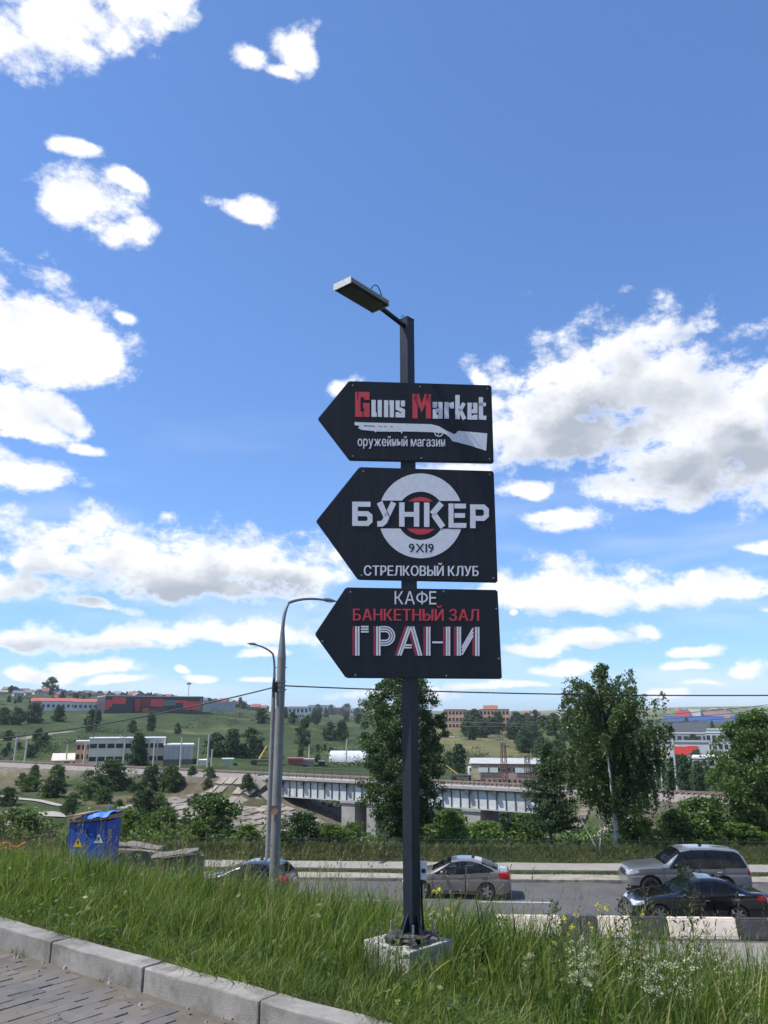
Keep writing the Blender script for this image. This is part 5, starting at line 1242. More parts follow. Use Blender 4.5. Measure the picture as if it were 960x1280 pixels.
bld('low_shed', 'low shed with a slanting pale roof left of the cream building', 67, 110, 944, 957, 7, white_w, 'shed', bm_('slanting_roof', (.55, .5, .43)), (1, 4), rise=7)
bld('long_barn', 'long white building with a red roof left of the red and black store', 40, 92, 873, 889, 14, white_w, 'gable', red_r, (1, 9), rise=4, winsz=(.55, .3)); bld('long_barn', 'white red-roofed wing joining the long barn to the store', 92, 133, 874, 889, 14, white_w, 'gable', red_r, (1, 7), rise=4, winsz=(.55, .3))
th, W, H, t = bld('retail_store', 'black store with bold red panels on the left hillside', 165, 252, 872, 892, 30, charc, 'flat', pale_r)
for (x0, x1, z0, z1, m) in [(.05, .12, .12, .85, redp), (.12, .27, .45, .88, bm_('dark_red_panel', (.3, .04, .045))), (.27, .44, .4, .85, redp), (.44, .62, .45, .8, greyp), (.62, .78, .62, .78, redp), (.72, .95, .2, .72, redp), (.95, .995, .1, .9, greyp), (.16, .24, .1, .3, redp)]: panel_on(th, W, H, x0, x1, z0, z1, m)
for k in range(6): panel_on(th, W, H, .3 + .1 * k, .36 + .1 * k, .06, .22, win_m, 'window', .16)
th, W, H, t = bld('retail_store', 'left wing of the black store with a stepped red panel', 131, 165, 871, 892, 26, charc, 'flat', pale_r, yaw=R(10))
for (x0, x1, z0, z1) in [(.02, .25, .38, .78), (.25, .72, .55, .95), (.0, .14, .2, .4)]: panel_on(th, W, H, x0, x1, z0, z1, redp)
bld('grey_shed', 'plain grey metal shed right of the black store', 256, 293, 878, 889, 14, bm_('shed_metal', (.33, .36, .39)), 'flat', pale_r)
# arched hangar
p, t = hit(436, 952); th = thing('arched_hangar', 'white half-round hangar beyond the railway left of the poplar', 'hangar', p, R(-8)); Wh = 46 * t / 960; Rh = 13 * t / 960; b = MB(); V = []; ns = 14; nl = 10
for i in range(nl + 1):
    for k in range(ns + 1): a = math.pi * k / ns; V.append((-Wh / 2 + Wh * i / nl, Rh * .9 * math.cos(a), Rh * math.sin(a)))
F = [(i * (ns + 1) + k, i * (ns + 1) + k + 1, (i + 1) * (ns + 1) + k + 1, (i + 1) * (ns + 1) + k) for i in range(nl) for k in range(ns)] + [tuple(range(ns + 1)), tuple(nl * (ns + 1) + k for k in range(ns + 1))]
b.add(V, F); b.build('shell', bm_('hangar_sheet', (.52, .54, .56)), th, local=True, smooth=True)
b = MB(); b.box((-Wh / 2 - .06, 0, Rh * .3), (.12, Rh * .7, Rh * .6)); b.build('door', win_m, th, local=True)
th, W, H, t = bld('brick_warehouse', 'long brick warehouse with a grey roof beyond the bridge', 590, 678, 951, 984, 12, brick2, 'gable', grey_r, (2, 14), rise=5, winsz=(.3, .28), Y=150)
for (x0, x1) in ((.1, .24), (.26, .38), (.62, .86)): panel_on(th, W, H, x0, x1, .62, .84, white_w, 'painted_panel', .18)
panel_on(th, W, H, .0, .13, .3, .95, bm_('ochre_wall', (.5, .42, .24)), 'end_panel', .14)
th, W, H, t = bld('brick_hospital', 'long orange-brick building with rows of windows on the far rise', 600, 637, 888, 911, 14, brick, 'flat', red_r, (3, 8)); b = MB(); b.box((-W * .12, 6, H + 1.2), (W * .5, 8, 2.4)); b.build('penthouse', brick, th, local=True)
bld('brick_hospital', 'left wing of the long orange-brick building', 556, 583, 888, 911, 14, brick, 'flat', red_r, (3, 6)); bld('brick_hospital', 'recessed middle of the long orange-brick building', 583, 600, 889, 911, 12, brick, 'flat', red_r, (3, 4))
for k, (u0, u1, vt, vb, m, lb) in enumerate([(355, 385, 884, 893, white_w, 'pale low block right of the street lamps on the far rise'), (385, 414, 882, 892, bm_('blue_grey_wall', (.4, .43, .47)), 'blue-grey low block in the row on the far rise'), (414, 438, 885, 894, bm_('plum_wall', (.25, .12, .13)), 'plum-coloured block with pale stripes on the far rise'), (438, 456, 886, 894, white_w, 'small white block beside the poplar on the far rise'), (362, 380, 893, 898, white_w, 'long white hut below the far row of blocks')]):
    th, W, H, t = bld('far_block', lb, u0, u1, vt, vb, 14, m, 'flat', grey_r, (1, 6))
cont_m = bm_('rust_container', (.28, .10, .075)); yel = bm_('machine_yellow', (.62, .42, .08)); van_w = bm_('van_white', (.62, .62, .6), rough=.4)
for k, (u0, u1, vt, vb, m, lb) in enumerate([(360, 378, 950, 957, cont_m, 'rust-red container in the yard behind the bridge'), (379, 392, 951, 957, bm_('pale_container', (.36, .3, .26)), 'pale brown container beside the rust-red one'), (278, 291, 951, 957, bm_('pale_green_box', (.4, .46, .36)), 'pale green hut in the yard left of the street lamps'), (248, 258, 953, 958, cream, 'small cream hut beside the railway pole'), (398, 406, 954, 958, win_m, 'small dark hut left of the arched hangar')]):
    bld('container' if k < 2 else 'hut', lb, u0, u1, vt, vb, 4, m, 'flat', m, None, cat='container' if k < 2 else 'hut')
def crane(u, vb, tip, label):
    p, t = hit(u, vb); k = t / 960; th = thing('crane_truck', label, 'truck', p, 0.); b = MB(); b.bbox((0, 0, .9), (5.2, 2.2, .5), .08); b.build('chassis', steel_d, th, local=True)
    b = MB(); b.bbox((2.0, 0, 1.9), (1.5, 2.2, 1.7), .15); c = b.build('cab', van_w, th, local=True); b = MB(); b.box((2.0, -1.12, 2.2), (.9, .05, .6)); b.build('window', win_m, c, local=True)
    b = MB(); b.tube([(-1.0, 0, 1.2), (tip[0] * k, 0, -tip[1] * k)], [.25, .14], 6); b.build('boom', yel, th, local=True)
    for x in (-1.8, 1.6): b = MB(); b.lathe([(0, -.15), (.5, -.15), (.5, .15), (0, .15)], (x, -1.0, .5), 'Y', 14); b.build('wheel', tyre_m, th, local=True)
crane(578, 976, (-20, -18), 'truck crane with a yellow boom on the far side of the bridge'); crane(330, 957, (2, -22), 'truck crane with a raised boom behind the street lamps')
# shops at right
th, W, H, t = bld('shop_hall', 'white shop hall with red wave panels right of the birch', 820, 886, 930, 951, 26, bm_('shop_white', (.5, .5, .5)), 'flat', greyp, None)
for (x0, x1, z0, z1) in [(.36, .6, .3, .8), (.6, .8, .42, .84), (.08, .2, .25, .45), (.84, .9, .05, .3)]: panel_on(th, W, H, x0, x1, z0, z1, redp)
for k, (u0, u1, vt, vb, m, r_, w_, lb) in enumerate([(868, 912, 949, 960, grey_r, pale_r, (1, 5), 'low pale-roofed hall below the white shop hall'), (886, 946, 918, 940, bm_('silver_wall', (.45, .46, .48)), grey_r, (2, 9), 'large silver-grey hall right of the red wave shop'), (824, 884, 918, 930, bm_('mid_grey', (.3, .3, .31)), grey_r, (1, 8), 'grey hall behind the red wave shop'), (832, 884, 903, 916, greyp, greyp, None, 'dark hall among the far trees at right'), (886, 930, 921 - 8, 924, bm_('teal_wall', (.25, .36, .36)), pale_r, None, 'greenish hall behind the silver-grey one')]):
    bld('shop_hall', lb, u0, u1, vt, vb, 20, m, 'flat', r_, w_)
for k, (u0, u1, vt, vb, m, lb) in enumerate([(832, 903, 896, 902, blue_r, 'long blue-roofed hall in the far shopping area'), (914, 937, 896, 902, blue_r, 'small blue-roofed hall at the far right'), (846, 862, 889, 899, redp, 'red hall behind the long blue roof'), (862, 876, 887, 899, white_w, 'white tower-like hall behind the long blue roof'), (876, 912, 890, 899, bm_('rose_wall', (.5, .28, .26)), 'rose-coloured hall behind the blue roofs'), (936, 965, 897, 908, pale_r, 'pale hall at the right edge of the far shops')]):
    bld('far_hall', lb, u0, u1, vt, vb, 30, m, 'flat', m)
p, t = hit(712, 905); th = thing('radio_mast', 'thin dark mast on the far skyline left of the birch', 'mast', p); b = MB(); hm = 26 * t / 960; b.tube([(0, 0, 0), (0, 0, hm)], [.5, .2], 5); b.build('shaft', steel_d, th, local=True)
p, t = hit(234, 890); th = thing('light_mast', 'pale mast standing behind the black store roof', 'mast', p); b = MB(); hm = 34 * t / 960; b.tube([(0, 0, 0), (0, 0, hm)], [.35, .2], 6); b.build('shaft', pole_c, th, local=True); b = MB(); b.box((0, 0, hm), (2.4, .5, 1.2)); b.build('floodlight', greyp, th, local=True)
# houses of the skyline village
SKYLINE = [(30, 'left of the big round tree'), (58, 'just left of the big round tree'), (90, 'above the left half of the long barn'), (131, 'above the right half of the long barn'), (166, 'above the left wing of the black store'), (210, 'above the left half of the store'), (256, 'above the right half of the store'), (294, 'above the plain grey shed'), (400, 'between the grey shed and the street lamps')]
def landmark(u, marks): return next((w for x, w in marks if u < x), marks[-1][1])
HW = [bm_('house_a', (.42, .40, .37)), bm_('house_b', (.30, .24, .2)), bm_('house_c', (.5, .47, .42)), bm_('house_d', (.33, .2, .16))]; HR = [bm_('hroof_a', (.28, .1, .085)), bm_('hroof_b', (.2, .2, .21)), bm_('hroof_c', (.30, .24, .2)), bm_('hroof_d', (.12, .16, .2))]
rg = random.Random(12)
def house(u, vb, w, h, label, group):
    wm, rm = rg.choice(HW), rg.choice(HR); cn = {'hroof_a': 'red-roofed', 'hroof_b': 'grey-roofed', 'hroof_c': 'brown-roofed', 'hroof_d': 'slate-blue-roofed'}[rm.name]; wn = {'house_a': 'pale grey', 'house_b': 'brown', 'house_c': 'cream', 'house_d': 'brick-red'}[wm.name]
    label = 'small %s %s house %s' % (cn, wn, label if isinstance(label, str) else label(u))
    bld('village_house', label, u - w / 2, u + w / 2, vb - h, vb, rg.uniform(7, 10), wm, 'gable', rm, (1, 3), yaw=rg.uniform(-.5, .5), group=group, cat='house', rise=h * .42, winsz=(.4, .4), ridge_along=rg.random() < .6)
for k in range(68): house(4 + k * 4.8 + rg.uniform(-2, 2), np.interp(k * .68, [0, 18, 30, 46], [868, 870, 874, 884]) + rg.uniform(-3, 3), rg.uniform(7, 12), rg.uniform(6, 9), lambda u: 'on the skyline ' + landmark(u, SKYLINE), 'houses along the left skyline')
for k in range(15): house(642 + k * 5.4 + rg.uniform(-1, 1), 897 + rg.uniform(-2, 4), rg.uniform(6, 12), rg.uniform(5, 8), lambda u: 'on the skyline ' + landmark(u, [(660, 'just right of the brick building'), (690, 'between the brick building and the birch'), (999, 'touching the birch crown')]), 'houses left of the birch')
for k in range(10): house(836 + k * 11 + rg.uniform(-3, 3), 890 + rg.uniform(-2, 2), rg.uniform(5, 9), rg.uniform(3, 5), lambda u: 'beyond the far shops, ' + landmark(u, [(870, 'behind the long blue roof'), (905, 'behind the rose hall'), (999, 'near the right-edge tree')]), 'houses beyond the far shops')

# ---------------------------------------------------------------- grass
GRASS = leaf_mat('grass_blades', [(0, (.044, .08, .014)), (.45, (.094, .158, .03)), (.8, (.155, .22, .052)), (1, (.3, .275, .125))], .42, .5, 1.6)
GRASS2 = leaf_mat('grass_short', [(0, (.04, .07, .018)), (.6, (.08, .11, .032)), (1, (.16, .15, .065))], .35, .6, .7)
def blades(X, Y, Z, h, w, lean, rng, seg=4, wind=(.5, -.15)):
    n = len(X); t = np.linspace(0, 1, seg + 1)
    a = rng.uniform(0, 2 * np.pi, n); lx = np.cos(a) * lean + wind[0] * lean * .8; ly = np.sin(a) * lean + wind[1] * lean
    f = rng.uniform(0, 2 * np.pi, n); fx, fy = np.cos(f) * w / 2, np.sin(f) * w / 2
    V = np.zeros((n, 2 * seg + 1, 3), np.float32)
    for i in range(seg + 1):
        k = t[i]; bx = X + lx * h * k ** 2; by = Y + ly * h * k ** 2; bz = Z + h * k * (1 - .35 * lean * k)
        wd = (1 - k ** 1.6) * (.75 + .6 * k)
        if i < seg:
            V[:, 2 * i] = np.stack([bx - fx * wd, by - fy * wd, bz], 1); V[:, 2 * i + 1] = np.stack([bx + fx * wd, by + fy * wd, bz], 1)
        else: V[:, 2 * seg] = np.stack([bx, by, bz], 1)
    o = np.arange(n)[:, None] * (2 * seg + 1); T = []
    for i in range(seg - 1):
        T += [o + np.array([[2 * i, 2 * i + 1, 2 * i + 3]]), o + np.array([[2 * i, 2 * i + 3, 2 * i + 2]])]
    T.append(o + np.array([[2 * seg - 2, 2 * seg - 1, 2 * seg]]))
    return V.reshape(-1, 3), np.concatenate(T, 0)
def grass_object(name, parts, m):
    Vs, Fs, b = [], [], 0
    for V, F in parts: Vs.append(V); Fs.append(F + b); b += len(V)
    me = np_mesh(name, np.concatenate(Vs), np.concatenate(Fs), True); me.materials.append(m)
    o = link(bpy.data.objects.new(name, me)); o['kind'] = 'stuff'; return o
def in_view(X, Y, mg=.74): return (Y > 3.2) & (np.abs(X / np.maximum(Y, .1)) < mg)
def near_field(n, q0, q1, rng, p=1.):
    q = q0 + (q1 - q0) * rng.random(n) ** p; s = rng.uniform(-14, 10.5, n)
    X = K0[0] + KD[0] * s + KN[0] * q; Y = K0[1] + KD[1] * s + KN[1] * q
    ok = in_view(X, Y) & ((np.abs(X - .165) + np.abs(Y - 5.78) > .34) & ~((np.abs(X - .165 - .35 * (Y - 5.78)) < .26) & (Y < 5.6) & (Y > 5.15) & (rng.random(len(X)) < .6))); return X[ok], Y[ok], q[ok]
rng = np.random.default_rng(11)
def clumpy(X, Y, f, seed): return np.clip(vnoise(X * f, Y * f, seed) * 1.0, 0, 1)
parts = []
X, Y, q = near_field(370000, .35, 6.5, rng, 1.25)
c1 = clumpy(X, Y, 1.7, 41); c2 = clumpy(X, Y, 4.5, 42)
dens = rng.random(len(X)) < (.30 + .75 * c2) * np.interp(q, [.3, 1.0, 6.5], [.6, .85, .8]); X, Y, q, c1, c2 = (a[dens] for a in (X, Y, q, c1, c2))
hmax = np.interp(q, [.3, .6, 1.1, 1.8, 2.6, 6.5], [.13, .2, .34, .52, .58, .66]) * (.42 + .62 * c1 + .38 * clumpy(X, Y, .55, 48))
h = hmax * rng.uniform(.45, 1.1, len(X)); h *= np.interp(Y, [7.5, 11], [1, .6])
parts.append(blades(X, Y, height(X, Y) - .02, h, rng.choice([.004, .005, .006, .008, .011, .015], len(X)) * rng.uniform(.8, 1.2, len(X)) * (1 + .05 * np.maximum(Y - 6, 0)), rng.uniform(.12, .62, len(X)) * (.7 + .5 * c2), rng))
X, Y, q = near_field(42000, .17, .75, rng)                         # short turf by the kerb
parts.append(blades(X, Y, height(X, Y) - .01, rng.uniform(.04, .13, len(X)), rng.uniform(.003, .007, len(X)), rng.uniform(.3, .9, len(X)), rng, 3) if False else blades(X, Y, height(X, Y) - .01, rng.uniform(.04, .13, len(X)), rng.uniform(.003, .007, len(X)), rng.uniform(.3, .9, len(X)), rng, 4))
aa = rng.uniform(0, 2 * np.pi, 1500); rr = rng.uniform(.02, .3, 1500); sq = .31 / (np.abs(np.cos(aa)) + np.abs(np.sin(aa))) + .02     # tufts round the footing
X = .165 + (sq + rr) * np.cos(aa); Y = 5.78 + (sq + rr) * np.sin(aa)
parts.append(blades(X, Y, height(X, Y) - .02, rng.uniform(.06, .19, 1500), rng.uniform(.004, .009, 1500), rng.uniform(.2, .6, 1500), rng))
X, Y, q = near_field(9000, .13, .24, rng)                          # tufts leaning over the kerb
ok = rng.random(len(X)) < np.clip(clumpy(X, Y, 3.1, 15) * 1.6 - .55, 0, 1); X, Y = X[ok], Y[ok]
parts.append(blades(X, Y, np.full(len(X), .07), rng.uniform(.08, .2, len(X)), rng.uniform(.004, .008, len(X)), rng.uniform(.4, 1.0, len(X)), rng, wind=(-.5, -.7)))
sx_ = rng.uniform(-7, 4, 1400); qx = -.02 - .05 * rng.random(1400) ** 2; X = K0[0] + KD[0] * sx_ + KN[0] * qx; Y = K0[1] + KD[1] * sx_ + KN[1] * qx; ok = clumpy(X, Y, 2.3, 19) > .66; X, Y = X[ok], Y[ok]
parts.append(blades(X, Y, np.full(len(X), -.02), rng.uniform(.03, .09, len(X)), rng.uniform(.003, .006, len(X)), rng.uniform(.5, 1.1, len(X)), rng))
X, Y, q = near_field(26000, .16, 1.3, rng)                        # last year's straw
parts.append(blades(X, Y, height(X, Y) - .01, rng.uniform(.05, .2, len(X)), rng.uniform(.003, .006, len(X)), rng.uniform(.6, 1.2, len(X)), rng))
grass_object('tall_grass', parts, GRASS)
q = 5.5 + 10 * rng.random(95000); s = rng.uniform(-32, 26, 95000); X = K0[0] + KD[0] * s + KN[0] * q; Y = K0[1] + KD[1] * s + KN[1] * q
ok = in_view(X, Y, 1.0) & (rn(X, Y) < 24.2); X, Y = X[ok], Y[ok]
Xs, Ys = X, Y
sl_parts = [blades(X, Y, height(X, Y) - .03, rng.uniform(.2, .62, len(X)), rng.uniform(.012, .03, len(X)), rng.uniform(.2, .6, len(X)), rng, 3)]
grass_object('bank_grass', sl_parts, GRASS)
s = rng.uniform(-26, 26, 70000); n = np.where(rng.random(70000) < .3, rng.uniform(36.0, 36.95, 70000), rng.uniform(38.45, 42.5, 70000)); X = s; Y = n - .05 * s
ok = in_view(X, Y, .66); X, Y, n = X[ok], Y[ok], n[ok]
hh = np.where(n < 38, rng.uniform(.04, .12, len(X)), rng.uniform(.06, .22, len(X)) + .35 * sstep(40, 42, n))
grass_object('verge_grass', [blades(X, Y, height(X, Y) - .01, hh, rng.uniform(.02, .045, len(X)), rng.uniform(.2, .8, len(X)), rng, 3)], GRASS2)
# flowering grass stalks
def seed_stalks(n):
    Vs, Fs, b = [], [], 0
    X, Y, q = near_field(n, 1.0, 6.3, rng); keep = rng.random(len(X)) < (.25 + .9 * clumpy(X, Y, .9, 77)); X, Y, q = X[keep], Y[keep], q[keep]
    Z = height(X, Y); H = rng.uniform(.6, .98, len(X)) * np.interp(q, [1, 2.4, 6], [.7, .95, 1.0])
    out = [blades(X, Y, Z, H, np.full(len(X), .0042) * (1 + .04 * np.maximum(Y - 6, 0)), rng.uniform(.05, .22, len(X)), rng)]
    V0 = out[0][0].reshape(len(X), -1, 3); tip = V0[:, -1]; d = tip - V0[:, -3]; d /= np.linalg.norm(d, axis=1)[:, None]
    k = 9; m = len(X)
    base = tip[:, None] - d[:, None] * np.linspace(0, .13, k)[None, :, None] + rng.normal(0, .006, (m, k, 3)); base = base.reshape(-1, 3)
    out.append(blades(base[:, 0], base[:, 1], base[:, 2], np.full(m * k, .028), np.full(m * k, .008), rng.uniform(.3, .9, m * k), rng, 2))
    return out
def blades2(V): return V
grass_object('grass_seed_heads', seed_stalks(3200), leaf_mat('ripe_grass', [(0, (.16, .14, .07)), (1, (.34, .29, .17))], .3, .7))

BROAD = 1
# ---------------------------------------------------------------- leaves, trees, shrubs
def leaf_quads(C, size, rng, aspect=.55, droop=0., flat=.0):
    n = len(C); u = rng.normal(0, 1, (n, 3)); u[:, 2] = u[:, 2] * (1 - flat) - droop; u /= np.linalg.norm(u, axis=1)[:, None]
    r = rng.normal(0, 1, (n, 3)); w = np.cross(u, r); w /= np.linalg.norm(w, axis=1)[:, None]
    s = size * rng.uniform(.65, 1.25, n)[:, None]
    V = np.stack([C - u * s * .5, C + w * s * aspect * .5 + u * s * .05, C + u * s * .5, C - w * s * aspect * .5 + u * s * .05], 1).reshape(-1, 3)
    return V.astype(np.float32), np.arange(4 * n).reshape(n, 4)
def leaf_mesh(name, C, size, rng, m, **k):
    V, F = leaf_quads(C, size, rng, **k); me = np_mesh(name, V, F); me.materials.append(m); return me
BARK = mat('bark', (.10, .08, .06), .9, var=.3, scale=9, bump=.5)
BIRCH = mat('birch_bark', (.62, .60, .55), .8, var=.1, scale=6, dirt=(.08, .075, .07), dirt_scale=9, dirt_amt=.8)
L_POP = leaf_mat('poplar_leaves', [(0, (0.024, 0.051, 0.018)), (.6, (0.048, 0.090, 0.030)), (1, (0.093, 0.143, 0.051))], .28, .42)
L_BIR = leaf_mat('birch_leaves', [(0, (0.041, 0.075, 0.025)), (.6, (0.072, 0.123, 0.038)), (1, (0.138, 0.189, 0.065))], .35, .45)
L_CON = leaf_mat('needle_sprays', [(0, (0.022, 0.054, 0.022)), (.7, (0.048, 0.096, 0.038)), (1, (0.080, 0.128, 0.051))], .2, .6)
L_DEC = leaf_mat('broad_leaves', [(0, (0.039, 0.081, 0.019)), (.6, (0.075, 0.133, 0.034)), (1, (0.143, 0.202, 0.058))], .35, .45)
L_LIME = leaf_mat('young_leaves', [(0, (0.063, 0.115, 0.021)), (.6, (0.109, 0.178, 0.037)), (1, (0.178, 0.241, 0.063))], .4, .45)
L_FAR = leaf_mat('distant_leaves', [(0, (0.024, 0.054, 0.022)), (.6, (0.046, 0.089, 0.035)), (1, (0.081, 0.128, 0.051))], .2, .7)
def limb(b, p0, p1, r0, r1, rg, bend=.12, seg=5, n=5):
    p0 = Vector(p0); p1 = Vector(p1); L = (p1 - p0).length; off = Vector((rg.uniform(-1, 1), rg.uniform(-1, 1), rg.uniform(0, 1))) * bend * L
    pts = [p0.lerp(p1, i / n) + off * math.sin(math.pi * i / n) for i in range(n + 1)]
    b.tube(pts, [r0 + (r1 - r0) * i / n for i in range(n + 1)], seg); return pts
def tree_parts(trunk_mb, tm, leaf_me, name_l='crown'):
    t = trunk_mb.build('trunk', tm, None, local=True, smooth=True, fix=False); return t.data, t
def plant_thing(name, label, cat, loc, trunk_me, crown_me, rz=0., sc=1., group=None):
    t = thing(name, label, cat, loc, rz, group); t.scale = (sc,) * 3 if not isinstance(sc, tuple) else sc
    if trunk_me: link(bpy.data.objects.new('trunk', trunk_me), t)
    if crown_me: link(bpy.data.objects.new('crown', crown_me), t)
    return t
def mb_mesh(b, name, m, smooth=True):
    me = np_mesh(name, b.v, b.f, smooth); me.materials.append(m); return me
def clump_tree(seed, H, Rm, prof, n, per, cr, leaf, m, base=.08, trunk_r=.16, skew=.5, droop=0., stems=1, bark=BARK, lumps=.25):
    """crown of many leaf clumps round limbs, uneven in outline"""
    rg = random.Random(seed); rng = np.random.default_rng(seed); b = MB(); C = []
    pts = limb(b, (0, 0, -.3), (rg.uniform(-.03, .03) * H, rg.uniform(-.03, .03) * H, H * .93), trunk_r, trunk_r * .12, rg, .02, 7, 8)
    ph = [rg.uniform(0, 6.28) for _ in range(4)]
    for k in range(n):
        f = base + (1 - base) * (k + rg.random()) / n; a = rg.uniform(0, 2 * math.pi)
        Rf = np.interp(f, [p[0] for p in prof], [p[1] for p in prof]) * Rm
        Rf *= 1 + lumps * math.sin(2 * a + ph[0] + 5 * f) * math.cos(7 * f + ph[1]) + lumps * .6 * math.sin(5 * a + ph[2] + 11 * f)
        r = Rf * rg.random() ** skew; c = np.array([r * math.cos(a), r * math.sin(a), f * H])
        if k % max(1, n // 55) == 0: limb(b, (0, 0, max(.02, f - .16) * H), c, trunk_r * .28 * (1.1 - f), .012, rg, .08, 4, 4)
        m_ = int(per * rg.uniform(.5, 1.4)); s = cr * rg.uniform(.6, 1.3)
        p = rng.normal(0, 1, (m_, 3)); p /= np.maximum(np.linalg.norm(p, axis=1)[:, None], .3); p *= (rng.random((m_, 1)) ** .45) * s; p[:, 2] *= .75
        C.append(c + p)
    C = np.concatenate(C)
    return mb_mesh(b, 'trunk', bark), leaf_mesh('crown', C, leaf, rng, m, droop=droop)
def birch_tree(seed, H, Rm):
    rg = random.Random(seed); rng = np.random.default_rng(seed); b = MB(); br = MB(); C = []
    trunks = [((0, 0), (.1, .1), H, .14), ((-.2, .1), (-1.6, .2), H * .86, .10), ((.25, .12), (1.5, -.2), H * .8, .09)]
    tops = []
    for (b0, t0, h, r) in trunks:
        pts = limb(b, (b0[0], b0[1], -.3), (t0[0], t0[1], h), r, .015, rg, .03, 7, 10); tops.append((pts, h))
    for k in range(215):
        pts, h = tops[0] if rg.random() < .42 else rg.choice(tops[1:]); f = .22 + .77 * rg.random()
        i = f * (len(pts) - 1); p = pts[int(i)].lerp(pts[min(int(i) + 1, len(pts) - 1)], i % 1)
        a = rg.uniform(0, 6.28); L = Rm * np.interp(f * h / H, [.15, .35, .55, .75, .9, 1], [.85, 1.05, .95, .6, .34, .08]) * rg.uniform(.3, 1.2)
        end = p + Vector((math.cos(a) * L, math.sin(a) * L, L * rg.uniform(.25, .8)))
        lp = limb(br, p, end, .026 * (1.2 - f), .007, rg, .12, 4, 5)
        for q in range(int(3 + L * 3.6)):
            g = rg.uniform(.3, 1.15); s = lp[int(g * 5)] if g < 1 else lp[-1]; dl = rg.uniform(.25, 1.5) * (1.3 - .75 * f); n = int(34 * dl + 8)
            t = rng.random(n); sway = rng.normal(0, .05, 2); jit = .05 + .05 * rg.random()
            P_ = np.stack([s.x + sway[0] * t * 3 + rng.normal(0, jit, n), s.y + sway[1] * t * 3 + rng.normal(0, jit, n), s.z + .08 - dl * t + rng.normal(0, .03, n)], 1); C.append(P_)
            if q % 2 == 0: br.tube([s, s + Vector((sway[0] * 1.5, sway[1] * 1.5, -dl * .5)), s + Vector((sway[0] * 3, sway[1] * 3, -dl))], [.005, .004, .002], 3)
    return mb_mesh(b, 'trunk', BIRCH), mb_mesh(br, 'branches', BARK), leaf_mesh('crown', np.concatenate(C), .13, rng, L_BIR, droop=.5, aspect=.75)
def layered_tree(seed, H, Rm, m=L_CON):
    rg = random.Random(seed); rng = np.random.default_rng(seed); b = MB(); C = []
    limb(b, (0, 0, -.3), (.1, 0, H), .13, .012, rg, .015, 7, 8)
    for k in range(84):
        f = .12 + .86 * k / 84; a = k * 2.4 + rg.uniform(-.4, .4); L = Rm * (1.05 - f) ** .8 * rg.uniform(.5, 1.15) * (1 if f > .25 else .8)
        p = Vector((0, 0, f * H)); end = p + Vector((math.cos(a) * L, math.sin(a) * L, L * rg.uniform(.05, .35)))
        lp = limb(b, p, end, .03, .006, rg, .07, 4, 4); n = int(150 * L); t = rng.random(n) ** .7
        q = np.array([[v.x, v.y, v.z] for v in lp]); i = np.minimum((t * 4).astype(int), 3); fr = (t * 4 - i)[:, None]; base = q[i] * (1 - fr) + q[i + 1] * fr
        C.append(base + rng.normal(0, 1, (n, 3)) * np.array([.17, .17, .085]) * (.6 + .8 * t[:, None]))
    return mb_mesh(b, 'trunk', BARK), leaf_mesh('crown', np.concatenate(C), .2, rng, m, aspect=.34)
def at_n(u, v, Y): p = P(u, v, Y); return p
def spot(u, Y):
    """ground point at sight column u and distance Y"""
    x = 0.
    for _ in range(3):
        z = hz(x, Y); fy = Y * CP + (z - EYE[2]) * SP; x = (u - 480) / 960 * fy
    return (x, Y, hz(x, Y))
X, Y, q = near_field(620, .2, 4.5, rng); sel = rng.random(len(X)) < clumpy(X, Y, 1.1, 63) * 1.1; X, Y, q = X[sel], Y[sel], q[sel]; C = []
for x, y, qq, z in zip(X, Y, q, height(X, Y)):
    n = 20; h = min(.42, .06 + .14 * qq); C.append(np.stack([x + rng.normal(0, .06, n), y + rng.normal(0, .06, n), z + .02 + h * rng.random(n)], 1))
for nm_, k in (('broadleaf_weeds', 0),):
    me = leaf_mesh(nm_, np.concatenate(C), .05, rng, leaf_mat('weed_blades', [(0, (.05, .09, .02)), (.6, (.09, .15, .035)), (1, (.15, .2, .06))], .4, .45), flat=.5, aspect=.6); o = link(bpy.data.objects.new(nm_, me)); o['kind'] = 'stuff'
# the dense poplar right behind the sign post
tm, cm = clump_tree(101, 10.2, 2.75, [(0, .3), (.12, .55), (.25, .82), (.45, .98), (.62, 1.0), (.8, .92), (.92, .7), (1, .32)], 560, 120, .46, .16, L_POP, base=.05, trunk_r=.17, skew=.42, lumps=.12)
p = spot(504, 46.5); top = P(504, 846, 46.5)[2]; plant_thing('poplar_tree', 'dense dark columnar tree directly behind the sign post', 'tree', p, tm, cm, .4, (top - p[2]) / 10.2)
tm, bm2, cm = birch_tree(207, 10., 3.4); p = spot(773, 43.5); top = P(768, 832, 43.5)[2]
plant_thing('birch_tree', 'tall weeping birch with a white trunk behind the iron fence', 'tree', p, tm, cm, 1.1, (top - p[2]) / 10.)
link(bpy.data.objects.new('branches', bm2), next(o for o in COL.objects if o.name == 'birch_tree'))
tm, cm = layered_tree(303, 6.4, 2.5); p = spot(690, 44.5); top = P(690, 925, 44.5)[2]
plant_thing('larch_tree', 'dark loose-layered tree just left of the weeping birch', 'tree', p, tm, cm, 0., (top - p[2]) / 6.4)
tm, cm = clump_tree(404, 8., 3.3, [(0, .3), (.12, .6), (.3, .92), (.55, 1), (.75, .85), (.9, .55), (1, .2)], 330, 120, .58, .19, L_DEC, base=.05, trunk_r=.17, lumps=.24)
p = spot(962, 46); top = P(962, 893, 46)[2]; plant_thing('broadleaf_tree', 'leafy mid-green tree cut by the right edge of the picture', 'tree', p, tm, cm, 2., (top - p[2]) / 8.)
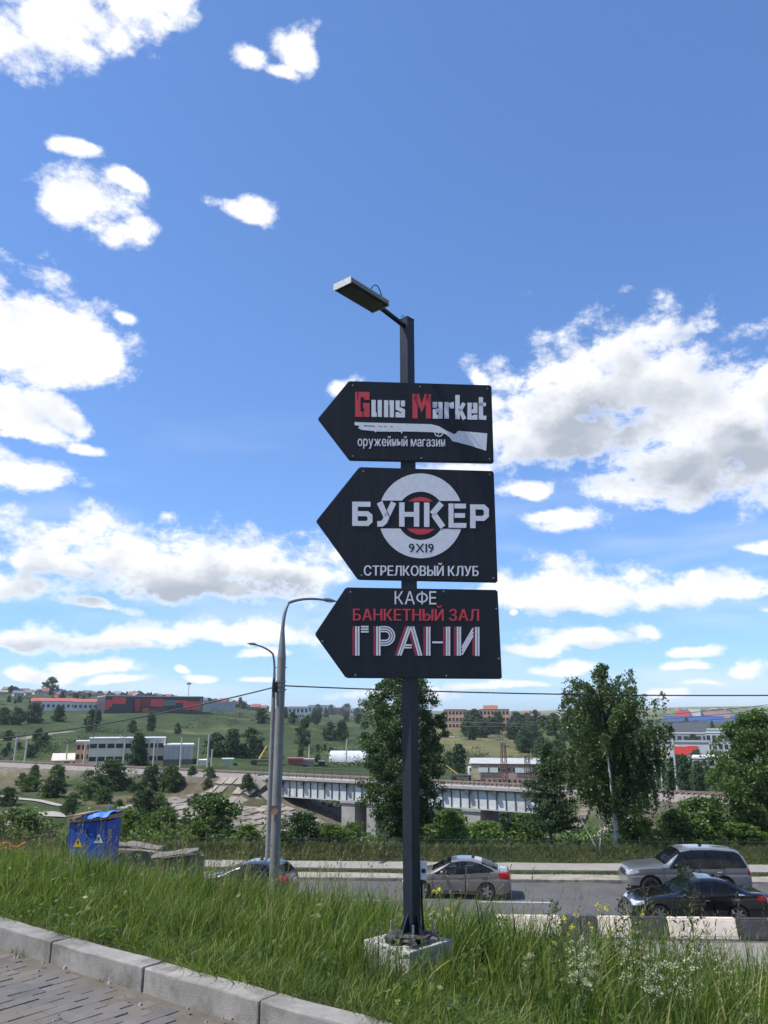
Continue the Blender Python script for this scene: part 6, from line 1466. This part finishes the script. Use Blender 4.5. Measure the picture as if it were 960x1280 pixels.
# bare white stems beside the birch
b = MB(); rg = random.Random(9); p = spot(748, 42.6)
limb(b, (0, 0, -.1), (-.9, .1, 1.75), .035, .012, rg, -.12, 6, 6); limb(b, (.05, 0, -.1), (.1, 0, 2.1), .04, .012, rg, .05, 6, 6); limb(b, (.08, 0, .9), (.65, .1, 1.7), .02, .008, rg, .1, 5, 4); limb(b, (.05, 0, 1.2), (-.2, .1, 2.0), .016, .006, rg, .1, 5, 4)
o = b.build('birch_sapling', BIRCH, None, local=True, smooth=True, fix=False); o.location = p; tag(o, 'thin bare white birch stems forking at the foot of the weeping birch', 'sapling')
# shrubs: variants shared between many
RND = [(0, .6), (.2, .95), (.45, 1), (.7, .8), (.9, .5), (1, .25)]
SHR = [clump_tree(500 + k, 3., 1.75, RND, 100, 52, .45, .24, m, base=.02, trunk_r=.05, lumps=.3) for k, m in enumerate((L_DEC, L_LIME, L_POP, L_DEC))]
TALL = [clump_tree(520 + k, 7., 2.4, pr, 80, 44, .8, .5, L_FAR, base=.1, trunk_r=.14, lumps=.28) for k, pr in enumerate((RND, [(0, .4), (.2, .8), (.5, 1), (.8, .7), (1, .2)], [(0, .5), (.3, .7), (.6, .6), (.85, .4), (1, .1)], RND))]
FARM = []
for tm, cm in TALL:                                                  # one mesh for trees too small to show their parts
    V1 = np.zeros(len(tm.vertices) * 3); tm.vertices.foreach_get('co', V1); V2 = np.zeros(len(cm.vertices) * 3); cm.vertices.foreach_get('co', V2)
    f1 = [tuple(p.vertices) for p in tm.polygons]; n1 = len(tm.vertices); f2 = [tuple(i + n1 for i in p.vertices) for p in cm.polygons]
    me = bpy.data.meshes.new('far_tree'); me.from_pydata(np.concatenate([V1, V2]).reshape(-1, 3).tolist(), [], f1 + f2); me.materials.append(BARK); me.materials.append(L_FAR)
    me.polygons.foreach_set('material_index', np.array([0] * len(f1) + [1] * len(f2), np.int32)); FARM.append(me)
def shrub(u, vb, hpx, wpx, var, label, Y=None, group='shrubs beyond the fence'):
    if Y is None: p, t = hit(u, vb)
    else: p = spot(u, Y); t = Y / 1.06
    hm = hpx * t / 960; wm = wpx * t / 960
    return plant_thing('shrub', label, 'shrub', (p[0], p[1], p[2] - .05 * hm), SHR[var][0], SHR[var][1], random.uniform(0, 6.28), (wm / 3.5, wm / 3.5, hm / 3.05), group)
shrub(374, 1068, 42, 60, 2, 'dark glossy round shrub just right of the street lamps', 43.2)
shrub(262, 1064, 62, 74, 0, 'large spreading green shrub left of the street lamps', 50)
shrub(200, 1060, 58, 60, 0, 'bushy green shrub between the blue cabinet and the slab slope', 54)
shrub(22, 1052, 44, 92, 0, 'wide green shrub at the left edge above the orange netting', 48)
shrub(160, 1055, 42, 48, 1, 'yellowish young shrub right behind the blue cabinet', 47)
shrub(244, 1062, 30, 40, 1, 'small bright shrub behind the concrete rubble', 44)
shrub(412, 1066, 24, 56, 1, 'bright green low shrub left of the poplar by the fence', 46)
shrub(440, 1066, 24, 36, 1, 'tall bright shrub touching the left side of the poplar', 49)
shrub(560, 1062, 38, 56, 1, 'bright shrub touching the right side of the poplar', 50)
shrub(606, 1064, 26, 74, 1, 'wide bright shrub under the right bridge pier', 52)
shrub(655, 1062, 34, 50, 0, 'green shrub between the bridge pier and the larch', 47)
shrub(800, 1060, 34, 60, 1, 'yellow-green shrub at the foot of the birch on its right', 44)
shrub(880, 1040, 56, 90, 0, 'big green shrub left of the tree at the right edge', 52)
shrub(846, 1056, 40, 56, 0, 'rounded shrub behind the roof of the silver off-roader', 47)
shrub(930, 1062, 30, 70, 1, 'low yellowish shrub below the tree at the right edge', 43.5)
shrub(308, 1066, 26, 40, 1, 'small bright shrub right behind the lower street lamp', 44)
for k, (u, vb, h, w, lb) in enumerate([(70, 984, 26, 26, 'lone shrub on the bare bank left of centre in the left part'), (135, 988, 36, 52, 'dark shrub pair on the bank below the cream building'), (42, 978, 20, 16, 'narrow shrub on the left part of the bank'), (190, 990, 32, 34, 'dark shrub on the bank right of the pair'), (212, 990, 32, 32, 'rounded shrub on the bank left of the slab slope'), (308, 996, 20, 20, 'small dark shrub growing on the concrete slab slope'), (262, 974, 14, 14, 'tiny shrub at the top edge of the bank'), (240, 970, 12, 12, 'tiny yellowish shrub on the bank crest'), (90, 1008, 16, 18, 'low shrub on the bank above the cabinet'), (180, 1024, 36, 40, 'round green shrub in the hollow under the bank')]):
    shrub(u, vb, h, w, (0, 2)[k % 2], lb, group='shrubs on the railway bank')
rgb = random.Random(61)
for k in range(18):
    u = 8 + k * 15.5 + rgb.uniform(-5, 5); vb = rgb.uniform(982, 1030); h = rgb.uniform(10, 24)
    shrub(u, vb, h, h * rgb.uniform(1.0, 1.5), rgb.randrange(4), '%s shrub low on the left bank, %s' % ('small' if h < 16 else 'bushy', landmark(u, [(30, 'by the left edge'), (60, 'left of the blue cabinet'), (100, 'over the left side of the cabinet'), (140, 'over the right side of the cabinet'), (180, 'above the start of the rubble'), (215, 'above the middle of the rubble'), (250, 'above the end of the rubble'), (999, 'left of the street lamps')])), group='shrubs on the railway bank')
# scrub that closes the gully, and loose cover on the slopes
def thicket(name, pts, leaf, per, rad, m, seed):
    rng = np.random.default_rng(seed); C = []
    for (x, y, z, s) in pts:
        n = int(per * s); p = rng.normal(0, 1, (n, 3)) * np.array([rad, rad, rad * .55]) * s; p[:, 2] = np.abs(p[:, 2]); C.append(np.array([x, y, z]) + p)
    C = np.concatenate(C); me = leaf_mesh(name, C, leaf, rng, m); o = link(bpy.data.objects.new(name, me)); o['kind'] = 'stuff'
rg = random.Random(21); ga, gb, gc = [], [], []
for k in range(430):
    u = rg.uniform(-60, 1020); Y = rg.uniform(44, 82); x, y, z = spot(u, Y)
    if rr_(x, y) > -16: continue
    (ga if rg.random() < .5 else gb).append((x, y, z - .1, rg.uniform(.6, 1.35)))
thicket('gully_scrub', ga, .24, 110, .85, L_DEC, 5); thicket('gully_young_scrub', gb, .24, 110, .85, L_LIME, 6)
for k in range(120):
    u = rg.uniform(350, 700); Y = rg.uniform(84, 135); x, y, z = spot(u, Y); s = rs(x, y)
    if -40 < s < -4 and abs(rr_(x, y)) > 4: gc.append((x, y, z - .1, rg.uniform(.8, 1.9) if rr_(x, y) > 0 else rg.uniform(.3, .7)))
for k in range(900):
    u = rg.uniform(-30, 1000); Y = math.exp(rg.uniform(math.log(125), math.log(560))); x, y, z = spot(u, Y)
    if rr_(x, y) < 18 or vnoise(np.array([x * .02]), np.array([y * .02]), 55)[0] < .47: continue
    gc.append((x, y, z - .2, rg.uniform(.7, 1.8)))
thicket('hillside_scrub', gc, .55, 70, 1.25, L_FAR, 7)
# trees of the middle distance and the hills
def far_tree(u, vb, hpx, wr, label, group, var=None, parts=False, Y=None):
    if Y is None: p, t = hit(u, vb)
    else: p = spot(u, Y); t = Y / 1.04
    h = hpx * t / 960; k = random.randrange(4) if var is None else var; sc = (h / 7.3 * wr, h / 7.3 * wr, h / 7.3)
    if parts: return plant_thing('hillside_tree', label, 'tree', (p[0], p[1], p[2] - .05 * h), TALL[k][0], TALL[k][1], random.uniform(0, 6.28), sc, group)
    o = link(bpy.data.objects.new('hillside_tree', FARM[k])); o.location = (p[0], p[1], p[2] - .05 * h); o.rotation_euler = (0, 0, random.uniform(0, 6.28)); o.scale = sc
    return tag(o, label, 'tree', group)
G1 = 'single trees on the green hillside'
for (u, vb, h, wr, lb) in [(62, 868, 23, 1.3, 'large round dark tree alone on the skyline at far left'), (42, 905, 27, 1.3, 'dark bushy tree on the hillside under the long white building'), (20, 907, 22, 1.3, 'dark tree near the left edge of the hillside'), (4, 906, 22, 1.2, 'dark tree cut by the left edge of the hillside'), (73, 902, 20, 1.4, 'round dark tree below the middle of the long white building'), (113, 915, 28, .9, 'slim dark tree on the hillside beside the dark utility pole'), (122, 902, 14, 1.2, 'small tree below the left end of the red and black store'), (188, 914, 25, 1.0, 'dark upright tree below the red and black store'), (165, 916, 16, 1.1, 'small paler tree left of the upright dark tree'), (222, 918, 14, 1.0, 'small dark tree on the slope below the right end of the store'), (171, 958, 42, 1.1, 'tall dark tree standing before the cream building'), (268, 946, 30, 1.4, 'dark tree at the left end of the clump left of the street lamps'), (290, 947, 36, 1.3, 'dark tree in the middle of the clump left of the street lamps'), (314, 948, 38, 1.2, 'dark tree at the right end of the clump left of the street lamps'), (326, 905, 20, 1.4, 'dark tree below the grey shed on the hillside'), (378, 935, 36, .75, 'slender dark tree right of the street lamps on the slope'), (366, 905, 15, 1.2, 'small dark tree behind the slender one'), (394, 904, 15, 1.4, 'round tree in front of the far grey blocks'), (412, 926, 24, 1.2, 'dark tree right of the slender one'), (427, 926, 26, 1.0, 'dark tree touching the left side of the poplar crown'), (574, 968, 38, 1.1, 'tall dark tree just left of the brick warehouse'), (594, 912, 26, 1.2, 'dark tree standing before the long brick building'), (562, 962, 22, 1.0, 'smaller dark tree left of the one by the warehouse'), (858, 992, 48, .9, 'dark upright tree beside the railway at right'), (876, 996, 44, .8, 'second dark upright tree beside the railway at right'), (842, 990, 30, .8, 'shorter dark tree left of the upright pair at right'), (150, 890, 16, .9, 'slim tree before the left front of the red and black store'), (300, 884, 14, .9, 'dark conifer right of the red and black store')]:
    far_tree(u, vb, h, wr, lb, G1, parts=h > 30)
rg = random.Random(33)
MARKS = {'trees among the skyline houses': SKYLINE,
 'tree belt below the brick building': [(572, 'beside the poplar crown'), (600, 'under the left wing'), (637, 'under the right wing'), (680, 'right of it below the red roofs'), (999, 'near the birch')],
 'trees on the slope left of the birch': [(670, 'above the warehouse roof'), (700, 'above the larch'), (999, 'behind the birch')],
 'small trees before the far blocks': [(385, 'by the pale block'), (414, 'by the blue-grey block'), (438, 'by the plum block'), (999, 'beside the poplar')],
 'trees below the shopping area': [(850, 'behind the pale poles'), (890, 'below the red wave shop'), (920, 'below the silver-grey hall'), (999, 'behind the right-edge tree')],
 'bushy trees on the left field': [(30, 'near the left edge'), (60, 'left of the low shed'), (999, 'above the low shed')], 'low trees by the railway yard': [(300, 'left of the dark clump'), (340, 'behind the street lamps'), (390, 'by the rust-red container'), (999, 'by the arched hangar')],
 'tiny trees between the far shops': [(870, 'left of the white tower hall'), (905, 'under the long blue roof'), (999, 'under the small blue roof')]}
def belt(u0, u1, v0, v1, h0, h1, n, label, group):
    if group in MARKS:
        for k in range(n):
            u, v, h = rg.uniform(u0, u1), rg.uniform(v0, v1), rg.uniform(h0, h1); wr = rg.uniform(.9, 1.5)
            far_tree(u, v, h, wr, '%s %s, %s' % ('taller' if h > (h0 + h1) / 2 else ('broad low' if wr > 1.2 else 'small slim'), label, landmark(u, MARKS[group])), group)
        return
    for k in range(n): far_tree(rg.uniform(u0, u1), rg.uniform(v0, v1), rg.uniform(h0, h1), rg.uniform(.9, 1.5), label, group)
belt(0, 330, 862, 880, 4, 10, 56, 'skyline tree', 'trees among the skyline houses')
belt(546, 730, 906, 926, 12, 24, 46, 'tree below the brick building', 'tree belt below the brick building')
belt(640, 730, 925, 950, 14, 26, 18, 'slope tree left of the birch', 'trees on the slope left of the birch')
belt(340, 460, 892, 906, 7, 14, 20, 'tree before the far row of blocks', 'small trees before the far blocks')
belt(820, 960, 925, 975, 10, 22, 22, 'tree below the shops at right', 'trees below the shopping area')
belt(830, 960, 905, 916, 5, 10, 20, 'tiny tree among the far shops', 'tiny trees between the far shops')
belt(0, 90, 920, 950, 8, 16, 10, 'bushy tree on the left field', 'bushy trees on the left field')
belt(280, 420, 935, 958, 6, 12, 12, 'low tree beside the railway yard', 'low trees by the railway yard')

# ---------------------------------------------------------------- flowering weeds in the foreground grass
def weed_white(seed):
    rg = random.Random(seed); rng = np.random.default_rng(seed); b = MB(); H = rg.uniform(.5, .7); C = []; Lf = []
    for k in range(4):
        a = rg.uniform(0, 6.28); r = rg.uniform(.02, .12); pts = limb(b, (rg.uniform(-.02, .02), rg.uniform(-.02, .02), 0), (r * math.cos(a), r * math.sin(a), H * rg.uniform(.75, 1.05)), .0035, .0018, rg, .05, 4, 6)
        for q in range(11):
            f = rg.uniform(.5, 1); s = pts[min(6, int(f * 6))]; aa = rg.uniform(0, 6.28); L = rg.uniform(.02, .07) * (1.4 - f); e = s + Vector((math.cos(aa) * L, math.sin(aa) * L, L * .7))
            C.append(np.array(e) + rng.normal(0, .010, (8, 3)))
        for q in range(22):
            s = pts[rg.randrange(1, 6)]; Lf.append(np.array(s) + rng.normal(0, .018, (1, 3)))
    stem = mb_mesh(b, 'stem', WEEDG); fl = leaf_mesh('flower_plume', np.concatenate(C), .013, rng, WHITEF, aspect=.9); lf = leaf_mesh('leaves', np.concatenate(Lf), .034, rng, L_WEED, aspect=.25)
    return [('stem', stem), ('flower_plume', fl), ('leaves', lf)]
WEEDG = mat('weed_stem', (.07, .10, .03), .7, var=.2); L_WEED = leaf_mat('weed_leaves', [(0, (.03, .06, .016)), (1, (.09, .13, .04))], .35)
WHITEF = leaf_mat('cream_florets', [(0, (.30, .32, .2)), (1, (.56, .56, .42))], .3, .7); YELF = leaf_mat('yellow_florets', [(0, (.62, .52, .02)), (1, (.82, .74, .06))], .3, .6)
ARTE = leaf_mat('wormwood_leaves', [(0, (.05, .07, .045)), (1, (.12, .15, .10))], .25, .7)
def weed_yellow(seed):
    rg = random.Random(seed); rng = np.random.default_rng(seed); b = MB(); H = rg.uniform(.6, .85); C = []; Lf = []
    main = limb(b, (0, 0, 0), (rg.uniform(-.05, .05), rg.uniform(-.05, .05), H), .004, .002, rg, .03, 4, 6)
    for q in range(5):
        s = main[rg.randrange(2, 6)]; a = rg.uniform(0, 6.28); L = rg.uniform(.06, .14); e = s + Vector((math.cos(a) * L, math.sin(a) * L, L * 1.5)); limb(b, s, e, .0025, .0012, rg, .05, 4, 3)
        C.append(np.array(e) + rng.normal(0, .013, (16, 3)))
    C.append(np.array(main[-1]) + rng.normal(0, .014, (22, 3)))
    for q in range(14): Lf.append(np.array(main[rg.randrange(0, 5)]) + rng.normal(0, .03, (1, 3)))
    return [('stem', mb_mesh(b, 'stem', WEEDG)), ('flower_head', leaf_mesh('flower_head', np.concatenate(C), .018, rng, YELF, aspect=.9)), ('leaves', leaf_mesh('leaves', np.concatenate(Lf), .07, rng, L_WEED, aspect=.3))]
def weed_tall(seed, grey=False):
    rg = random.Random(seed); rng = np.random.default_rng(seed); b = MB(); H = 1.; Lf = []
    main = limb(b, (0, 0, 0), (rg.uniform(-.03, .03), rg.uniform(-.03, .03), H), .006, .002, rg, .02, 5, 8)
    for q in range(46):
        f = .1 + .9 * q / 46; s = main[0].lerp(main[-1], f); a = q * 2.4; L = .14 * (1.1 - f) + .03; e = s + Vector((math.cos(a) * L, math.sin(a) * L, L * .6)); limb(b, s, e, .002, .001, rg, .1, 4, 2)
        for g in range(5): Lf.append(np.array(s.lerp(e, .3 + .2 * g)) + rng.normal(0, .008, (1, 3)))
    return [('stem', mb_mesh(b, 'stem', WEEDG)), ('leaves', leaf_mesh('leaves', np.concatenate(Lf), .05, rng, ARTE if grey else L_WEED, aspect=.3))]
def weed(kind, parts, u, Y, label, cat, sc, group, name):
    p = spot(u, Y); t = thing(name, label, cat, (p[0], p[1], p[2] - .01), random.uniform(0, 6.28), group); t.scale = (sc,) * 3
    for nm_, me in parts:
        o = link(bpy.data.objects.new(nm_, me), t)
        if nm_ != 'stem': o['kind'] = 'stuff'
    return t
WW = [weed_white(900 + k) for k in range(5)]; WY = [weed_yellow(930 + k) for k in range(3)]; WT = [weed_tall(950 + k) for k in range(2)]; WG = [weed_tall(960 + k, True) for k in range(2)]
rg = random.Random(77)
WM = [(650, 'right of the footing'), (720, 'left of the yellow flowers'), (790, 'below the yellow flowers'), (830, 'below the dark spiky weeds'), (880, 'below the long cream barrier'), (925, 'below the right black barrier block'), (9999, 'at the right edge')]
for k in range(34):
    u = rg.choice([rg.uniform(700, 975), rg.uniform(790, 975), rg.uniform(600, 975)]); Y = rg.uniform(4.5, 6.7); sc = rg.uniform(.48, .82)
    weed('w', rg.choice(WW), u, Y, '%s creamy white flower plume %s in the %s grass' % ('tall' if sc > .65 else 'short', landmark(u, WM), 'nearer' if Y < 5.5 else 'farther'), 'weed', sc, 'creamy white flowering weeds', 'white_flowering_weed')
for k, (u, Y, sc, lb) in enumerate([(752, 6.6, 1.0, 'tallest yellow flower cluster before the cream barrier'), (770, 6.4, .8, 'yellow flower right beside the tallest cluster'), (722, 5.6, .75, 'yellow flower head in the middle of the right-hand grass'), (708, 5.5, .72, 'left one of the bright yellow pair in the grass'), (804, 6.2, .85, 'yellow flowers below the front of the black saloon'), (745, 6.2, .75, 'small yellow flower between the white plumes'), (552, 6.9, .8, 'yellow flowers close to the right of the sign post'), (560, 6.5, .6, 'low yellow flowers just right of the concrete footing'), (700, 6.3, .7, 'single yellow flower above the bright pair')]):
    weed('y', WY[k % 3], u, Y, lb, 'flower', sc * .8, 'yellow flowering weeds', 'yellow_flowering_weed')
for k, (u, Y, sc, lb) in enumerate([(876, 6.0, .98, 'tall dark spiky weed rising before the cream barrier'), (785, 6.0, .66, 'tall dark weed left of the black barrier block'), (806, 5.6, .6, 'shorter spiky weed between the white plumes'), (700, 5.2, .6, 'leafy dark weed low in the right-hand grass')]):
    weed('t', WT[k % 2], u, Y, lb, 'weed', sc, 'tall spiky weeds', 'tall_weed')
for k, (u, Y, sc, lb) in enumerate([(478, 5.34, .36, 'grey-green wormwood against the left face of the concrete footing'), (496, 5.28, .36, 'grey-green wormwood before the front corner of the footing'), (512, 5.25, .33, 'low wormwood under the front corner of the footing'), (466, 5.4, .33, 'wormwood sprig at the left corner of the footing'), (488, 5.2, .3, 'lowest wormwood sprig in front of the footing'), (528, 5.3, .3, 'wormwood sprig right of the footing corner')]):
    weed('g', WG[k % 2], u, Y, lb, 'weed', sc, 'wormwood round the footing', 'wormwood')

# ---------------------------------------------------------------- summer haze
hb = MB(); hb.box((0, 2400, 34), (9000, 8200, 100)); hz_o = hb.build('haze', None, None)
hm = bpy.data.materials.new('haze_air'); hm.use_nodes = True; nt = hm.node_tree; nt.nodes.clear()
pv = nt.nodes.new('ShaderNodeVolumePrincipled'); pv.inputs['Color'].default_value = (.82, .9, 1., 1); pv.inputs['Density'].default_value = .00013; pv.inputs['Anisotropy'].default_value = .2
mo = nt.nodes.new('ShaderNodeOutputMaterial'); nt.links.new(pv.outputs[0], mo.inputs['Volume']); hz_o.data.materials.clear(); hz_o.data.materials.append(hm); hz_o['kind'] = 'stuff'
